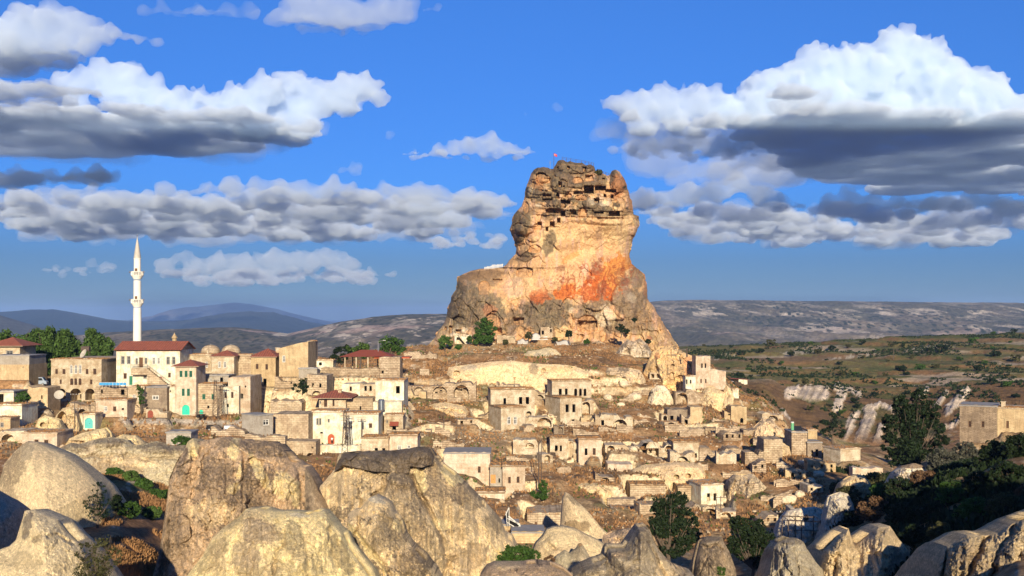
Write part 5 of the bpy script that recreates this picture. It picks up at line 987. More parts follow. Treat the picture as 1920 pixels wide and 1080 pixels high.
# ------------------------------------------------------------------ rock outcrops of the village hill
def outcrops():
    def M(label, top, bot, Yc, D, dr, base=None, **k):
        k.setdefault('n', (150, 90)); k.setdefault('mat', ROCKF); k.setdefault('rough', 1.0); k.setdefault('sharp', .35)
        return mound(label, top, bot, Yc, D, dr, base, name='rock_outcrop', cat='rock outcrop', **k)
    GR = C3(.42, .37, .28); OR = C3(.70, .47, .22); CR = C3(.58, .44, .255); YEL = C3(.66, .52, .285); CREAM = C3(.62, .48, .29)
    M('long cream cliff with streaked face and small cave windows below the rock castle', [(832,735),(841,689),(855,686),(870,684),(900,680),(930,677),(960,676),(992,680),(1012,682),(1035,683),(1060,684),(1090,690),(1112,694),(1125,735)], 742, 369, 6, 40, CR * 1.12, lichen=.0, n=(360,110), seed=203, rough=.5, streak=.6,
      patches=[(925,700,40,20,0,C3(.78,.58,.32),.6),(1003,692,9,12,0,'+',.9),(880,690,16,6,0,GR,.6),(1050,692,30,6,0,C3(.6,.4,.2),.6)], caves=[(1015,691,1023,699.5,2),(905,721,911,727,2),(917,720,924,727,2),(929,721,933,727,2),(851,695,862,704,2.5),(963,707,968,711,1.5)], grooves=[([(920,677),(900,684),(860,688)],2,1)])
    M('pale ledge of rounded rock above the long cream cliff', [(905,690),(930,672),(960,668),(975,672),(990,658),(1010,655),(1030,652),(1042,655),(1052,664),(1070,674),(1090,682),(1105,692)], 694, 402, 5, 24, C3(.44,.36,.23), lichen=.3, n=(220,60), seed=208, patches=[(1020,668,20,8,0,GR,.5)])
    M('grey lipped rock shelter with three black cave mouths', [(1095,738),(1100,694),(1115,690),(1135,690),(1160,688),(1180,690),(1200,694),(1210,712),(1216,738)], 740, 373, 5, 30, C3(.60,.47,.29), lichen=.25, n=(200,90), seed=213, caves=[(1124,718,1130,724,2.5),(1142,714,1160,722,3),(1163,708,1176,724,2.5)], sharp=.3)
    M('orange and gold rock flank riddled with niches right of the castle foot', [(1196,745),(1206,700),(1214,680),(1222,660),(1240,650),(1262,648),(1276,656),(1290,664),(1303,668),(1310,690),(1316,745)], 745, 384, 9, 50, OR, lichen=.1, n=(240,150), seed=218, sharp=.4, streak=1.0,
      patches=[(1235,705,16,24,10,C3(.72,.55,.3),.6),(1250,690,14,26,0,'+',.5),(1222,690,8,20,20,'+',.7),(1275,690,10,20,0,'+',.6),(1290,690,8,20,0,C3(.6,.28,.14),.6),(1232,668,6,8,0,C3(.5,.2,.1),.6)], caves=[(1227,687,1235,697,1.5),(1223,701,1238,712,1.8),(1255,698,1264,716,1.5),(1271,703,1281,712,2),(1258,683,1265,686,1.5)])
    M('cream fluted crag under the lookout house', [(1296,770),(1316,738),(1325,726),(1335,724),(1345,730),(1358,736),(1362,722),(1375,732),(1384,745),(1391,752),(1400,770)], 772, 358, 6, 30, CR, lichen=.05, n=(200,110), seed=223, sharp=.5, patches=[(1345,745,10,14,0,YEL,.6)])
    M('pale tongue of bedrock running down beside the tall shaded niche', [(1208,770),(1222,730),(1232,722),(1245,722),(1256,735),(1264,752),(1272,770)], 770, 360, 4, 24, C3(.62,.52,.36), lichen=.1, n=(120,90), seed=228)
    M('smooth rounded buttress beside the white plaster ruin', [(750,812),(755,768),(760,752),(768,752),(778,764),(786,782),(790,812)], 812, 312, 4, 30, CR, lichen=-.2, n=(100,110), seed=233, rough=.4)
    M('wavy cream overhang above the collapsed arched doorway', [(780,800),(788,770),(800,762),(815,756),(835,754),(855,758),(872,762),(880,775),(888,800)], 802, 327, 5, 24, CR, lichen=-.1, n=(180,90), seed=238, grooves=[([(800,776),(840,770),(870,776)],3,1.5)])
    M('large fissured cream crag at the right end of the village', [(1352,1030),(1358,950),(1366,900),(1378,889),(1395,890),(1412,888),(1425,900),(1438,915),(1448,930),(1460,950),(1470,985),(1478,1040)], 1040, 262, 12, 90, C3(.66,.53,.33), lichen=.12, n=(320,200), seed=243, sharp=.55, patches=[(1410,915,18,20,10,'+',.8),(1440,965,26,30,0,YEL*.95,.4),(1385,905,16,14,0,'+',.5)], streak=.8)
    M('flat cream rock bank with three black cave holes in the middle of the slope', [(1170,925),(1185,880),(1205,872),(1240,868),(1270,866),(1300,868),(1318,874),(1330,890),(1340,925)], 926, 276, 6, 34, CR * 1.02, lichen=-.05, n=(240,110), seed=248, rough=.5, caves=[(1263,890,1273,898,3),(1286,888,1295,896,2.5),(1259,905,1268,927,3),(1220,898,1243,908,2)])
    M('pale yellow rock bank between the golden vault and the tan barn wall', [(1015,945),(1024,908),(1045,903),(1070,906),(1090,902),(1120,902),(1145,908),(1160,925),(1166,945)], 946, 262, 5, 30, YEL * .92, lichen=-.1, n=(220,80), seed=253)
    M('crumbling rock knob with a tan cap on the right skyline', [(1395,860),(1405,820),(1415,800),(1430,785),(1445,784),(1455,795),(1468,808),(1475,830),(1480,860)], 862, 322, 7, 50, C3(.60,.45,.28), lichen=.2, n=(180,130), seed=258, sharp=.6)
    M('smooth cream boulder hump beside the solar heater tower', [(1425,900),(1430,850),(1445,830),(1462,826),(1480,838),(1488,870),(1492,900)], 900, 300, 5, 40, CR, lichen=.1, n=(120,100), seed=263, sharp=.3)
    M('shaded cliff with a black cave window behind the metal pergola', [(1440,1070),(1462,975),(1475,958),(1500,952),(1530,950),(1552,958),(1565,985),(1575,1070)], 1070, 190, 7, 70, C3(.58,.50,.38), lichen=.1, n=(200,160), seed=268, caves=[(1508,966,1516,976,2)])
    M('dark sided tuff fin descending from the cream cube to the pergola', [(1520,1080),(1545,980),(1556,930),(1575,922),(1590,926),(1600,945),(1606,980),(1620,1080)], 1080, 176, 7, 70, C3(.50,.44,.34), lichen=.25, n=(160,170), seed=273, sharp=.6)
    M('pale cracked rocks under the tan masonry wall', [(1560,960),(1575,905),(1590,895),(1605,888),(1620,892),(1632,905),(1645,960)], 960, 232, 6, 40, CR, lichen=.1, n=(130,110), seed=278, sharp=.5)
    M('heap of pale stones with dry brush beneath the tall dark trees', [(1660,925),(1676,884),(1690,874),(1712,868),(1728,872),(1742,884),(1758,925)], 925, 205, 5, 30, WHITE, lichen=.15, n=(150,90), seed=283, sharp=.7, patches=[(1710,872,30,6,0,C3(.22,.13,.07),.8)])
    M('cream eroded bank with a small dark hole above the long cream house', [(62,812),(72,785),(85,778),(98,782),(112,786),(122,812)], 814, 266, 4, 24, YEL * .9, lichen=-.1, n=(120,80), seed=288, caves=[(75,792,86,800,2)])
    M('overhanging rock with a deep black hollow above the teal door yard', [(95,820),(105,778),(118,765),(132,762),(142,770),(150,800),(154,820)], 822, 272, 5, 36, CR * .9, lichen=.1, n=(130,110), seed=293, caves=[(108,772,124,798,4)])
    M('low whitish rock swell in front of the white yard wall', [(112,850),(130,822),(152,812),(175,806),(198,802),(206,812),(212,850)], 850, 250, 6, 40, YEL * .95, lichen=-.1, n=(180,90), seed=298, caves=[(127,826,158,830,2.5)])
    M('cream rock swell below the orange grass bank', [(205,860),(214,822),(232,814),(255,816),(272,830),(280,860)], 860, 240, 5, 36, YEL * .9, lichen=.05, n=(140,90), seed=303)
    M('dark humped boulder ridge left of the little concrete shed', [(165,862),(172,832),(190,822),(208,820),(236,824),(244,840),(250,862)], 862, 226, 4, 26, TANR * .8, lichen=.5, n=(150,80), seed=308, sharp=.4)
    M('weathered shelf of flat grey rocks behind the sandy skirted cone', [(1120,1060),(1132,1005),(1150,996),(1180,990),(1205,988),(1225,996),(1236,1020),(1246,1060)], 1060, 170, 5, 40, TANR, lichen=.35, n=(180,100), seed=313, sharp=.6)

    M('scree heap at the left foot of the rock castle', [(806,668),(818,652),(832,646),(850,644),(866,648),(882,656),(896,668)], 670, 436, 3, 18, C3(.42,.33,.22), lichen=.3, n=(120,50), seed=321, sharp=.9)
    M('tumbled blocks leaning on the middle foot of the rock castle', [(1072,660),(1082,646),(1096,640),(1108,643),(1122,638),(1136,645),(1148,660)], 662, 437, 3, 18, C3(.48,.37,.24), lichen=.35, n=(120,50), seed=322, sharp=1.0)
    M('broken shoulder of pale rock at the right foot of the rock castle', [(1150,668),(1164,648),(1176,636),(1188,640),(1200,634),(1214,645),(1226,668)], 670, 420, 4, 22, C3(.50,.41,.29), lichen=.35, n=(140,60), seed=323, sharp=1.0)

# ------------------------------------------------------------------ things that grow
LEAF = {'green': leaf_mat('leaf_green', (.06, .125, .022)), 'dark': leaf_mat('leaf_dark', (.018, .034, .010), .5, .12), 'bright': leaf_mat('leaf_bright', (.085, .15, .03)), 'olive': leaf_mat('leaf_olive', (.085, .085, .03)),  # the dark one also holds the crowns' shade in its near black green
        'silver': leaf_mat('leaf_silver', (.12, .12, .085)), 'brown': leaf_mat('leaf_brown', (.16, .09, .045), .4, .1), 'willow': leaf_mat('leaf_willow', (.08, .145, .03), .4, .25)}
BARK = flat_mat('bark', (.10, .075, .055), .95, .35, 3)
def leaves_mesh(name, blobs, n, size, rs, mat, parent, droop=0, clump=.30, up=.3, nclump=26):
    C_ = []; N_ = []
    tot = sum(b[3] * b[4] * b[5] for b in blobs) or 1
    for (cx, cy, cz, rx, ry, rz) in blobs:
        k = max(4, int(nclump * (rx * ry * rz) / tot * len(blobs) ** .5)); m = max(20, int(n * (rx * ry * rz) / tot))
        d = rs.normal(size=(k, 3)); d /= np.linalg.norm(d, axis=1)[:, None]; rr = rs.uniform(.35, 1, (k, 1)) ** .5; cc = d * rr * np.array([rx, ry, rz]) * .85 + np.array([cx, cy, cz])
        cr = rs.uniform(.6, 1.3, (k, 1)) * clump
        i = rs.randint(0, k, m); off = rs.normal(size=(m, 3)); off /= np.linalg.norm(off, axis=1)[:, None]; off *= rs.uniform(.3, 1, (m, 1)) ** .6
        p = cc[i] + off * cr[i] * np.array([rx, ry, rz]).mean() * np.array([1.1, 1.1, .75]); 
        if droop: p[:, 2] -= rs.uniform(0, 1, m) ** 2 * droop * rz
        C_.append(p); N_.append(off)
    p = np.vstack(C_); o = np.vstack(N_); m = len(p)
    nrm = o + rs.normal(size=(m, 3)) * .7 + np.array([0, 0, up]); nrm /= np.linalg.norm(nrm, axis=1)[:, None]
    t = rs.normal(size=(m, 3)); t[:, 2] -= droop * 2; t -= nrm * (t * nrm).sum(1)[:, None]; t /= np.linalg.norm(t, axis=1)[:, None]; b = np.cross(nrm, t)
    s = size * rs.uniform(.6, 1.4, (m, 1)); a_ = s * (1.6 if droop else 1.0)
    v = np.stack([p - t * a_, p + b * s * .55, p + t * a_, p - b * s * .55], 1).reshape(-1, 3)
    me = bpy.data.meshes.new(name); me.vertices.add(m * 4); me.vertices.foreach_set('co', v.ravel().astype(np.float32)); me.loops.add(m * 4); me.polygons.add(m)
    me.loops.foreach_set('vertex_index', np.arange(m * 4, dtype=np.int32)); me.polygons.foreach_set('loop_start', np.arange(0, m * 4, 4, dtype=np.int32)); me.update(calc_edges=True)
    return link(name, me, parent, mat)
def find_Y(px, py, y0, y1):
    best, by = 1e9, y0
    for y in np.arange(y0, y1, 1.0):
        e = abs(HOR - ground_at((px - 960) / F * y, y) / y * F - py)
        if e < best - .3: best, by = e, y
    return by
def tree(label, px, base, Y, blobs, n=2600, mat='green', lp=1.9, cat='tree', name=None, trunk=True, droop=0, clump=.30, seed=None, limbs=5, nclump=26, group=None):
    """blobs: crown lobes in picture pixels (cx, cy, rx, ry); base: row of the foot of the trunk"""
    if Y is None or isinstance(Y, tuple): Y = find_Y(px, base, *Y)
    k = Y / F; rs = np.random.RandomState(seed if seed is not None else int(px * 7 + base) & 0xffff); rng = random.Random(int(px * 3 + base))
    foot = P(px, base, Y); gz = ground_at(foot.x, Y); foot.z = min(foot.z, gz + .3) if abs(gz - foot.z) < 3 else foot.z
    name = name or ('bush' if cat in ('bush', 'shrub') else 'tree')
    root = empty(name, foot, label, cat, group)
    bl = []
    for (cx, cy, rx, ry) in blobs:
        c = P(cx, cy, Y); bl.append((c.x - foot.x, rng.uniform(-.4, .4) * rx * k, c.z - foot.z, rx * k, max(rx, ry) * .8 * k, ry * k))
    mb = MB(); topz = max(b[2] for b in bl); big = max(bl, key=lambda b: b[3] * b[5]); h = big[2]; r0 = max(.07, .035 * (h + big[5]))
    if trunk and h > .3:
        p0 = Vector((0, 0, -.5)); j = Vector((rng.uniform(-.1, .1) * h, 0, h * .45)); p1 = Vector((big[0] * .8, 0, h * .9)); mb.tube(p0, j, r0 * 1.2, r0 * .8); mb.tube(j, p1, r0 * .8, r0 * .35)
        for b in bl:
            for i in range(limbs):
                e = Vector((b[0] + rng.uniform(-.7, .7) * b[3], b[1] + rng.uniform(-.7, .7) * b[4], b[2] + rng.uniform(-.4, .7) * b[5])); mid = (j + e) / 2 + Vector((0, 0, -.06 * h)); mb.tube(j, mid, r0 * .45, r0 * .28, 5); mb.tube(mid, e, r0 * .28, r0 * .08, 5)
    else:
        for b in bl:
            for i in range(limbs): mb.tube((0, 0, -.3), (b[0] + rng.uniform(-.8, .8) * b[3], b[1], b[2] + rng.uniform(-.2, .9) * b[5]), r0 * .4, r0 * .1, 4)
    t = mb.build('trunk' if trunk else 'stems', BARK); t.parent = root
    lv = leaves_mesh('crown', bl, n, lp * k, rs, LEAF[mat], None, droop, clump, nclump=nclump); lv.parent = root
    return root
def bushes_far():
    """three bush models, copied over the fields across the valley"""
    protos = []
    for q in range(3):
        r = empty('field_bush', (0, 0, 0)); rs = np.random.RandomState(70 + q); b = MB()
        for i in range(5): b.tube((0, 0, -.4), (rs.uniform(-.6, .6), rs.uniform(-.6, .6), .9), .06, .02, 4)
        s = b.build('stems', BARK); s.parent = r
        l = leaves_mesh('crown', [(0, 0, .8, 1.3, 1.3, .9), (rs.uniform(-.8, .8), .2, .6, .8, .8, .6)], 520, .22, rs, LEAF[('dark', 'green', 'olive')[q]], None, nclump=14); l.parent = r; protos.append((r, s, l))
    used = [False] * 3; rng = random.Random(8)
    spots = []
    for (px, py, rx) in ((1766,653,17),(1866,663,13),(1742,657,11),(1672,645,9),(1483,661,7),(1534,658,12),(1560,653,9),(1905,672,12),(1386,703,12),(1408,705,6),(1430,702,9),(1392,661,10),(1426,658,9),(1348,668,9),(1484,664,10),(1445,642,11),(1403,692,6),(1590,648,8),(1617,641,9),(1826,640,12),(1901,610,9),(1862,608,6),(1690,690,14),(1725,688,12),(1755,686,10),(1790,690,10),(1834,690,12),(1575,680,8),(1605,700,9),(1578,700,11),(1510,716,10),(1545,722,8),(1490,713,8),
        (1604,750,12),(1580,770,10),(1660,702,8),(1700,700,9),(1640,716,8),(1890,720,14),(1860,716,12),(1834,722,9),(1905,742,10),(1870,742,9),(1800,735,8),(1700,735,9),(1690,748,10),(1640,740,8),(1520,765,9),(1545,790,12),(1560,808,12),(1530,800,8),(1610,760,9),(1365,690,6),(1340,660,6),(1310,655,6),(1550,675,5),(1665,676,5),(1710,668,6),(1800,672,8),(1846,679,7),(1885,690,8),(1645,655,6),(1618,668,5),(1500,690,5),(1465,680,6),(1440,672,5),(1520,644,6),(1860,652,5),(1895,640,5),(1320,643,5),(1372,650,6)):
        spots.append((px, py, rx))
    for px, py, rx in spots:
        Y = find_Y(px, py + rx * .4, 455, 1250); q = rng.choice((0, 0, 1, 2)); k = Y / F; x = (px - 960) * k; z = ground_at(x, Y); sc = rx * k / 1.5
        r, s, l = protos[q]
        if used[q]:
            r2 = r.copy(); COL.objects.link(r2)
            for c in (s, l): c2 = c.copy(); COL.objects.link(c2); c2.parent = r2
            r = r2
        used[q] = True
        r.location = (x, Y, z); r.scale = (sc, sc, sc * rng.uniform(.7, 1.05)); r.rotation_euler = (0, 0, rng.uniform(0, 6.28))
        tag(r, ('dark round bush', 'fresh green bush', 'olive toned bush')[q] + ' among the fields and banks across the valley', 'bush', 'bushes dotted over the fields across the valley')
def scatter(name, n, px0, px1, y0, y1, hgt, wd, mat, mask, seed, kind='blade'):
    rs = np.random.RandomState(seed); px = rs.uniform(px0, px1, n * 3); Y = np.sqrt(rs.uniform(y0 ** 2, y1 ** 2, n * 3)); x = (px - 960) / F * Y
    ok = mask(x, Y, px); x, Y = x[ok][:n], Y[ok][:n]; z = np.array([ground_at(a, b) for a, b in zip(x, Y)])
    return tufts(name, np.stack([x, Y, z], 1), hgt, wd, mat, rs, kind)
def tufts(name, p, hgt, wd, mat, rs, kind='blade'):
    n = len(p); m = 3; V_ = []
    for j in range(m):
        a = rs.uniform(0, 6.28, n); h = hgt * rs.uniform(.5, 1.4, n); w_ = wd * rs.uniform(.6, 1.3, n); lean = rs.normal(size=(n, 2)) * .3 * h[:, None]; o = rs.normal(size=(n, 2)) * wd * .5
        dx, dy = np.cos(a) * w_, np.sin(a) * w_; bx_, by_ = p[:, 0] + o[:, 0], p[:, 1] + o[:, 1]
        V_.append(np.stack([np.stack([bx_ - dx, by_ - dy, p[:, 2] - .15], 1), np.stack([bx_ + dx, by_ + dy, p[:, 2] - .15], 1), np.stack([bx_ + lean[:, 0] + dx * .5, by_ + lean[:, 1] + dy * .5, p[:, 2] + h * .8], 1), np.stack([bx_ + lean[:, 0] - dx * .3, by_ + lean[:, 1], p[:, 2] + h], 1)], 1))
    v = np.concatenate(V_).reshape(-1, 3); f = len(v) // 4; me = bpy.data.meshes.new(name); me.vertices.add(f * 4); me.vertices.foreach_set('co', v.ravel().astype(np.float32)); me.loops.add(f * 4); me.polygons.add(f)
    me.loops.foreach_set('vertex_index', np.arange(f * 4, dtype=np.int32)); me.polygons.foreach_set('loop_start', np.arange(0, f * 4, 4, dtype=np.int32)); me.update(calc_edges=True)
    return tag(link(name, me, None, mat), kind='stuff')
def stones(name, n, px0, px1, y0, y1, s0, s1, mat, seed, mask=None):
    rs = np.random.RandomState(seed); bm = bmesh.new(); bmesh.ops.create_icosphere(bm, subdivisions=1, radius=1); sv = np.array([v.co for v in bm.verts]); sf = np.array([[q.index for q in f.verts] for f in bm.faces]); bm.free()
    px = rs.uniform(px0, px1, n * 3); Y = rs.uniform(y0, y1, n * 3); x = (px - 960) / F * Y; cl = fbm(x, Y, sc=10, o=3, s=91) > .02
    if mask is not None: cl &= mask(x, Y, px)
    x, Y = x[cl][:n], Y[cl][:n]; n = len(x); z = np.array([ground_at(a, b) for a, b in zip(x, Y)]); s = s0 * (s1 / s0) ** (rs.uniform(0, 1, n) ** 2.2)
    jit = 1 + rs.uniform(-.35, .35, (n, len(sv), 1)); sc = rs.uniform(.6, 1.2, (n, 1, 3)) * np.array([1, 1, .7]); v = sv[None] * jit * sc * s[:, None, None] + np.stack([x, Y, z + s * .2], 1)[:, None, :]
    f = (sf[None] + (np.arange(n) * len(sv))[:, None, None]).reshape(-1, 3); me = bpy.data.meshes.new(name); me.from_pydata(v.reshape(-1, 3).tolist(), [], f.tolist())
    return tag(link(name, me, None, mat), kind='stuff')
def nature():
    T = tree
    # left skyline
    T('weeping dark green tree at the left edge behind the red hipped roof', 22, 700, 352, [(4,645,38,34),(38,640,34,34),(60,660,30,36),(20,680,34,28)], 7000, 'willow', 2.6, droop=.5, name='willow')
    T('tall weeping tree left of the cream mansion', 88, 700, 356, [(72,640,34,32),(108,638,40,32),(95,670,50,38),(128,662,26,38)], 15000, 'willow', 2.6, droop=.5, name='willow', nclump=50)
    T('round headed weeping tree behind the mansion roof', 178, 700, 352, [(176,646,30,34),(188,655,22,34),(172,672,28,26)], 7000, 'willow', 2.6, droop=.5, name='willow')
    T('dark bushy tree at the left end of the pavilion', 634, 690, 352, [(634,668,16,20),(648,660,14,16)], 1800, 'dark')
    T('light green spreading tree behind the pavilion roof', 675, 690, 352, [(660,658,20,14),(685,655,18,16),(700,662,12,10)], 2200, 'bright')
    T('round green tree right of the pavilion lamp', 733, 690, 352, [(733,645,26,18),(722,655,20,14),(748,655,15,12)], 3200, 'green')
    T('solid round tree growing against the foot of the rock castle', 908, 645, 424, [(906,612,22,18),(898,625,19,17),(918,624,17,17),(905,636,22,10)], 4600, 'green', 2.0, clump=.34)
    T('pale green shrub tree left of the solid round castle tree', 835, 660, 424, [(834,642,15,13)], 1200, 'bright', 2.0, cat='shrub')
    T('slim dark bush beside the white tarpaulins', 1068, 637, 428, [(1067,626,7,9)], 500, 'dark', 1.8, cat='bush')
    T('small dark shrub on the grass left of the white castle shards', 1164, 632, 424, [(1162,615,9,9),(1172,622,10,6)], 700, 'dark', 1.8, cat='shrub')
    T('little grey green shrub behind the blue tinted tarpaulin', 990, 640, 428, [(991,629,8,8)], 500, 'olive', 1.8, cat='shrub')
    T('low green shrub touching the solid round castle tree', 881, 645, 426, [(881,636,6,8)], 400, 'green', 1.8, cat='shrub')
    T('dark tuft of a bush in the notch on top of the rock castle', 1124, 330, 470, [(1123,322,8,6)], 500, 'olive', 1.6, cat='bush', trunk=False)
    for (px, py, rx, m, lab) in ((948,641,6,'olive','small olive shrub right of the solid round castle tree'),(1100,640,7,'green','green shrub before the tumbled blocks at the castle foot'),(1215,640,6,'dark','dark shrub beside the broken pale shoulder'),(1245,655,6,'olive','olive tuft on the right skirt of the rock castle'),(1190,600,5,'dark','dark tuft high on the right flank of the rock castle'),(1040,636,6,'olive','dusty shrub in front of the small stone hut'),(860,650,8,'green','low green shrubs on the left scree heap')):
        T(lab, px, py + 6, 425, [(px, py, rx, rx * .8)], 350, m, 1.8, cat='shrub', trunk=False)
    T('bright green young tree in the middle of the village', 792, 818, 300, [(790,792,12,10),(794,803,14,10)], 1500, 'bright', 1.9)
    T('leafy vine bush by the white shed at the left', 42, 785, 273, [(44,745,16,12),(36,762,12,14),(50,775,8,12)], 1700, 'green', 2.0, cat='bush')
    T('round bush beside the little concrete shed', 338, 842, 216, [(338,828,20,12)], 1500, 'green', 1.9, cat='bush', trunk=False)
    T('fluffy dark bush at the foot of the street poles', 1013, 938, 240, [(1013,925,18,12),(1018,912,10,12),(1000,932,10,7)], 2200, 'green', 2.0, cat='bush', trunk=False)
    T('dark green climbing plant on the wall left of the plain grey tan house', 265, 762, 286, [(264,735,6,12),(267,752,6,10),(260,725,6,6)], 600, 'green', 1.7, cat='plant', name='climbing_plant', trunk=False)
    T('climbing bush on the long rubble wall', 566, 742, 300, [(570,722,9,18),(556,728,12,10)], 900, 'dark', 1.7, cat='bush', trunk=False)
    T('large airy tree with dark foliage in front of the white niche', 1256, 1075, 168, [(1238,955,22,24),(1268,945,22,26),(1290,975,24,22),(1250,985,34,26),(1222,985,14,20),(1285,1010,26,22),(1260,1030,30,20),(1305,1000,12,16)], 17000, 'dark', 2.5, clump=.26, nclump=120, limbs=6)
    T('wide dark tree spreading right of the stubby capped pillar', 1408, 1085, 148, [(1385,985,22,20),(1410,1000,30,24),(1438,1015,22,20),(1400,1030,34,26),(1378,1020,18,20),(1430,1050,24,26),(1420,975,14,12)], 17000, 'dark', 2.5, clump=.26, nclump=110)
    T('big round bush with pointed leaves at the bottom centre', 972, 1064, 88, [(972,1040,38,20),(945,1046,20,12),(1000,1042,18,14),(960,1026,16,10),(990,1022,10,8),(968,1052,40,8)], 5200, 'green', 2.2, cat='bush', trunk=False, clump=.22, nclump=90)
    T('dry brown bush right of the big round bush', 1030, 1066, 88, [(1030,1052,12,12)], 1100, 'brown', 1.8, cat='bush', trunk=False)
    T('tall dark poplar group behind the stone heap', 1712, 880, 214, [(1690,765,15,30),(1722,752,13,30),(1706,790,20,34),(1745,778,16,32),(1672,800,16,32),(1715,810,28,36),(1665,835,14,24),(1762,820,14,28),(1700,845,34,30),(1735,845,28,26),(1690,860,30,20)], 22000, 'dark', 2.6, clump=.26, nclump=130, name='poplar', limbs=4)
    T('dense dark tree below the striped white tuff', 1562, 832, (300, 440), [(1560,790,18,16),(1572,805,16,18),(1555,812,16,14)], 2600, 'dark', 1.8)
    n_ = 0
    for (px, py, rx, ry, m, lab) in ((1590,928,26,20,'olive','olive bush at the left tip of the right hand thicket'),(1636,902,28,20,'olive','broad olive bush in front of the tan masonry wall'),(1690,915,34,22,'dark','dark bush in the middle of the thicket crest'),(1735,900,28,22,'brown','russet bush below the stone heap'),(1768,862,32,26,'silver','silvery grey bush left of the brown grey house'),(1812,850,28,24,'silver','second silvery bush directly under the brown grey house'),
        (1862,850,34,28,'dark','black green bush under the bright annex'),(1905,835,34,28,'dark','dark bush mass at the right edge beneath the annex wall'),(1890,890,40,30,'dark','deep shaded bush at the right edge'),(1835,905,34,26,'dark','shaded dark bush right of the leafy green one'),(1785,925,30,26,'green','leafy green bush in the middle of the dark slope'),(1640,955,34,26,'brown','brown and olive bush above the pale tuff slope'),(1600,975,24,20,'dark','low dark bush beside the dark sided fin'),
        (1690,965,36,28,'dark','large dark bush in the centre of the thicket'),(1745,960,30,24,'dark','dark bush between the green and the central one'),(1825,955,36,28,'green','spreading green shrub above the corner buttress'),(1880,945,34,26,'olive','olive green shrub above the corner buttress at the right edge'),(1715,1005,32,26,'dark','dark bush right of the pale tuff slope'),(1765,1000,26,24,'olive','yellowish small tree between the pale slope and the corner buttress'),(1665,995,20,16,'olive','small olive bush on the shoulder of the pale tuff slope'),(1925,930,20,24,'brown','russet bush cut by the right edge'),(1735,1035,20,26,'dark','dark bush wedged between the tuff slope and the corner buttress'),(1790,1010,26,18,'green','green brush spilling over the corner buttress'),(1655,925,26,20,'green','green bush in the middle of the lit thicket crest')):
        T(lab, px, py + ry * .8, (85, 262), [(px, py, rx, ry), (px - rx * .5, py + ry * .3, rx * .6, ry * .6), (px + rx * .5, py + ry * .2, rx * .6, ry * .7), (px + rx * .1, py - ry * .5, rx * .5, ry * .4)], 4200, m, 2.4, cat='bush', trunk=False, clump=.22, nclump=50)
    for (px, py, rx, ry, m, lab) in ((216,884,16,10,'green','leafy vine bush at the upper end of the green row'),(243,892,18,11,'bright','bright vine bush second in the green row'),(270,908,20,12,'green','vine bush third in the green row'),(300,926,20,13,'green','vine bush at the lower end of the green row by the grey crag'),
        (240,955,24,18,'green','large leafy bush between the cream dome and the grey crag'),(282,962,22,14,'bright','bright green bush left of the grey crag foot'),(212,945,18,22,'dark','dark bush hugging the right flank of the cream dome'),(105,968,16,10,'dark','low dark bush under the cream dome'),(138,976,18,10,'dark','creeping dark bush right of the low one'),(132,1000,14,14,'olive','olive bush above the white humped rock'),(100,1072,24,14,'green','green bush at the bottom edge over the white humped rock'),(295,882,5,14,'olive','thin sapling standing before the cream undercut face')):
        T(lab, px, py + ry * .8, (70, 200), [(px, py, rx, ry), (px - rx * .5, py + ry * .25, rx * .6, ry * .6), (px + rx * .5, py + ry * .2, rx * .6, ry * .6)], 3400, m, 2.3, cat='bush', trunk=False, clump=.22, nclump=44)
    T('tall airy thorn shrub in front of the right flank of the cream dome', 182, 990, (100, 150), [(184,920,14,22),(172,945,20,20),(198,945,18,22),(182,965,24,16)], 2200, 'dark', 1.5, cat='shrub', clump=.16, nclump=80)
    T('sparse brown stemmed shrub at the bottom edge left of the yellow dome', 185, 1100, 76, [(160,1035,22,24),(192,1030,24,28),(215,1045,18,24),(180,1065,40,22),(205,1015,8,14)], 5200, 'olive', 1.5, cat='shrub', trunk=False, clump=.15, nclump=130, limbs=9)
    T('small green sprig on the bottom edge beside the capped pillar', 1352, 1085, 92, [(1352,1070,10,10)], 500, 'bright', 2.0, cat='shrub', trunk=False)
    bushes_far()
    # grass, weeds, rubble over the village hill
    dry = flat_mat('dry_grass', (.30, .165, .075), .95, .4, .5, spec=.02); dk = flat_mat('brown_brush', (.15, .09, .05), .95, .4, .5, spec=.02); gw = flat_mat('green_weeds', (.075, .10, .03), .95, .4, .5, spec=.02)
    bare = lambda x, Y, px: fbm(x, Y, sc=16, o=4, s=95) > -.02
    hill = lambda s, t: (lambda x, Y, px: (fbm(x, Y, sc=9, o=4, s=s) > t) & (px < 1560 - (Y - 230) * .4))
    scatter('dry_grass', 26000, -60, 1560, 215, 440, .42, .16, dry, hill(95, -.05), 1)
    scatter('brown_brush', 7000, 60, 1560, 215, 440, .6, .28, dk, hill(97, .22), 2)
    scatter('weeds', 5000, -60, 1560, 215, 440, .45, .24, gw, hill(99, .28), 3)
    scatter('bank_grass', 9000, 190, 340, 95, 195, .5, .08, dry, lambda x, Y, px: fbm(x, Y, sc=8, o=3, s=98) > -.1, 4)
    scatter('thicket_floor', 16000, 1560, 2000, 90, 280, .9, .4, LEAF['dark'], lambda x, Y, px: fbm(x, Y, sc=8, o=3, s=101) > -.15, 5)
    scatter('field_scrub', 9000, 1290, 1990, 455, 1200, .9, .7, LEAF['dark'], lambda x, Y, px: fbm(x, Y * .5, sc=26, o=4, s=102) > .12, 6)
    rs = np.random.RandomState(7); pts = []
    for (A0, d, n, L, D, z) in ROOFS:
        m = int(L * D * 2.6); s = rs.uniform(-.1, L + .1, m); t = rs.uniform(-.15, min(D, 6), m) if m else []
        for a, b in zip(s, t): pts.append((A0.x + d.x * a + n.x * b, A0.y + d.y * a + n.y * b, z))
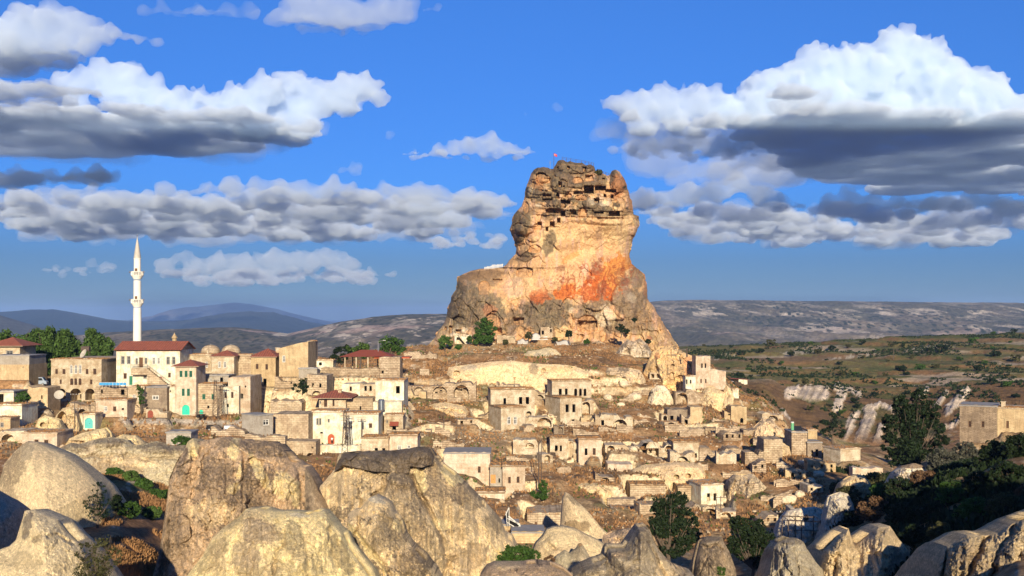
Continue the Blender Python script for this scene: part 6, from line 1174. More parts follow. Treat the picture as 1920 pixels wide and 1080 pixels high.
    tufts('roof_grass', np.array(pts), .22, .13, dry, rs)
    stones('rubble', 7000, -20, 1540, 225, 435, .12, .6, rock_mat_plain('rubble_stone_loose', (.46, .36, .24)), 11, lambda x, Y, px: px < 1540 - (Y - 230) * .35)
    for i, (px, py, r, lab) in enumerate(((1232-68,760-2,6,'rounded white boulder on the brown slope above the four arches'),(1170,722,9,'long pale slab half sunk in the slope under the rock shelter'),(1140,745,9,'cream boulder above the low facade with the wide black arch'),(1190,742,10,'flat cream boulder right of the long pale slab'),(1246,845,7,'grey boulder in front of the four arches'),(1188,838,8,'brown boulder before the whitish blind arch'),(1478,935,12,'tall pale boulder at the right foot of the village crag'),(1500,925,10,'leaning pale boulder right of the tall one'),(1520,900,8,'pale boulder on the slope below the grey tower'),(1535,888,8,'split cream boulder near the shaded flat roofed house'),(1310,778,7,'chalky boulder below the tall shaded niche'),(1466,872,9,'tan boulder between the round shouldered tower and the solar tower'),(1505,868,8,'upright stone beside the solar tower'),(1360,930,9,'boulder lying on the cream crag shoulder'))):
        boulder(lab, px, py, r, i)
def rock_mat_plain(name, c): return flat_mat(name, c, .95, .4, 2.0, spec=.05)
BOULD = None
def boulder(label, px, py, r, seed):
    global BOULD
    BOULD = BOULD or rock_mat_plain('boulder_stone', (.62, .51, .35))
    Y = find_Y(px, py + r * .5, 226, 430); R = r * Y / F; c = P(px, py, Y); c.z = ground_at(c.x, Y) + R * .35
    bm = bmesh.new(); bmesh.ops.create_icosphere(bm, subdivisions=4, radius=1); co = np.array([v.co for v in bm.verts])
    h, sm, _ = facet(co[:, 0] * 1.6 + co[:, 2], co[:, 1] * 1.6 + co[:, 2] * 1.3, seed); k = 1 + .16 * h + .18 * fbm(co[:, 0], co[:, 1], co[:, 2], sc=.7, o=4, s=seed)
    q = co * k[:, None] * np.array([1.25, .9, .75]) * R
    for v, p in zip(bm.verts, q): v.co = p
    me = bpy.data.meshes.new('boulder'); bm.to_mesh(me); bm.free(); me.polygons.foreach_set('use_smooth', [True] * len(me.polygons)); o = link('boulder', me, None, BOULD); o.location = c; o.rotation_euler = (0, 0, seed); tag(o, label, 'boulder')

def terrace_walls():
    rg = random.Random(12); m = WM['rubble']; n = 0
    for k in range(400):
        if n >= 46: break
        px, py = rg.uniform(560, 1500), rg.uniform(700, 985)
        if py < 760 and px < 780: continue
        if px > 1180 and py < 640 + (px - 1180) * .55: continue
        if px < 1150 and py > 900 - (1150 - px) * .1: continue
        Y = find_Y(px, py, 226, 400); x = (px - 960) / F * Y; z = ground_at(x, Y); L = rg.uniform(3, 10); a = rg.uniform(-.3, .3)
        z2 = ground_at(x + L * math.cos(a), Y + L * math.sin(a))
        if abs(z2 - z) > 1.6 or any(abs(x + L / 2 - f[0] - f[2] * f[4] / 2) < f[4] / 2 + 4 and -4 < Y - f[1] < f[5] + 2 for f in FOOT): continue
        mb = MB(); c, s_ = math.cos(a), math.sin(a); prof = []; t = 0; h = rg.uniform(.8, 2.2)
        while t < L: prof.append((t, h)); t += rg.uniform(.4, 1.2); h = max(.3, min(2.6, h + rg.uniform(-.5, .45)))
        prof.append((L, h)); pts = [(0, -1.5), (L, -1.5)] + prof[::-1]; q = [(u * c, u * s_, v + (z2 - z) * u / L) for u, v in pts]; b = [(X - s_ * .6, Y_ + c * .6, Z_) for X, Y_, Z_ in q]; N = len(q)
        for u in range(len(prof) - 1):
            a0 = N - 1 - u; a1 = N - 2 - u
            mb.add([q[a0], q[a1], b[a1], b[a0]], [(0, 1, 2, 3)])
        mb.add(q, [tuple(range(N))]); mb.add(b[::-1], [tuple(range(N))]); mb.quad(q[1], q[2], b[2], b[1]); mb.quad(q[0], b[0], b[-1], q[-1])
        o = mb.build('terrace_wall', m); o.location = (x, Y, z); n += 1
        tag(o, 'short crumbling dry stone terrace wall on the brown hill slope', 'wall', 'dry stone terrace walls on the hill slope')
# ------------------------------------------------------------------ minaret, domes, pavilion, vehicles, poles, people
WHITE_S = flat_mat('minaret_stone', (.70, .67, .58), .8, .12, .4); LEADM = flat_mat('spire_lead', (.42, .39, .33), .6, .15, 1)
METAL = flat_mat('grey_metal', (.30, .30, .31), .5, .1, 2, .5); RUST = flat_mat('dark_pole', (.09, .065, .05), .8, .3, 3); TYRE = flat_mat('tyre_rubber', (.015, .015, .015), .9); CLOTH = flat_mat('white_tarpaulin', (.58, .55, .48), .8, .15, .8)
def ground_pt(px, py, y0, y1):
    Y = find_Y(px, py, y0, y1); x = (px - 960) / F * Y; return Vector((x, Y, ground_at(x, Y)))
def minaret():
    Y = 352; k = Y / F; c = P(257.5, 650, Y); z = lambda py: (HOR - py) / F * Y - c.z
    r = empty('minaret', c, 'tall white minaret with two balconies and a pointed grey spire', 'minaret'); N = 20
    def L(name, prof, mat, par=r, sm=False, n=N):
        m = MB(); m.lathe((0, 0, 0), [(a * k, b) for a, b in prof], n); o = m.build(name, mat, None, sm); o.parent = par; return o
    L('shaft', [(8.2, z(700)), (7.6, z(640)), (7.3, z(585)), (7.0, z(577))], WHITE_S); L('shaft', [(6.6, z(575)), (6.6, z(572)), (6.9, z(571.5)), (6.8, z(526))], WHITE_S); L('shaft', [(6.2, z(524)), (6.4, z(521)), (6.2, z(486)), (6.8, z(485.5)), (6.8, z(484))], WHITE_S)
    L('spire', [(6.6, z(484)), (5.2, z(473)), (2.8, z(458)), (.5, z(445.5)), (.02, z(445))], LEADM); m = MB(); m.tube((0, 0, z(446)), (0, 0, z(437)), .10, .03, 6); m.lathe((0, 0, z(442)), [(0, -.25), (.28, 0), (0, .25)], 8); o = m.build('finial', METAL); o.parent = r
    for py in (568, 516):
        b = L('balcony', [(7.0, z(py + 8)), (7.6, z(py + 6)), (8.6, z(py + 5)), (8.6, z(py + 4)), (9.8, z(py + 3)), (9.8, z(py + 2)), (11.2, z(py + 1.2)), (11.2, z(py)), (6.4, z(py))], WHITE_S)
        m = MB(); R = 10.8 * k; z0, z1 = z(py) + .003, z(py - 6)
        for i in range(24):
            a = i / 24 * 6.283; m.box((math.cos(a) * R, math.sin(a) * R, (z0 + z1) / 2), .09, .09, (z1 - z0) / 2)
        m.lathe((0, 0, z1), [(R - .12, 0), (R + .12, 0), (R + .12, .18), (R - .12, .18), (R - .12, 0)], 24); o = m.build('balustrade', WHITE_S); o.parent = b
        d = MB(); d.box((0, -6.75 * k, z(py - 7)), .4, .05, 1.0); o = d.build('door', FR['brown']); o.parent = r
        s = MB(); 
        for sx in (-1, 1): s.tube((sx * 11.5 * k, -.5, z(py - 5)), (sx * 13.5 * k, -.8, z(py - 6)), .12, .35, 8)
        o = s.build('loudspeaker', METAL); o.parent = r
def lathe_thing(name, label, cat, px, base, Y, prof, mat, n=24, extra=None):
    c = P(px, base, Y); k = Y / F; m = MB(); m.lathe((0, 0, 0), [(a * k, b * k) for a, b in prof], n); r = empty(name, c, label, cat); o = m.build('body', mat, None, False); o.parent = r
    if extra: extra(r, k)
    return r
def domes():
    for px, lab in ((395, 'left one of two ribbed stone domes behind the cream houses'), (433, 'right one of two ribbed stone domes behind the cream houses')):
        prof = [(17.5, -14), (17.5, 0), (18.2, 0), (18.2, 1.2)] + [(17 * math.cos(t) * (1 + .012 * (i % 2)), 1.2 + 12.5 * math.sin(t)) for i, t in enumerate(np.linspace(0, 1.5, 16))] + [(.1, 13.9)]
        def ex(r, k):
            m = MB(); m.tube((0, 0, 13.7 * k), (0, 0, 15.2 * k), .12, .05, 6); o = m.build('finial', METAL); o.parent = r
        lathe_thing('stone_dome', lab, 'dome', px, 660, 345, prof, WM['tan'], 28, ex)
    def ex(r, k):
        m = MB(); m.lathe((0, 0, 0), [(5.6 * k, 9 * k), (5.9 * k, 9.6 * k), (0.3 * k, 18 * k)], 8); m.tube((0, 0, 17.8 * k), (0, 0, 20 * k), .1, .03, 5); o = m.build('roof', WM['gold']); o.parent = r
    lathe_thing('stone_turret', 'tiny golden turret with pointed cap rising behind the long red roof', 'turret', 327, 643, 322, [(4.2, -12), (4.2, 2), (4.6, 2), (4.6, 3), (4.0, 3), (4.0, 9), (0, 9)], WM['gold'], 8, ex)
def pavilion():
    Y = 322; k = Y / F; c = P(684, 688, Y); r = empty('pavilion', c, 'open pavilion with a wide red brown roof on pale posts', 'pavilion'); zr = (688 - 669) * k; D = 11
    a = lambda px: (px - 684) * k; m = MB()
    e = [(a(636), -1, zr), (a(736), -1, zr + .1), (a(736), D, zr + .1), (a(636), D, zr)]; p, q = (a(672), D / 2, (688 - 657) * k), (a(705), D / 2, (688 - 657) * k)
    m.add(e + [p, q], [(0,1,5,4),(1,2,5),(2,3,4,5),(3,0,4),(0,3,2,1)]); o = m.build('roof', FR['darkred']); o.parent = r
    for px, t in ((647, 0), (668, 0), (690, 0), (712, 0), (652, D - 1), (700, D - 1), (728, 0)):
        b = MB(); b.box((a(px), t, zr / 2 - 1), .18, .18, zr / 2 + 1); o = b.build('post', WM['cream']); o.parent = r
    b = MB(); b.box((a(690), .4, 1.0), 8.5, .04, .05); b.box((a(690), .4, .55), 8.5, .04, .04); 
    for i in range(12): b.box((a(690) - 8.2 + i * 1.5, .4, .5), .03, .03, .5)
    o = b.build('railing', RUST); o.parent = r
    m = MB(); m.box((a(722) + 2, 4, zr - .3), 5.4, 4, .2); o = m.build('lower_roof', FR['red']); o.parent = r
def vehicle(label, cat, name, px, py, Y, length, ht, paint, heading, van=False, glass=None):
    loc = P(px, py, Y); loc.z = ground_at(loc.x, Y) if abs(ground_at(loc.x, Y) - loc.z) < 2.5 else loc.z
    r = empty(name, loc, label, cat); r.rotation_euler = (0, 0, heading); h = ht; L = length / 2; w2 = .9
    side = [(-L, .35), (-L, h * .52), (-L + .1, h * .6), (-L * .92, h * .93), (-L * .8, h), (L * .35, h), (L * .55, h * .62), (L * .95, h * .5), (L, h * .42), (L, .35)] if not van else [(-L, .35), (-L, h * .9), (-L * .93, h), (L * .55, h), (L * .8, h * .58), (L * .97, h * .5), (L, h * .4), (L, .35)]
    m = MB(); n = len(side); A = [(x, -w2, z) for x, z in side]; B_ = [(x, w2, z) for x, z in side]; m.add(A + B_, [tuple(range(n)), tuple(range(2 * n - 1, n - 1, -1))] + [(i, n + i, n + (i + 1) % n, (i + 1) % n) for i in range(n)])
    b = m.build('body', paint); b.parent = r
    zc, zt = h * .6, h * .9
    def win(pts, nm='window'):
        g = MB(); g.add(pts, [tuple(range(len(pts)))]); o = g.build(nm, GLASS); o.parent = r
    for s in (-1, 1):
        y = s * (w2 + .006); x0, x1 = -L * .82, L * (.42 if not van else .62)
        xm = (x0 + x1) / 2
        win([(x0, y, zc), (xm - .05, y, zc), (xm - .05, y, zt), (x0 + .12, y, zt)]); win([(xm + .05, y, zc), (x1, y, zc), (x1 - .3, y, zt), (xm + .05, y, zt)])
        for x in (-L * .62, L * .62):
            t = MB(); t.tube((x, s * (w2 - .12), .33), (x, s * (w2 + .03), .33), .34, n=16); o = t.build('wheel', TYRE); o.parent = r; q = MB(); q.tube((x, s * (w2 + .031), .33), (x, s * (w2 + .05), .33), .19, n=10); u = q.build('rim', METAL); u.parent = o
        q = MB(); q.box((L + .01, s * .62, h * .40), .02, .16, .08); o = q.build('headlight', FR['white']); o.parent = r
        q = MB(); q.box((-L - .01, s * .68, h * .5), .02, .12, .10); o = q.build('tail_light', FR['darkred']); o.parent = r
    xw = (L * .36, L * .54) if not van else (L * .56, L * .79); win([(xw[0] + .03, -w2 * .85, h * .97), (xw[0] + .03, w2 * .85, h * .97), (xw[1] + .03, w2 * .9, h * .64), (xw[1] + .03, -w2 * .9, h * .64)], 'windscreen')
    q = MB(); q.box((L + .03, 0, .42), .05, .8, .12); q.box((-L - .03, 0, .42), .05, .8, .12); o = q.build('bumper', METAL); o.parent = r
    return r
def vehicles():
    blk = flat_mat('black_car_paint', (.012, .012, .014), .2, .05, spec=.6); wht = flat_mat('white_car_paint', (.70, .70, .70), .25, .03, spec=.6); slv = flat_mat('blue_grey_van_paint', (.26, .32, .40), .3, .05, spec=.6); gry = flat_mat('grey_cart_paint', (.08, .08, .085), .5)
    vehicle('black estate car parked by the bank below the green windowed house', 'car', 'parked_car', 404, 792.5, 284, 4.7, 1.5, blk, .05)
    vehicle('small white car parked right of the black one', 'car', 'parked_car', 432, 793.5, 283, 3.8, 1.45, wht, 1.35)
    vehicle('light blue van parked behind the grey block wall at the left', 'van', 'parked_van', 71.5, 713, 312, 5.2, 2.3, slv, .1, van=True)
    vehicle('white car standing by the shed on the far valley road', 'car', 'parked_car', 1367, 719.5, find_Y(1367, 720, 455, 700), 4.4, 1.5, wht, 2.9)
    # hand cart
    c = P(376, 783, 288); r = empty('hay_cart', c, 'dark slatted cart before the small green arched door', 'cart'); m = MB(); m.box((0, 0, .9), 1.2, .6, .06)
    for i in range(7): m.box((-1.1 + i * .37, -.6, 1.15), .03, .03, .3); m.box((-1.1 + i * .37, .6, 1.15), .03, .03, .3)
    m.box((0, -.6, 1.45), 1.2, .03, .04); m.box((0, .6, 1.45), 1.2, .03, .04); m.tube((1.2, 0, .9), (2.1, 0, .4), .04); o = m.build('bed', RUST); o.parent = r
    for x in (-.6, .6):
        for s in (-1, 1): t = MB(); t.tube((x, s * .66, .42), (x, s * .75, .42), .42, n=12); o = t.build('wheel', TYRE); o.parent = r
def pole(label, px, top, base, Y, kind='pole', arms=1, r0=.13):
    a = P(px, base, Y); b = P(px, top, Y); H = b.z - a.z; r = empty({'pole': 'utility_pole', 'lattice': 'lattice_pylon', 'lamp': 'street_lamp'}[kind], a, label, {'pole': 'utility pole', 'lattice': 'pylon', 'lamp': 'street lamp'}[kind])
    m = MB()
    if kind == 'lattice':
        w0, w1 = .75, .28
        for sx in (-1, 1):
            for sy in (-1, 1): m.tube((sx * w0, sy * w0, -1), (sx * w1, sy * w1, H), .06, .045, 5)
        n = 10
        for i in range(n):
            t0, t1 = i / n, (i + 1) / n; wa, wb = w0 + (w1 - w0) * t0, w0 + (w1 - w0) * t1
            for s in (-1, 1): m.tube((-wa, s * wa, H * t0), (wb, s * wb, H * t1), .03, n=4); m.tube((wa, s * wa, H * t0), (-wb, s * wb, H * t1), .03, n=4); m.tube((s * wa, -wa, H * t0), (s * wb, wb, H * t1), .03, n=4)
        o = m.build('mast', RUST); o.parent = r
    else: m.tube((0, 0, -1), (0, 0, H), r0, r0 * .7, 8); o = m.build('mast', METAL if kind == 'lamp' else RUST); o.parent = r
    if kind == 'lamp':
        m = MB(); m.tube((0, 0, H), (1.6, 0, H + .3), .06, .05, 6); o = m.build('arm', METAL); o.parent = r; m = MB(); m.box((1.9, 0, H + .3), .4, .14, .08); u = m.build('lamp_head', METAL); u.parent = r
    else:
        for j in range(arms):
            m = MB(); z = H - .3 - j * 1.1; m.box((0, 0, z), 1.1, .06, .06); o = m.build('crossarm', RUST); o.parent = r
            for x in (-1, -.4, .4, 1): q = MB(); q.lathe((x, 0, z + .06), [(.05, 0), (.08, .1), (.05, .2), (0, .25)], 6); u = q.build('insulator', FR['white']); u.parent = o
    return a.x, a.y, b.z
def wires():
    W = {}
    W['a'] = pole('lattice pylon left of the white washed shuttered house', 404, 712, 782, 287, 'lattice', 2); W['b'] = pole('slim steel pylon beside the white washed shuttered house', 415.5, 722, 777, 286, 'lattice', 1)
    W['c'] = pole('tall lattice pylon in front of the white courtyard house', 647, 769, 850, 264, 'lattice', 3); W['c2'] = pole('second thinner pylon touching the tall one in front of the courtyard house', 652, 778, 832, 266, 'lattice', 1)
    pole('short wooden pole against the white two storey house', 678, 785, 815, 271); W['d'] = pole('leaning timber pole beside the teal arched door', 140, 738, 807, 271); pole('thin second timber pole beside the teal arched door', 146, 765, 806, 270, r0=.10)
    W['e'] = pole('lone street pole on the grass below the collapsed arched doorway', 832.5, 764, 832, 288); W['f'] = pole('left one of the two dark poles above the fluffy bush', 1010, 832, 908, 249, arms=0, r0=.16); W['g'] = pole('taller right one of the two dark poles above the fluffy bush', 1015, 822, 908, 249, arms=0, r0=.12)
    pole('grey pole rising before the bright little house', 1351.5, 930, 1003, 240, arms=1); pole('thin metal pole left of the grey pole at the little house', 1343.5, 937, 972, 243, arms=0, r0=.10)
    W['h'] = pole('grey concrete pole in front of the village crag', 1467, 958, 1010, 196, arms=1); pole('curved street lamp above the pavilion roof', 709, 640, 664, 326, 'lamp'); pole('tiny floodlight post below the long cream cliff', 965, 708, 727, 352, arms=0, r0=.10)
    Y = find_Y(1416, 696, 470, 800); pole('pale pole standing on the brown bank across the valley', 1416.5, 677, 697, Y, arms=0, r0=.22)
    Y = find_Y(1676, 671, 470, 1000); pole('pale green post among the far fields', 1675.5, 654, 671, Y, arms=0, r0=.3); pole('stone stump post on the castle shoulder', 1288, 652, 664, 368, arms=0, r0=.3)
    def wire(label, A, B_, sag, r=.022):
        m = MB(); n = 14; A = Vector(A); B_ = Vector(B_); pr = A
        for i in range(1, n + 1):
            t = i / n; q = A.lerp(B_, t); q.z -= sag * 4 * t * (1 - t); m.tube(pr, q, r, n=4, caps=False); pr = q
        tag(m.build('power_cable', RUST), label, 'cable')
    wire('cable running from the lattice pylon to the tall pylon of the courtyard house', W['b'], W['c'], 2.0); wire('cable strung from the tall pylon to the lone street pole', W['c'], W['e'], 1.6); wire('cable from the lone street pole down to the two dark poles', W['e'], W['g'], 2.2)
DISH = flat_mat('dish_grey', (.42, .38, .31), .8, .15)
def dish(label, px, py, Y, r_, az):
    c = P(px, py, Y); r = empty('satellite_dish', c, label, 'satellite dish'); k = Y / F * r_; m = MB(); m.lathe((0, 0, 0), [(k * s, k * .28 * s * s) for s in np.linspace(.01, 1, 7)], 16); o = m.build('bowl', DISH); o.parent = r; o.rotation_euler = (math.radians(62), 0, az)
    m = MB(); m.tube((0, .1, 0), (0, .2, -k * 1.3), .05, n=6); m.tube((0, 0, 0), (math.sin(az) * k, -math.cos(az) * k * .9, k * .2), .03, n=5); o = m.build('mount', METAL); o.parent = r
def person(px, foot, Y):
    c = P(px, foot, Y); r = empty('person', c, 'person in a white shirt and dark trousers in the red arched doorway', 'person')
    skin = flat_mat('skin', (.42, .25, .17), .6, .05); shirt = flat_mat('white_shirt', (.75, .74, .72), .8, .04); tr = flat_mat('dark_trousers', (.03, .03, .035), .85, .1); hair = flat_mat('black_hair', (.015, .012, .01), .7)
    def skinned(name, pts, edges, mat, root=0):
        me = bpy.data.meshes.new(name); me.from_pydata([p[:3] for p in pts], edges, []); o = link(name, me, None, mat); o.parent = r; sk = o.modifiers.new('skin', 'SKIN'); sk.use_smooth_shade = True
        for i, p in enumerate(pts): d = me.skin_vertices[0].data[i]; d.radius = (p[3], p[4] if len(p) > 4 else p[3]); d.use_root = (i == root)
        o.modifiers.new('sub', 'SUBSURF').levels = 2; return o
    P_ = [(0,0,.95,.15,.11),(0,0,1.15,.14,.10),(0,0,1.38,.17,.11),(0,-.01,1.50,.06),(0,-.02,1.58,.08,.085),(0,-.03,1.68,.085,.10),
          (.19,0,1.41,.055),(.30,-.02,1.17,.042),(.27,-.2,.98,.032),(-.19,0,1.41,.055),(-.29,.02,1.15,.042),(-.30,-.12,.92,.032),
          (.09,0,.88,.09),(.11,.02,.5,.062),(.12,.04,.09,.045),(.13,-.12,.05,.035),(-.09,0,.88,.09),(-.13,-.10,.5,.062),(-.12,.02,.09,.045),(-.13,-.14,.05,.035)]
    E = [(0,1),(1,2),(2,3),(3,4),(4,5),(2,6),(6,7),(7,8),(2,9),(9,10),(10,11),(0,12),(12,13),(13,14),(14,15),(0,16),(16,17),(17,18),(18,19)]
    for b, side, hx, hy, hz in ((8, 1, .27, -.2, .98), (11, -1, -.30, -.12, .92)):      # fingers and thumb on each hand
        n0 = len(P_); P_.append((hx, hy - .04, hz - .05, .03, .018)); E.append((b, n0))
        for i in range(4): P_.append((hx + (i - 1.5) * .018, hy - .07, hz - .115 + abs(i - 1.5) * .008, .0085)); E.append((n0, len(P_) - 1))
        P_.append((hx - side * .045, hy - .06, hz - .06, .010)); E.append((n0, len(P_) - 1))
    skinned('body', P_, E, skin)
    skinned('shirt', [(0,0,.93,.17,.13),(0,0,1.15,.16,.125),(0,0,1.38,.19,.135),(0,0,1.46,.10),(.2,0,1.41,.075),(.27,-.01,1.24,.065),(-.2,0,1.41,.075),(-.26,.01,1.24,.065)], [(0,1),(1,2),(2,3),(2,4),(4,5),(2,6),(6,7)], shirt)
    skinned('trousers', [(0,0,.96,.165,.125),(.09,0,.86,.105),(.11,.02,.5,.08),(.12,.04,.12,.07),(-.09,0,.86,.105),(-.13,-.10,.5,.08),(-.12,.02,.12,.07)], [(0,1),(1,2),(2,3),(0,4),(4,5),(5,6)], tr)
    m = MB(); m.lathe((0, -.005, 1.68), [(.098, -.02), (.105, .04), (.09, .09), (.05, .125), (.001, .135)], 12); o = m.build('hair', hair, None, True); o.parent = r
    m = MB(); m.box((0, -.135, 1.665), .014, .018, .025); o = m.build('nose', skin); o.parent = r
    for s in (-1, 1): m = MB(); m.box((s * .033, -.125, 1.695), .012, .006, .006); o = m.build('eye', hair); o.parent = r
    for s in (-1, 1): m = MB(); m.box((s * .092, -.02, 1.675), .01, .018, .03); o = m.build('ear', skin); o.parent = r
    m = MB(); m.box((0, -.122, 1.625), .024, .005, .006); o = m.build('mouth', FR['darkred']); o.parent = r
def things():
    minaret(); domes(); pavilion(); vehicles(); wires()
    person(622.5, 832, 273.2)
    dish('large round satellite dish on the mansion roof', 158, 664, 303, 9, -.7); dish('wide pale dish leaning against the rubble by the mansion vaults', 111, 741, 283, 9, .3); dish('small dish on the low grey annex', 599, 690, 303, 3, .4)
    m = MB(); c = P(161, 664, 318); r = empty('water_tank', c, 'dark roof tank on a stand behind the satellite dish', 'water tank'); m.tube((-1.2, 0, 1.6), (1.2, 0, 1.6), .8, n=16)
    for x in (-1, 1):
        for y in (-.5, .5): m.tube((x, y, -1), (x, y, 1.2), .06, n=5)
    o = m.build('tank', RUST); o.parent = r
    c = P(715, 765, 289); r = empty('water_tank', c, 'upright bright steel tank on the edge of the white plaster ruin', 'water tank'); m = MB(); m.lathe((0, 0, 0), [(.9, -.5), (.9, 2.1), (.7, 2.4), (.1, 2.5)], 20); o = m.build('tank', flat_mat('steel_tank', (.45, .50, .55), .25, .05, 1, .9)); o.parent = r; m = MB(); m.tube((.6, 0, 2.3), (.6, 0, 2.9), .05, n=6); o = m.build('pipe', METAL); o.parent = r
    # solar heater on the tower
    c = P(1492, 809, 303); r = empty('solar_water_heater', c, 'green and white solar heater tank with a dark panel on the grey tower roof', 'solar heater'); m = MB(); m.tube((-.9, .2, .4), (-.9, .2, 2.4), .45, n=14); o = m.build('tank', flat_mat('green_tank', (.12, .35, .18), .5)); o.parent = r
    m = MB(); m.tube((-.9, .2, 2.4), (-.9, .2, 2.75), .46, n=14); u = m.build('cap', FR['white']); u.parent = o
    m = MB(); m.add([(-.3, -.6, .2), (2.0, -.6, .2), (1.6, .6, 1.5), (-.5, .6, 1.5), (-.3, -.55, .1), (2.0, -.55, .1), (1.6, .65, 1.4), (-.5, .65, 1.4)], [(0,1,2,3),(7,6,5,4),(0,4,5,1),(1,5,6,2),(2,6,7,3),(3,7,4,0)]); o = m.build('panel', GLASS); o.parent = r; m = MB(); m.tube((1.6, .6, 0), (1.6, .6, 1.4), .04, n=5); m.tube((-.5, .6, 0), (-.5, .6, 1.4), .04, n=5); o = m.build('stand', METAL); o.parent = r
    # blue tarpaulin rail
    Y = 290; A = P(186, 724, Y); B_ = P(237, 724.5, Y); r = empty('tarpaulin_rail', A, 'blue and white tarpaulin rail along the terrace above the rubble ruin', 'railing'); k = Y / F; L = B_.x - A.x; m = MB()
    for i in range(9): m.tube((L * i / 8, 0, -.3), (L * i / 8, 0, 1.0), .05, n=5)
    m.tube((0, 0, 1.0), (L, 0, 1.0), .04, n=5); o = m.build('rail', FR['white']); o.parent = r; m = MB(); n = 30
    vs = [(L * i / n, -.06 + .08 * math.sin(i * 1.7), z + .06 * math.sin(i * 2.3)) for z in (.25, .95) for i in range(n + 1)]; vs += [(x, y + .03, z) for x, y, z in vs]; q = n + 1; m.add(vs, [(i, i + 1, q + i + 1, q + i) for i in range(n)] + [(2 * q + i + 1, 2 * q + i, 3 * q + i, 3 * q + i + 1) for i in range(n)] + [(q + i, q + i + 1, 3 * q + i + 1, 3 * q + i) for i in range(n)])
    o = m.build('tarpaulin', flat_mat('blue_tarpaulin', (.05, .28, .55), .6, .3, 1.5)); o.parent = r
    # white tarpaulins at the castle foot
    for (x0, x1, yb, h, lab) in ((970, 992, 643, 10, 'white tarpaulin tent with a blue tint left at the castle foot'), (996, 1028, 643, 13, 'large white sagging tarpaulin tent at the castle foot'), (1028, 1070, 642, 9, 'torn cream awning strip right of the large white tent')):
        Y = 430; k = Y / F; n, mm = 14, 6; c0 = P((x0 + x1) / 2, yb, Y); c0.z = ground_at(c0.x, Y) - .2; r = empty('tarpaulin_tent', c0, lab, 'tent'); L = (x1 - x0) * k; V_ = []; Fc = []
        for j in range(mm + 1):
            for i in range(n + 1):
                s, t = i / n, j / mm; z = h * k * (math.sin(math.pi * min(1, t * .5 + .02)) ** .8) * (.55 + .45 * abs(math.sin(s * 5.2 + x0))) * (1 if 0 < s < 1 else .5); V_.append((-L / 2 + L * s, -2 + 4 * t, z * (.25 + .75 * t) + .1))
        for j in range(mm):
            for i in range(n): a = j * (n + 1) + i; Fc.append((a, a + 1, a + n + 2, a + n + 1))
        m = MB(); m.add(V_, Fc); o = m.build('canopy', CLOTH, None, True); o.parent = r; so = o.modifiers.new('t', 'SOLIDIFY'); so.thickness = .08
        m = MB(); 
        for i in (1, 5, 9, 13): m.tube((-L / 2 + L * i / n, 1.9, -.5), (-L / 2 + L * i / n, 1.9, h * k * .6), .05, n=5)
        o = m.build('poles', RUST); o.parent = r
    # flag, mast and railings on the summit
    Y = 470; k = Y / F; c = P(1038.5, 318, Y); r = empty('flagpole', c, 'flagpole with a red flag bearing a white crescent and star on the summit', 'flagpole'); H = (318 - 287) * k; m = MB(); m.tube((0, 0, -1.5), (0, 0, H), .12, .08, 8); o = m.build('mast', RUST); o.parent = r
    fw, fh = 5.8 * k, 4.6 * k; m = MB(); n = 10; V_ = [(fw * i / n, .25 * math.sin(i * .9), H - .1 - fh * (1 - j) - .05 * i) for j in (0, 1) for i in range(n + 1)]; m.add(V_, [(i, i + 1, n + 2 + i, n + 1 + i) for i in range(n)]); fo = m.build('flag', flat_mat('red_flag', (.60, .01, .012), .8, .05)); fo.parent = r; so = fo.modifiers.new('t', 'SOLIDIFY'); so.thickness = .04
    wf = flat_mat('white_emblem', (.8, .8, .8), .8, .02); wb = flat_mat('chalk_white', (.55, .54, .50), .9, .1); cz = H - .1 - fh / 2 - .2; cx = fw * .40; R = fh * .27
    m = MB(); pts = [(cx + R * math.cos(t), cz + R * math.sin(t)) for t in np.linspace(.6, 5.68, 22)]; inn = [(cx + R * .28 + R * .8 * math.cos(t), cz + R * .8 * math.sin(t)) for t in np.linspace(5.5, .78, 22)]
    for i in range(21): m.add([(pts[i][0], -.32, pts[i][1]), (pts[i + 1][0], -.32, pts[i + 1][1]), (inn[20 - i][0], -.32, inn[20 - i][1]), (inn[21 - i][0], -.32, inn[21 - i][1])], [(0,1,2,3)])
    o = m.build('crescent', wf); o.parent = fo; m = MB(); sx = cx + R * 1.25; st = [(sx - (R * .5 if i % 2 == 0 else R * .2) * math.cos(i * math.pi / 5), cz + (R * .5 if i % 2 == 0 else R * .2) * math.sin(i * math.pi / 5)) for i in range(10)]
    m.add([(sx, -.32, cz)] + [(a, -.32, b) for a, b in st], [(0, 1 + i, 1 + (i + 1) % 10) for i in range(10)]); o = m.build('star', wf); o.parent = fo
    c = P(1031.5, 318, Y); r = empty('antenna_mast', c, 'thin antenna mast left of the flagpole', 'antenna'); m = MB(); m.tube((0, 0, -1), (0, 0, 17 * k), .07, n=5); m.tube((-.5, 0, 14 * k), (.5, 0, 14 * k), .05, n=4); m.tube((-.4, 0, 12 * k), (.4, 0, 12 * k), .05, n=4); o = m.build('mast', METAL); o.parent = r
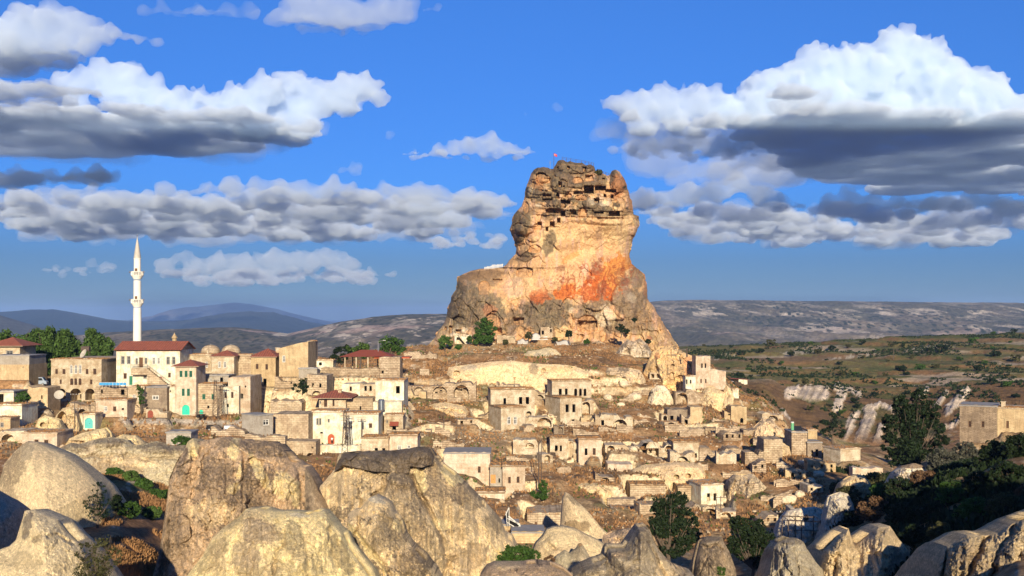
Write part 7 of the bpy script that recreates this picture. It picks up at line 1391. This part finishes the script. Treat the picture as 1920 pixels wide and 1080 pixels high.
    def fence(lab, pts, Yf, h, np_):
        A = P(*pts[0], Yf); r = empty('railing_fence', A, lab, 'railing'); top = []
        for i in range(np_):
            t = i / (np_ - 1) * (len(pts) - 1); j = min(int(t), len(pts) - 2); f = t - j; q = P(pts[j][0] + (pts[j + 1][0] - pts[j][0]) * f, pts[j][1] + (pts[j + 1][1] - pts[j][1]) * f, Yf) - A; m = MB(); m.tube(q - Vector((0, 0, .6)), q + Vector((0, 0, h)), .09, n=5); o = m.build('post', RUST); o.parent = r; top.append(q + Vector((0, 0, h)))
        m = MB()
        for a, b in zip(top[:-1], top[1:]): m.tube(a, b, .05, n=4); m.tube(a - Vector((0, 0, h * .45)), b - Vector((0, 0, h * .45)), .04, n=4)
        o = m.build('rail', RUST); o.parent = r
    fence('dark iron railing along the crest of the rock castle', [(1054, 300), (1070, 303), (1090, 306), (1104, 309), (1113, 311)], 468, 1.3, 9); fence('short railing between the summit and the right horn', [(1131, 327), (1136, 328.5), (1142, 330)], 470, 1.2, 3)
    Yf = 474; A = P(909, 504, Yf); r = empty('sign_stand_in', A, 'row of bright white uprights in place of a letter sign on the left shoulder of the rock castle', 'balustrade'); rg = random.Random(4)  # plain uprights added where unreadable white letters stand
    for i in range(15):
        m = MB(); h = .7 + .6 * rg.random(); x = i * .56; z0 = i * .10; m.box((x, 0, z0 + h / 2 - .3), .15, .12, h / 2 + .3); m.box((x + .1, 0, z0 + h * .5), .2, .05, .12); o = m.build('upright', wb); o.parent = r
    # pergola frame at the lower right
    Y = 178; k = Y / F; c = P(1505, 1000, Y); r = empty('metal_pergola', c, 'rusty metal pergola frame standing over the shaded terrace', 'pergola'); a = lambda px: (px - 1505) * k; zt = (1000 - 976) * k; m = MB()
    for y in (0, 4): m.tube((a(1477), y, zt), (a(1540), y, zt - .2), .10, n=6)
    for i in range(5): x = a(1478 + i * 15); m.tube((x, -.3, zt + .05), (x, 4.3, zt + .05), .05, n=5)
    m.tube((a(1477), 0, zt - 1.6), (a(1540), 0, zt - 1.7), .05, n=5); o = m.build('frame', RUST); o.parent = r
    for px in (1478, 1503, 1538):
        for y in (0, 4): b = MB(); b.tube((a(px), y, -1.5), (a(px), y, zt), .09, n=6); o = b.build('post', RUST); o.parent = r
    Y = 226; # leaning metal frame on the tiny store
    Y = 208; k = Y / F; c = P(955, 984, Y); r = empty('folded_metal_frame', c, 'black and white tubular frame propped up like a folded chair', 'metal frame'); a = lambda px, py: ((px - 955) * k, 0, (984 - py) * k); m = MB()
    for (p, q) in (((954.5, 953), (954.5, 986)), ((949, 960), (951, 985)), ((954, 953), (948, 966)), ((951, 972), (975, 984)), ((953, 968), (976, 987)), ((949, 978), (970, 992)), ((975, 984), (970, 992))):
        for y in (0, .8): A = Vector(a(*p)) + Vector((0, y, 0)); B_ = Vector(a(*q)) + Vector((0, y, 0)); m.tube(A, B_, .07, n=5)
    o = m.build('tubes', FR['white']); o.parent = r; m = MB()
    m.add([Vector(a(949, 960)) + Vector((0, .1, 0)), Vector(a(954, 956)) + Vector((0, .1, 0)), Vector(a(954, 978)) + Vector((0, .1, 0)), Vector(a(950, 980)) + Vector((0, .1, 0))], [(0,1,2,3)]); m.add([Vector(a(954, 974)) + Vector((0, .1, 0)), Vector(a(975, 985)) + Vector((0, .1, 0)), Vector(a(970, 991)) + Vector((0, .7, 0)), Vector(a(951, 980)) + Vector((0, .7, 0))], [(0,1,2,3)]); o = m.build('netting', FR['black']); o.parent = r
    # shed across the valley
    Y = find_Y(1380, 720, 455, 700); k = Y / F; c = P(1383, 720, Y); c.z = ground_at(c.x, Y); r = empty('roadside_shed', c, 'white roadside shed with an open dark bay across the valley', 'shed'); h = 9 * k
    m = MB(); m.box((2.2, 0, h / 2 - .5), 2.2, 2.5, h / 2 + .5); m.box((-2.0, 2.2, h / 2), 2.0, .2, h / 2); o = m.build('wall', WM['white']); o.parent = r; m = MB(); m.add([(-4.4, -3, h * 1.25), (4.8, -3, h * 1.02), (4.8, 3, h * 1.02), (-4.4, 3, h * 1.25), (-4.4, -3, h * 1.2), (4.8, -3, h * .97), (4.8, 3, h * .97), (-4.4, 3, h * 1.2)], [(0,1,2,3),(7,6,5,4),(0,4,5,1),(1,5,6,2),(3,7,4,0)]); o = m.build('roof', FR['darkred']); o.parent = r
# ------------------------------------------------------------------ clouds: real masses of vapour far beyond the valley
def _ico():
    bm = bmesh.new(); bmesh.ops.create_icosphere(bm, subdivisions=3, radius=1)
    v = np.array([x.co for x in bm.verts]); f = np.array([[q.index for q in x.verts] for x in bm.faces]); bm.free(); return v, f
SV, SF = _ico()
CLM = {}
def cloud_mat(dens, al=1.0):
    if (dens, al) in CLM: return CLM[(dens, al)]
    m = bpy.data.materials.new('cloud_vapour'); m.use_nodes = True; t = m.node_tree; t.nodes.clear(); out = node(t, 'ShaderNodeOutputMaterial')
    v = node(t, 'ShaderNodeVolumePrincipled'); v.inputs['Density'].default_value = dens; v.inputs['Color'].default_value = (.85 * al, .925 * al, al, 1); v.inputs['Anisotropy'].default_value = 0  # blue tint and dimming put the bases' shade into the vapour colour
    t.links.new(v.outputs[0], out.inputs[1]); CLM[(dens, al)] = m; return m
def cloud(zb, pyn, lobes, slabs=(), dens=.01, vox=30, seed=1, sub=(16, 8), al=1.0, plain=False):
    vox = vox * .68; dens = dens * 1.0
    rng = random.Random(seed); Yn = zb * F / (HOR - pyn); balls = []
    for L in lobes:
        px, py, r = L[:3]; Y = Yn + (L[3] if len(L) > 3 else 0); R = r * Y / F; c = np.array(P(px, py, Y)) + np.array([0, R, 0]); balls.append((c, R))
        for i in range(sub[0]):
            th = rng.uniform(0, 6.283); ph = rng.uniform(-.4, 1); d = np.array([math.cos(th) * math.sqrt(1 - ph * ph), math.sin(th) * math.sqrt(1 - ph * ph), ph])
            if d[1] > .5: continue
            r1 = R * rng.uniform(.22, .46); c1 = c + d * R * .92; balls.append((c1, r1))
            for j in range(sub[1]):
                d2 = d + np.array([rng.gauss(0, .6) for _ in range(3)]); d2 /= np.linalg.norm(d2); balls.append((c1 + d2 * r1 * .9, r1 * rng.uniform(.28, .5)))
    for (p0, p1, pya, pyb, n, r) in slabs:           # the flat underside, seen from below
        for i in range(n):
            t = (i + rng.random()) / n; py = pya + (pyb - pya) * t; Y = zb * F / (HOR - py); R = r * Y / F * rng.uniform(.7, 1.4)
            e = .18 * abs(p1 - p0) * t; c = np.array(P(rng.uniform(p0 + e, p1 - e), py, Y)); c[2] = zb + (vox * 3.2 + R * .16 if plain else R * .25); balls.append((c, -R if plain else R))
            for j in range(5):
                a = rng.uniform(0, 6.28); balls.append((c + np.array([math.cos(a) * R, math.sin(a) * R, rng.uniform(-.05, .12 if plain else .4) * R]), (-R if plain else R) * rng.uniform(.35, .65)))
    V_ = []; F_ = []; n = 0
    for c, R in balls:
        v = SV * (R if R > 0 else np.array([-R * 1.45, -R * 1.45, -R * .42])) + c; lo = v[:, 2] < zb; v[lo, 2] = zb + (v[lo, 2] - zb) * .15; V_.append(v); F_.append(SF + n); n += len(SV)
    me = bpy.data.meshes.new('cloud'); me.from_pydata(np.vstack(V_).tolist(), [], np.vstack(F_).tolist())
    o = link('cloud', me, None, cloud_mat(dens, al)); tag(o, kind='structure')
    m = o.modifiers.new('union', 'REMESH'); m.mode = 'VOXEL'; m.voxel_size = vox; m.use_smooth_shade = True
    for sc, st in ((vox * 22, -vox * 6), (vox * 9, -vox * 3.6), (vox * 3.6, -vox * 1.6)):
        tx = bpy.data.textures.new('billow', 'CLOUDS'); tx.noise_scale = sc; tx.noise_depth = 2; tx.noise_type = 'HARD_NOISE'
        d = o.modifiers.new('billow', 'DISPLACE'); d.texture = tx; d.texture_coords = 'GLOBAL'; d.strength = st; d.mid_level = .22
    if not plain:
        m = o.modifiers.new('clean', 'REMESH'); m.mode = 'VOXEL'; m.voxel_size = vox * .8; m.use_smooth_shade = True
        return o
    dg = bpy.context.evaluated_depsgraph_get(); ev = o.evaluated_get(dg); m2 = bpy.data.meshes.new_from_object(ev); o.modifiers.clear(); o.data = m2    # level the underside
    co = np.empty(len(m2.vertices) * 3, np.float32); m2.vertices.foreach_get('co', co); co = co.reshape(-1, 3); h = vox * 3.2; zz = co[:, 2] - zb
    co[:, 2] = zb + np.where(zz < h, h + (zz - h) * .12, zz); m2.vertices.foreach_set('co', co.ravel()); m2.update()
    m = o.modifiers.new('clean', 'REMESH'); m.mode = 'VOXEL'; m.voxel_size = vox * .8; m.use_smooth_shade = True
    return o
def clouds():
    # the great cumulus on the right with its dark base
    cloud(1500, 242, [(1700,120,62),(1735,95,36),(1640,140,60),(1590,110,34),(1540,105,30),(1545,160,60),(1490,150,40),(1450,190,55),(1440,150,26),(1790,150,64),(1760,100,34),(1840,190,62),(1880,170,40),(1910,230,66),(1960,260,70),
        (1680,210,75),(1580,230,60),(1500,230,55),(1420,240,45),(1780,240,75),(1860,270,60),(1380,215,36),(1500,190,46,-1200)], [(1400,2050,232,350,150,38),(1600,2100,290,372,60,34)], dens=.012, vox=24, seed=1, plain=True)
    cloud(1500, 245, [(1320,190,34),(1290,175,24),(1250,190,30),(1215,195,26),(1180,198,28),(1150,195,18),(1360,195,34),(1345,175,20),(1130,190,10),(1270,215,26),(1195,222,20)], [(1160,1390,228,262,26,16)], dens=.010, vox=26, seed=2)
    cloud(1500, 285, [(1310,262,22),(1270,268,20),(1230,272,20),(1190,276,16),(1350,268,26),(1150,282,10)], [(1140,1460,283,302,26,12)], dens=.007, seed=3)
    cloud(1500, 215, [(1510,185,32),(1550,178,20),(1475,195,22),(1530,200,22)], [(1460,1570,205,222,8,12)], dens=.008, vox=24, seed=33)
    # the bank below it
    cloud(1250, 388, [(1370,350,26),(1345,362,32),(1395,345,20),(1300,368,30),(1260,372,28),(1215,375,28),(1190,385,24),(1430,368,26),(1460,385,24),(1500,398,20),(1600,372,22),(1560,385,22),(1640,378,20),(1690,385,24),(1740,400,20),(1830,378,22),(1870,382,24),(1910,395,26),(1960,395,26)],
        [(1180,2000,395,462,110,22)], dens=.0055, vox=46, seed=4, al=.97)
    cloud(1250, 425, [(1420,430,14),(1450,438,12),(1400,440,10),(1640,425,16),(1780,430,16)], [(1380,1900,430,455,30,10)], dens=.004, vox=44, seed=5)
    # left: the long white cumulus and its grey base
    cloud(1500, 250, [(185,135,26),(215,140,34),(240,130,22),(150,150,26),(110,150,20),(280,180,36),(320,195,34),(370,182,26),(430,185,36),(470,172,26),(500,165,30),(250,185,34),(340,205,30),(410,200,34),(460,200,30),(130,185,24),(210,170,30)], [(-120,540,238,302,150,32),(-120,300,226,302,60,32)], dens=.011, vox=28, seed=6, plain=True)
    cloud(1500, 258, [(500,195,34),(540,160,32),(570,160,24),(600,178,36),(640,165,28),(675,162,30),(705,185,20),(650,195,26),(560,205,34),(520,225,30),(590,240,16),(480,235,26)], [(440,620,245,275,26,16)], dens=.011, vox=26, seed=61)
    cloud(1500, 190, [(-20,170,34),(40,172,26),(20,185,30),(-60,190,40)], [(-160,160,186,262,50,30)], dens=.008, vox=30, seed=7, al=.94, plain=True)
    # top left corner
    cloud(1500, 95, [(20,40,44),(80,40,40),(140,48,34),(200,60,26),(250,70,20),(60,75,36),(150,85,26),(-30,60,50),(285,75,12)], [(-100,160,98,140,40,26)], dens=.008, vox=24, seed=8)
    cloud(1500, 30, [(300,10,20),(360,12,18),(420,14,20),(470,12,18),(330,22,14)], [(240,500,26,38,16,12)], dens=.003, vox=22, seed=9)
    cloud(1500, 42, [(560,12,34),(610,10,36),(660,12,34),(700,14,34),(740,22,30),(755,10,30),(590,30,26),(650,34,22),(760,38,16)], [(520,740,44,66,26,18)], dens=.006, vox=22, seed=10)
    cloud(1500, 22, [(800,18,12),(820,14,9)], [], dens=.004, vox=18, seed=11)
    # middle: the small flat one
    cloud(1400, 292, [(920,268,20),(880,272,18),(850,278,15),(820,282,14),(955,278,18),(985,284,13),(780,284,10),(1005,286,8),(925,256,10)], [(740,1010,290,302,22,9)], dens=.008, vox=26, seed=12)
    # the long banks in the middle distance on the left
    cloud(1250, 380, [(620,350,20),(595,360,22),(560,362,22),(650,355,18),(720,350,20),(750,365,24),(790,368,24),(820,362,20),(690,370,20),(850,378,22),(890,380,22),(930,385,20),(960,392,18),(520,352,18),(480,350,18),(430,348,20),(380,356,18),(300,362,20),(340,368,18),(60,362,16),(100,358,16),(170,352,12),(130,365,18),(20,370,18),(900,365,14)],
        [(-100,980,385,452,190,24)], dens=.0055, vox=48, seed=13, al=.95)
    cloud(1250, 345, [(80,330,22),(20,335,26),(140,338,22),(180,330,14),(-40,330,26)], [(-100,220,332,352,30,18)], dens=.007, vox=38, seed=14, al=.9)
    cloud(1250, 440, [(850,440,14),(880,445,12),(800,450,12),(350,440,12),(200,430,14),(920,450,12)], [(760,960,450,470,20,12),(120,400,430,442,14,8)], dens=.004, vox=44, seed=15)
    # thin veils that join the banks
    cloud(1250, 405, [(300,385,30),(420,375,34),(540,372,36),(660,372,36),(780,380,34),(880,392,28),(180,385,30),(60,385,34),(-40,385,34)], [(-120,1000,395,462,60,34)], dens=.0011, vox=90, seed=51, al=.95, sub=(8, 2))
    cloud(1250, 415, [(1230,395,28),(1320,385,32),(1430,392,30),(1540,400,30),(1660,400,30),(1780,402,30),(1900,405,30)], [(1180,2000,405,465,50,32)], dens=.0011, vox=90, seed=52, al=.95, sub=(8, 2))
    cloud(1500, 262, [(150,210,40),(300,240,40),(420,250,36),(30,210,50)], [(-120,600,255,305,40,36)], dens=.0012, vox=50, seed=53, al=.95, sub=(8, 2))
    cloud(1500, 262, [(1300,260,30),(1450,270,40),(1650,290,40),(1850,300,50)], [(1120,2060,260,362,60,40)], dens=.0012, vox=50, seed=54, al=.95, sub=(8, 2))
    # low pinkish ones near the horizon
    cloud(1100, 515, [(340,478,14),(300,500,18),(360,500,24),(400,495,22),(450,498,26),(500,490,24),(540,492,22),(580,490,22),(620,488,22),(650,500,20),(430,480,12),(480,476,10),(560,474,10),(610,472,10),(690,520,16),(730,522,14),(320,488,12)],
        [(280,760,515,536,60,14)], dens=.0022, vox=80, seed=16, al=.94)
    cloud(1100, 505, [(165,498,12),(195,500,12),(80,515,14),(100,520,12),(210,502,8)], [(60,220,505,520,14,8)], dens=.0016, vox=80, seed=17)
    for k, L in enumerate(([(985,212,8),(1000,214,6)], [(1040,200,9),(1048,208,8)], [(735,250,12),(728,262,10)], [(665,318,14),(640,320,8)])):
        cloud(1500, L[0][1] + 8, L, [], dens=.0022, vox=22, seed=40 + k)
def haze():
    mb = MB(); z0, z1 = -331, 260
    mb.box((0, 19000, (z0 + z1) / 2), 39000, 19500, (z1 - z0) / 2)
    m = bpy.data.materials.new('haze_air'); m.use_nodes = True; t = m.node_tree; t.nodes.clear(); out = node(t, 'ShaderNodeOutputMaterial')
    v = node(t, 'ShaderNodeVolumePrincipled'); v.inputs['Density'].default_value = .000038; v.inputs['Color'].default_value = (.34, .56, 1, 1); v.inputs['Anisotropy'].default_value = 0
    t.links.new(v.outputs[0], out.inputs[1])
    tag(mb.build('haze', m), kind='stuff')
castle()
foreground()
off_frame()
outcrops()
houses()
slope_fronts()
land_finish()
land_far()
nature()
terrace_walls()
things()
clouds()
haze()
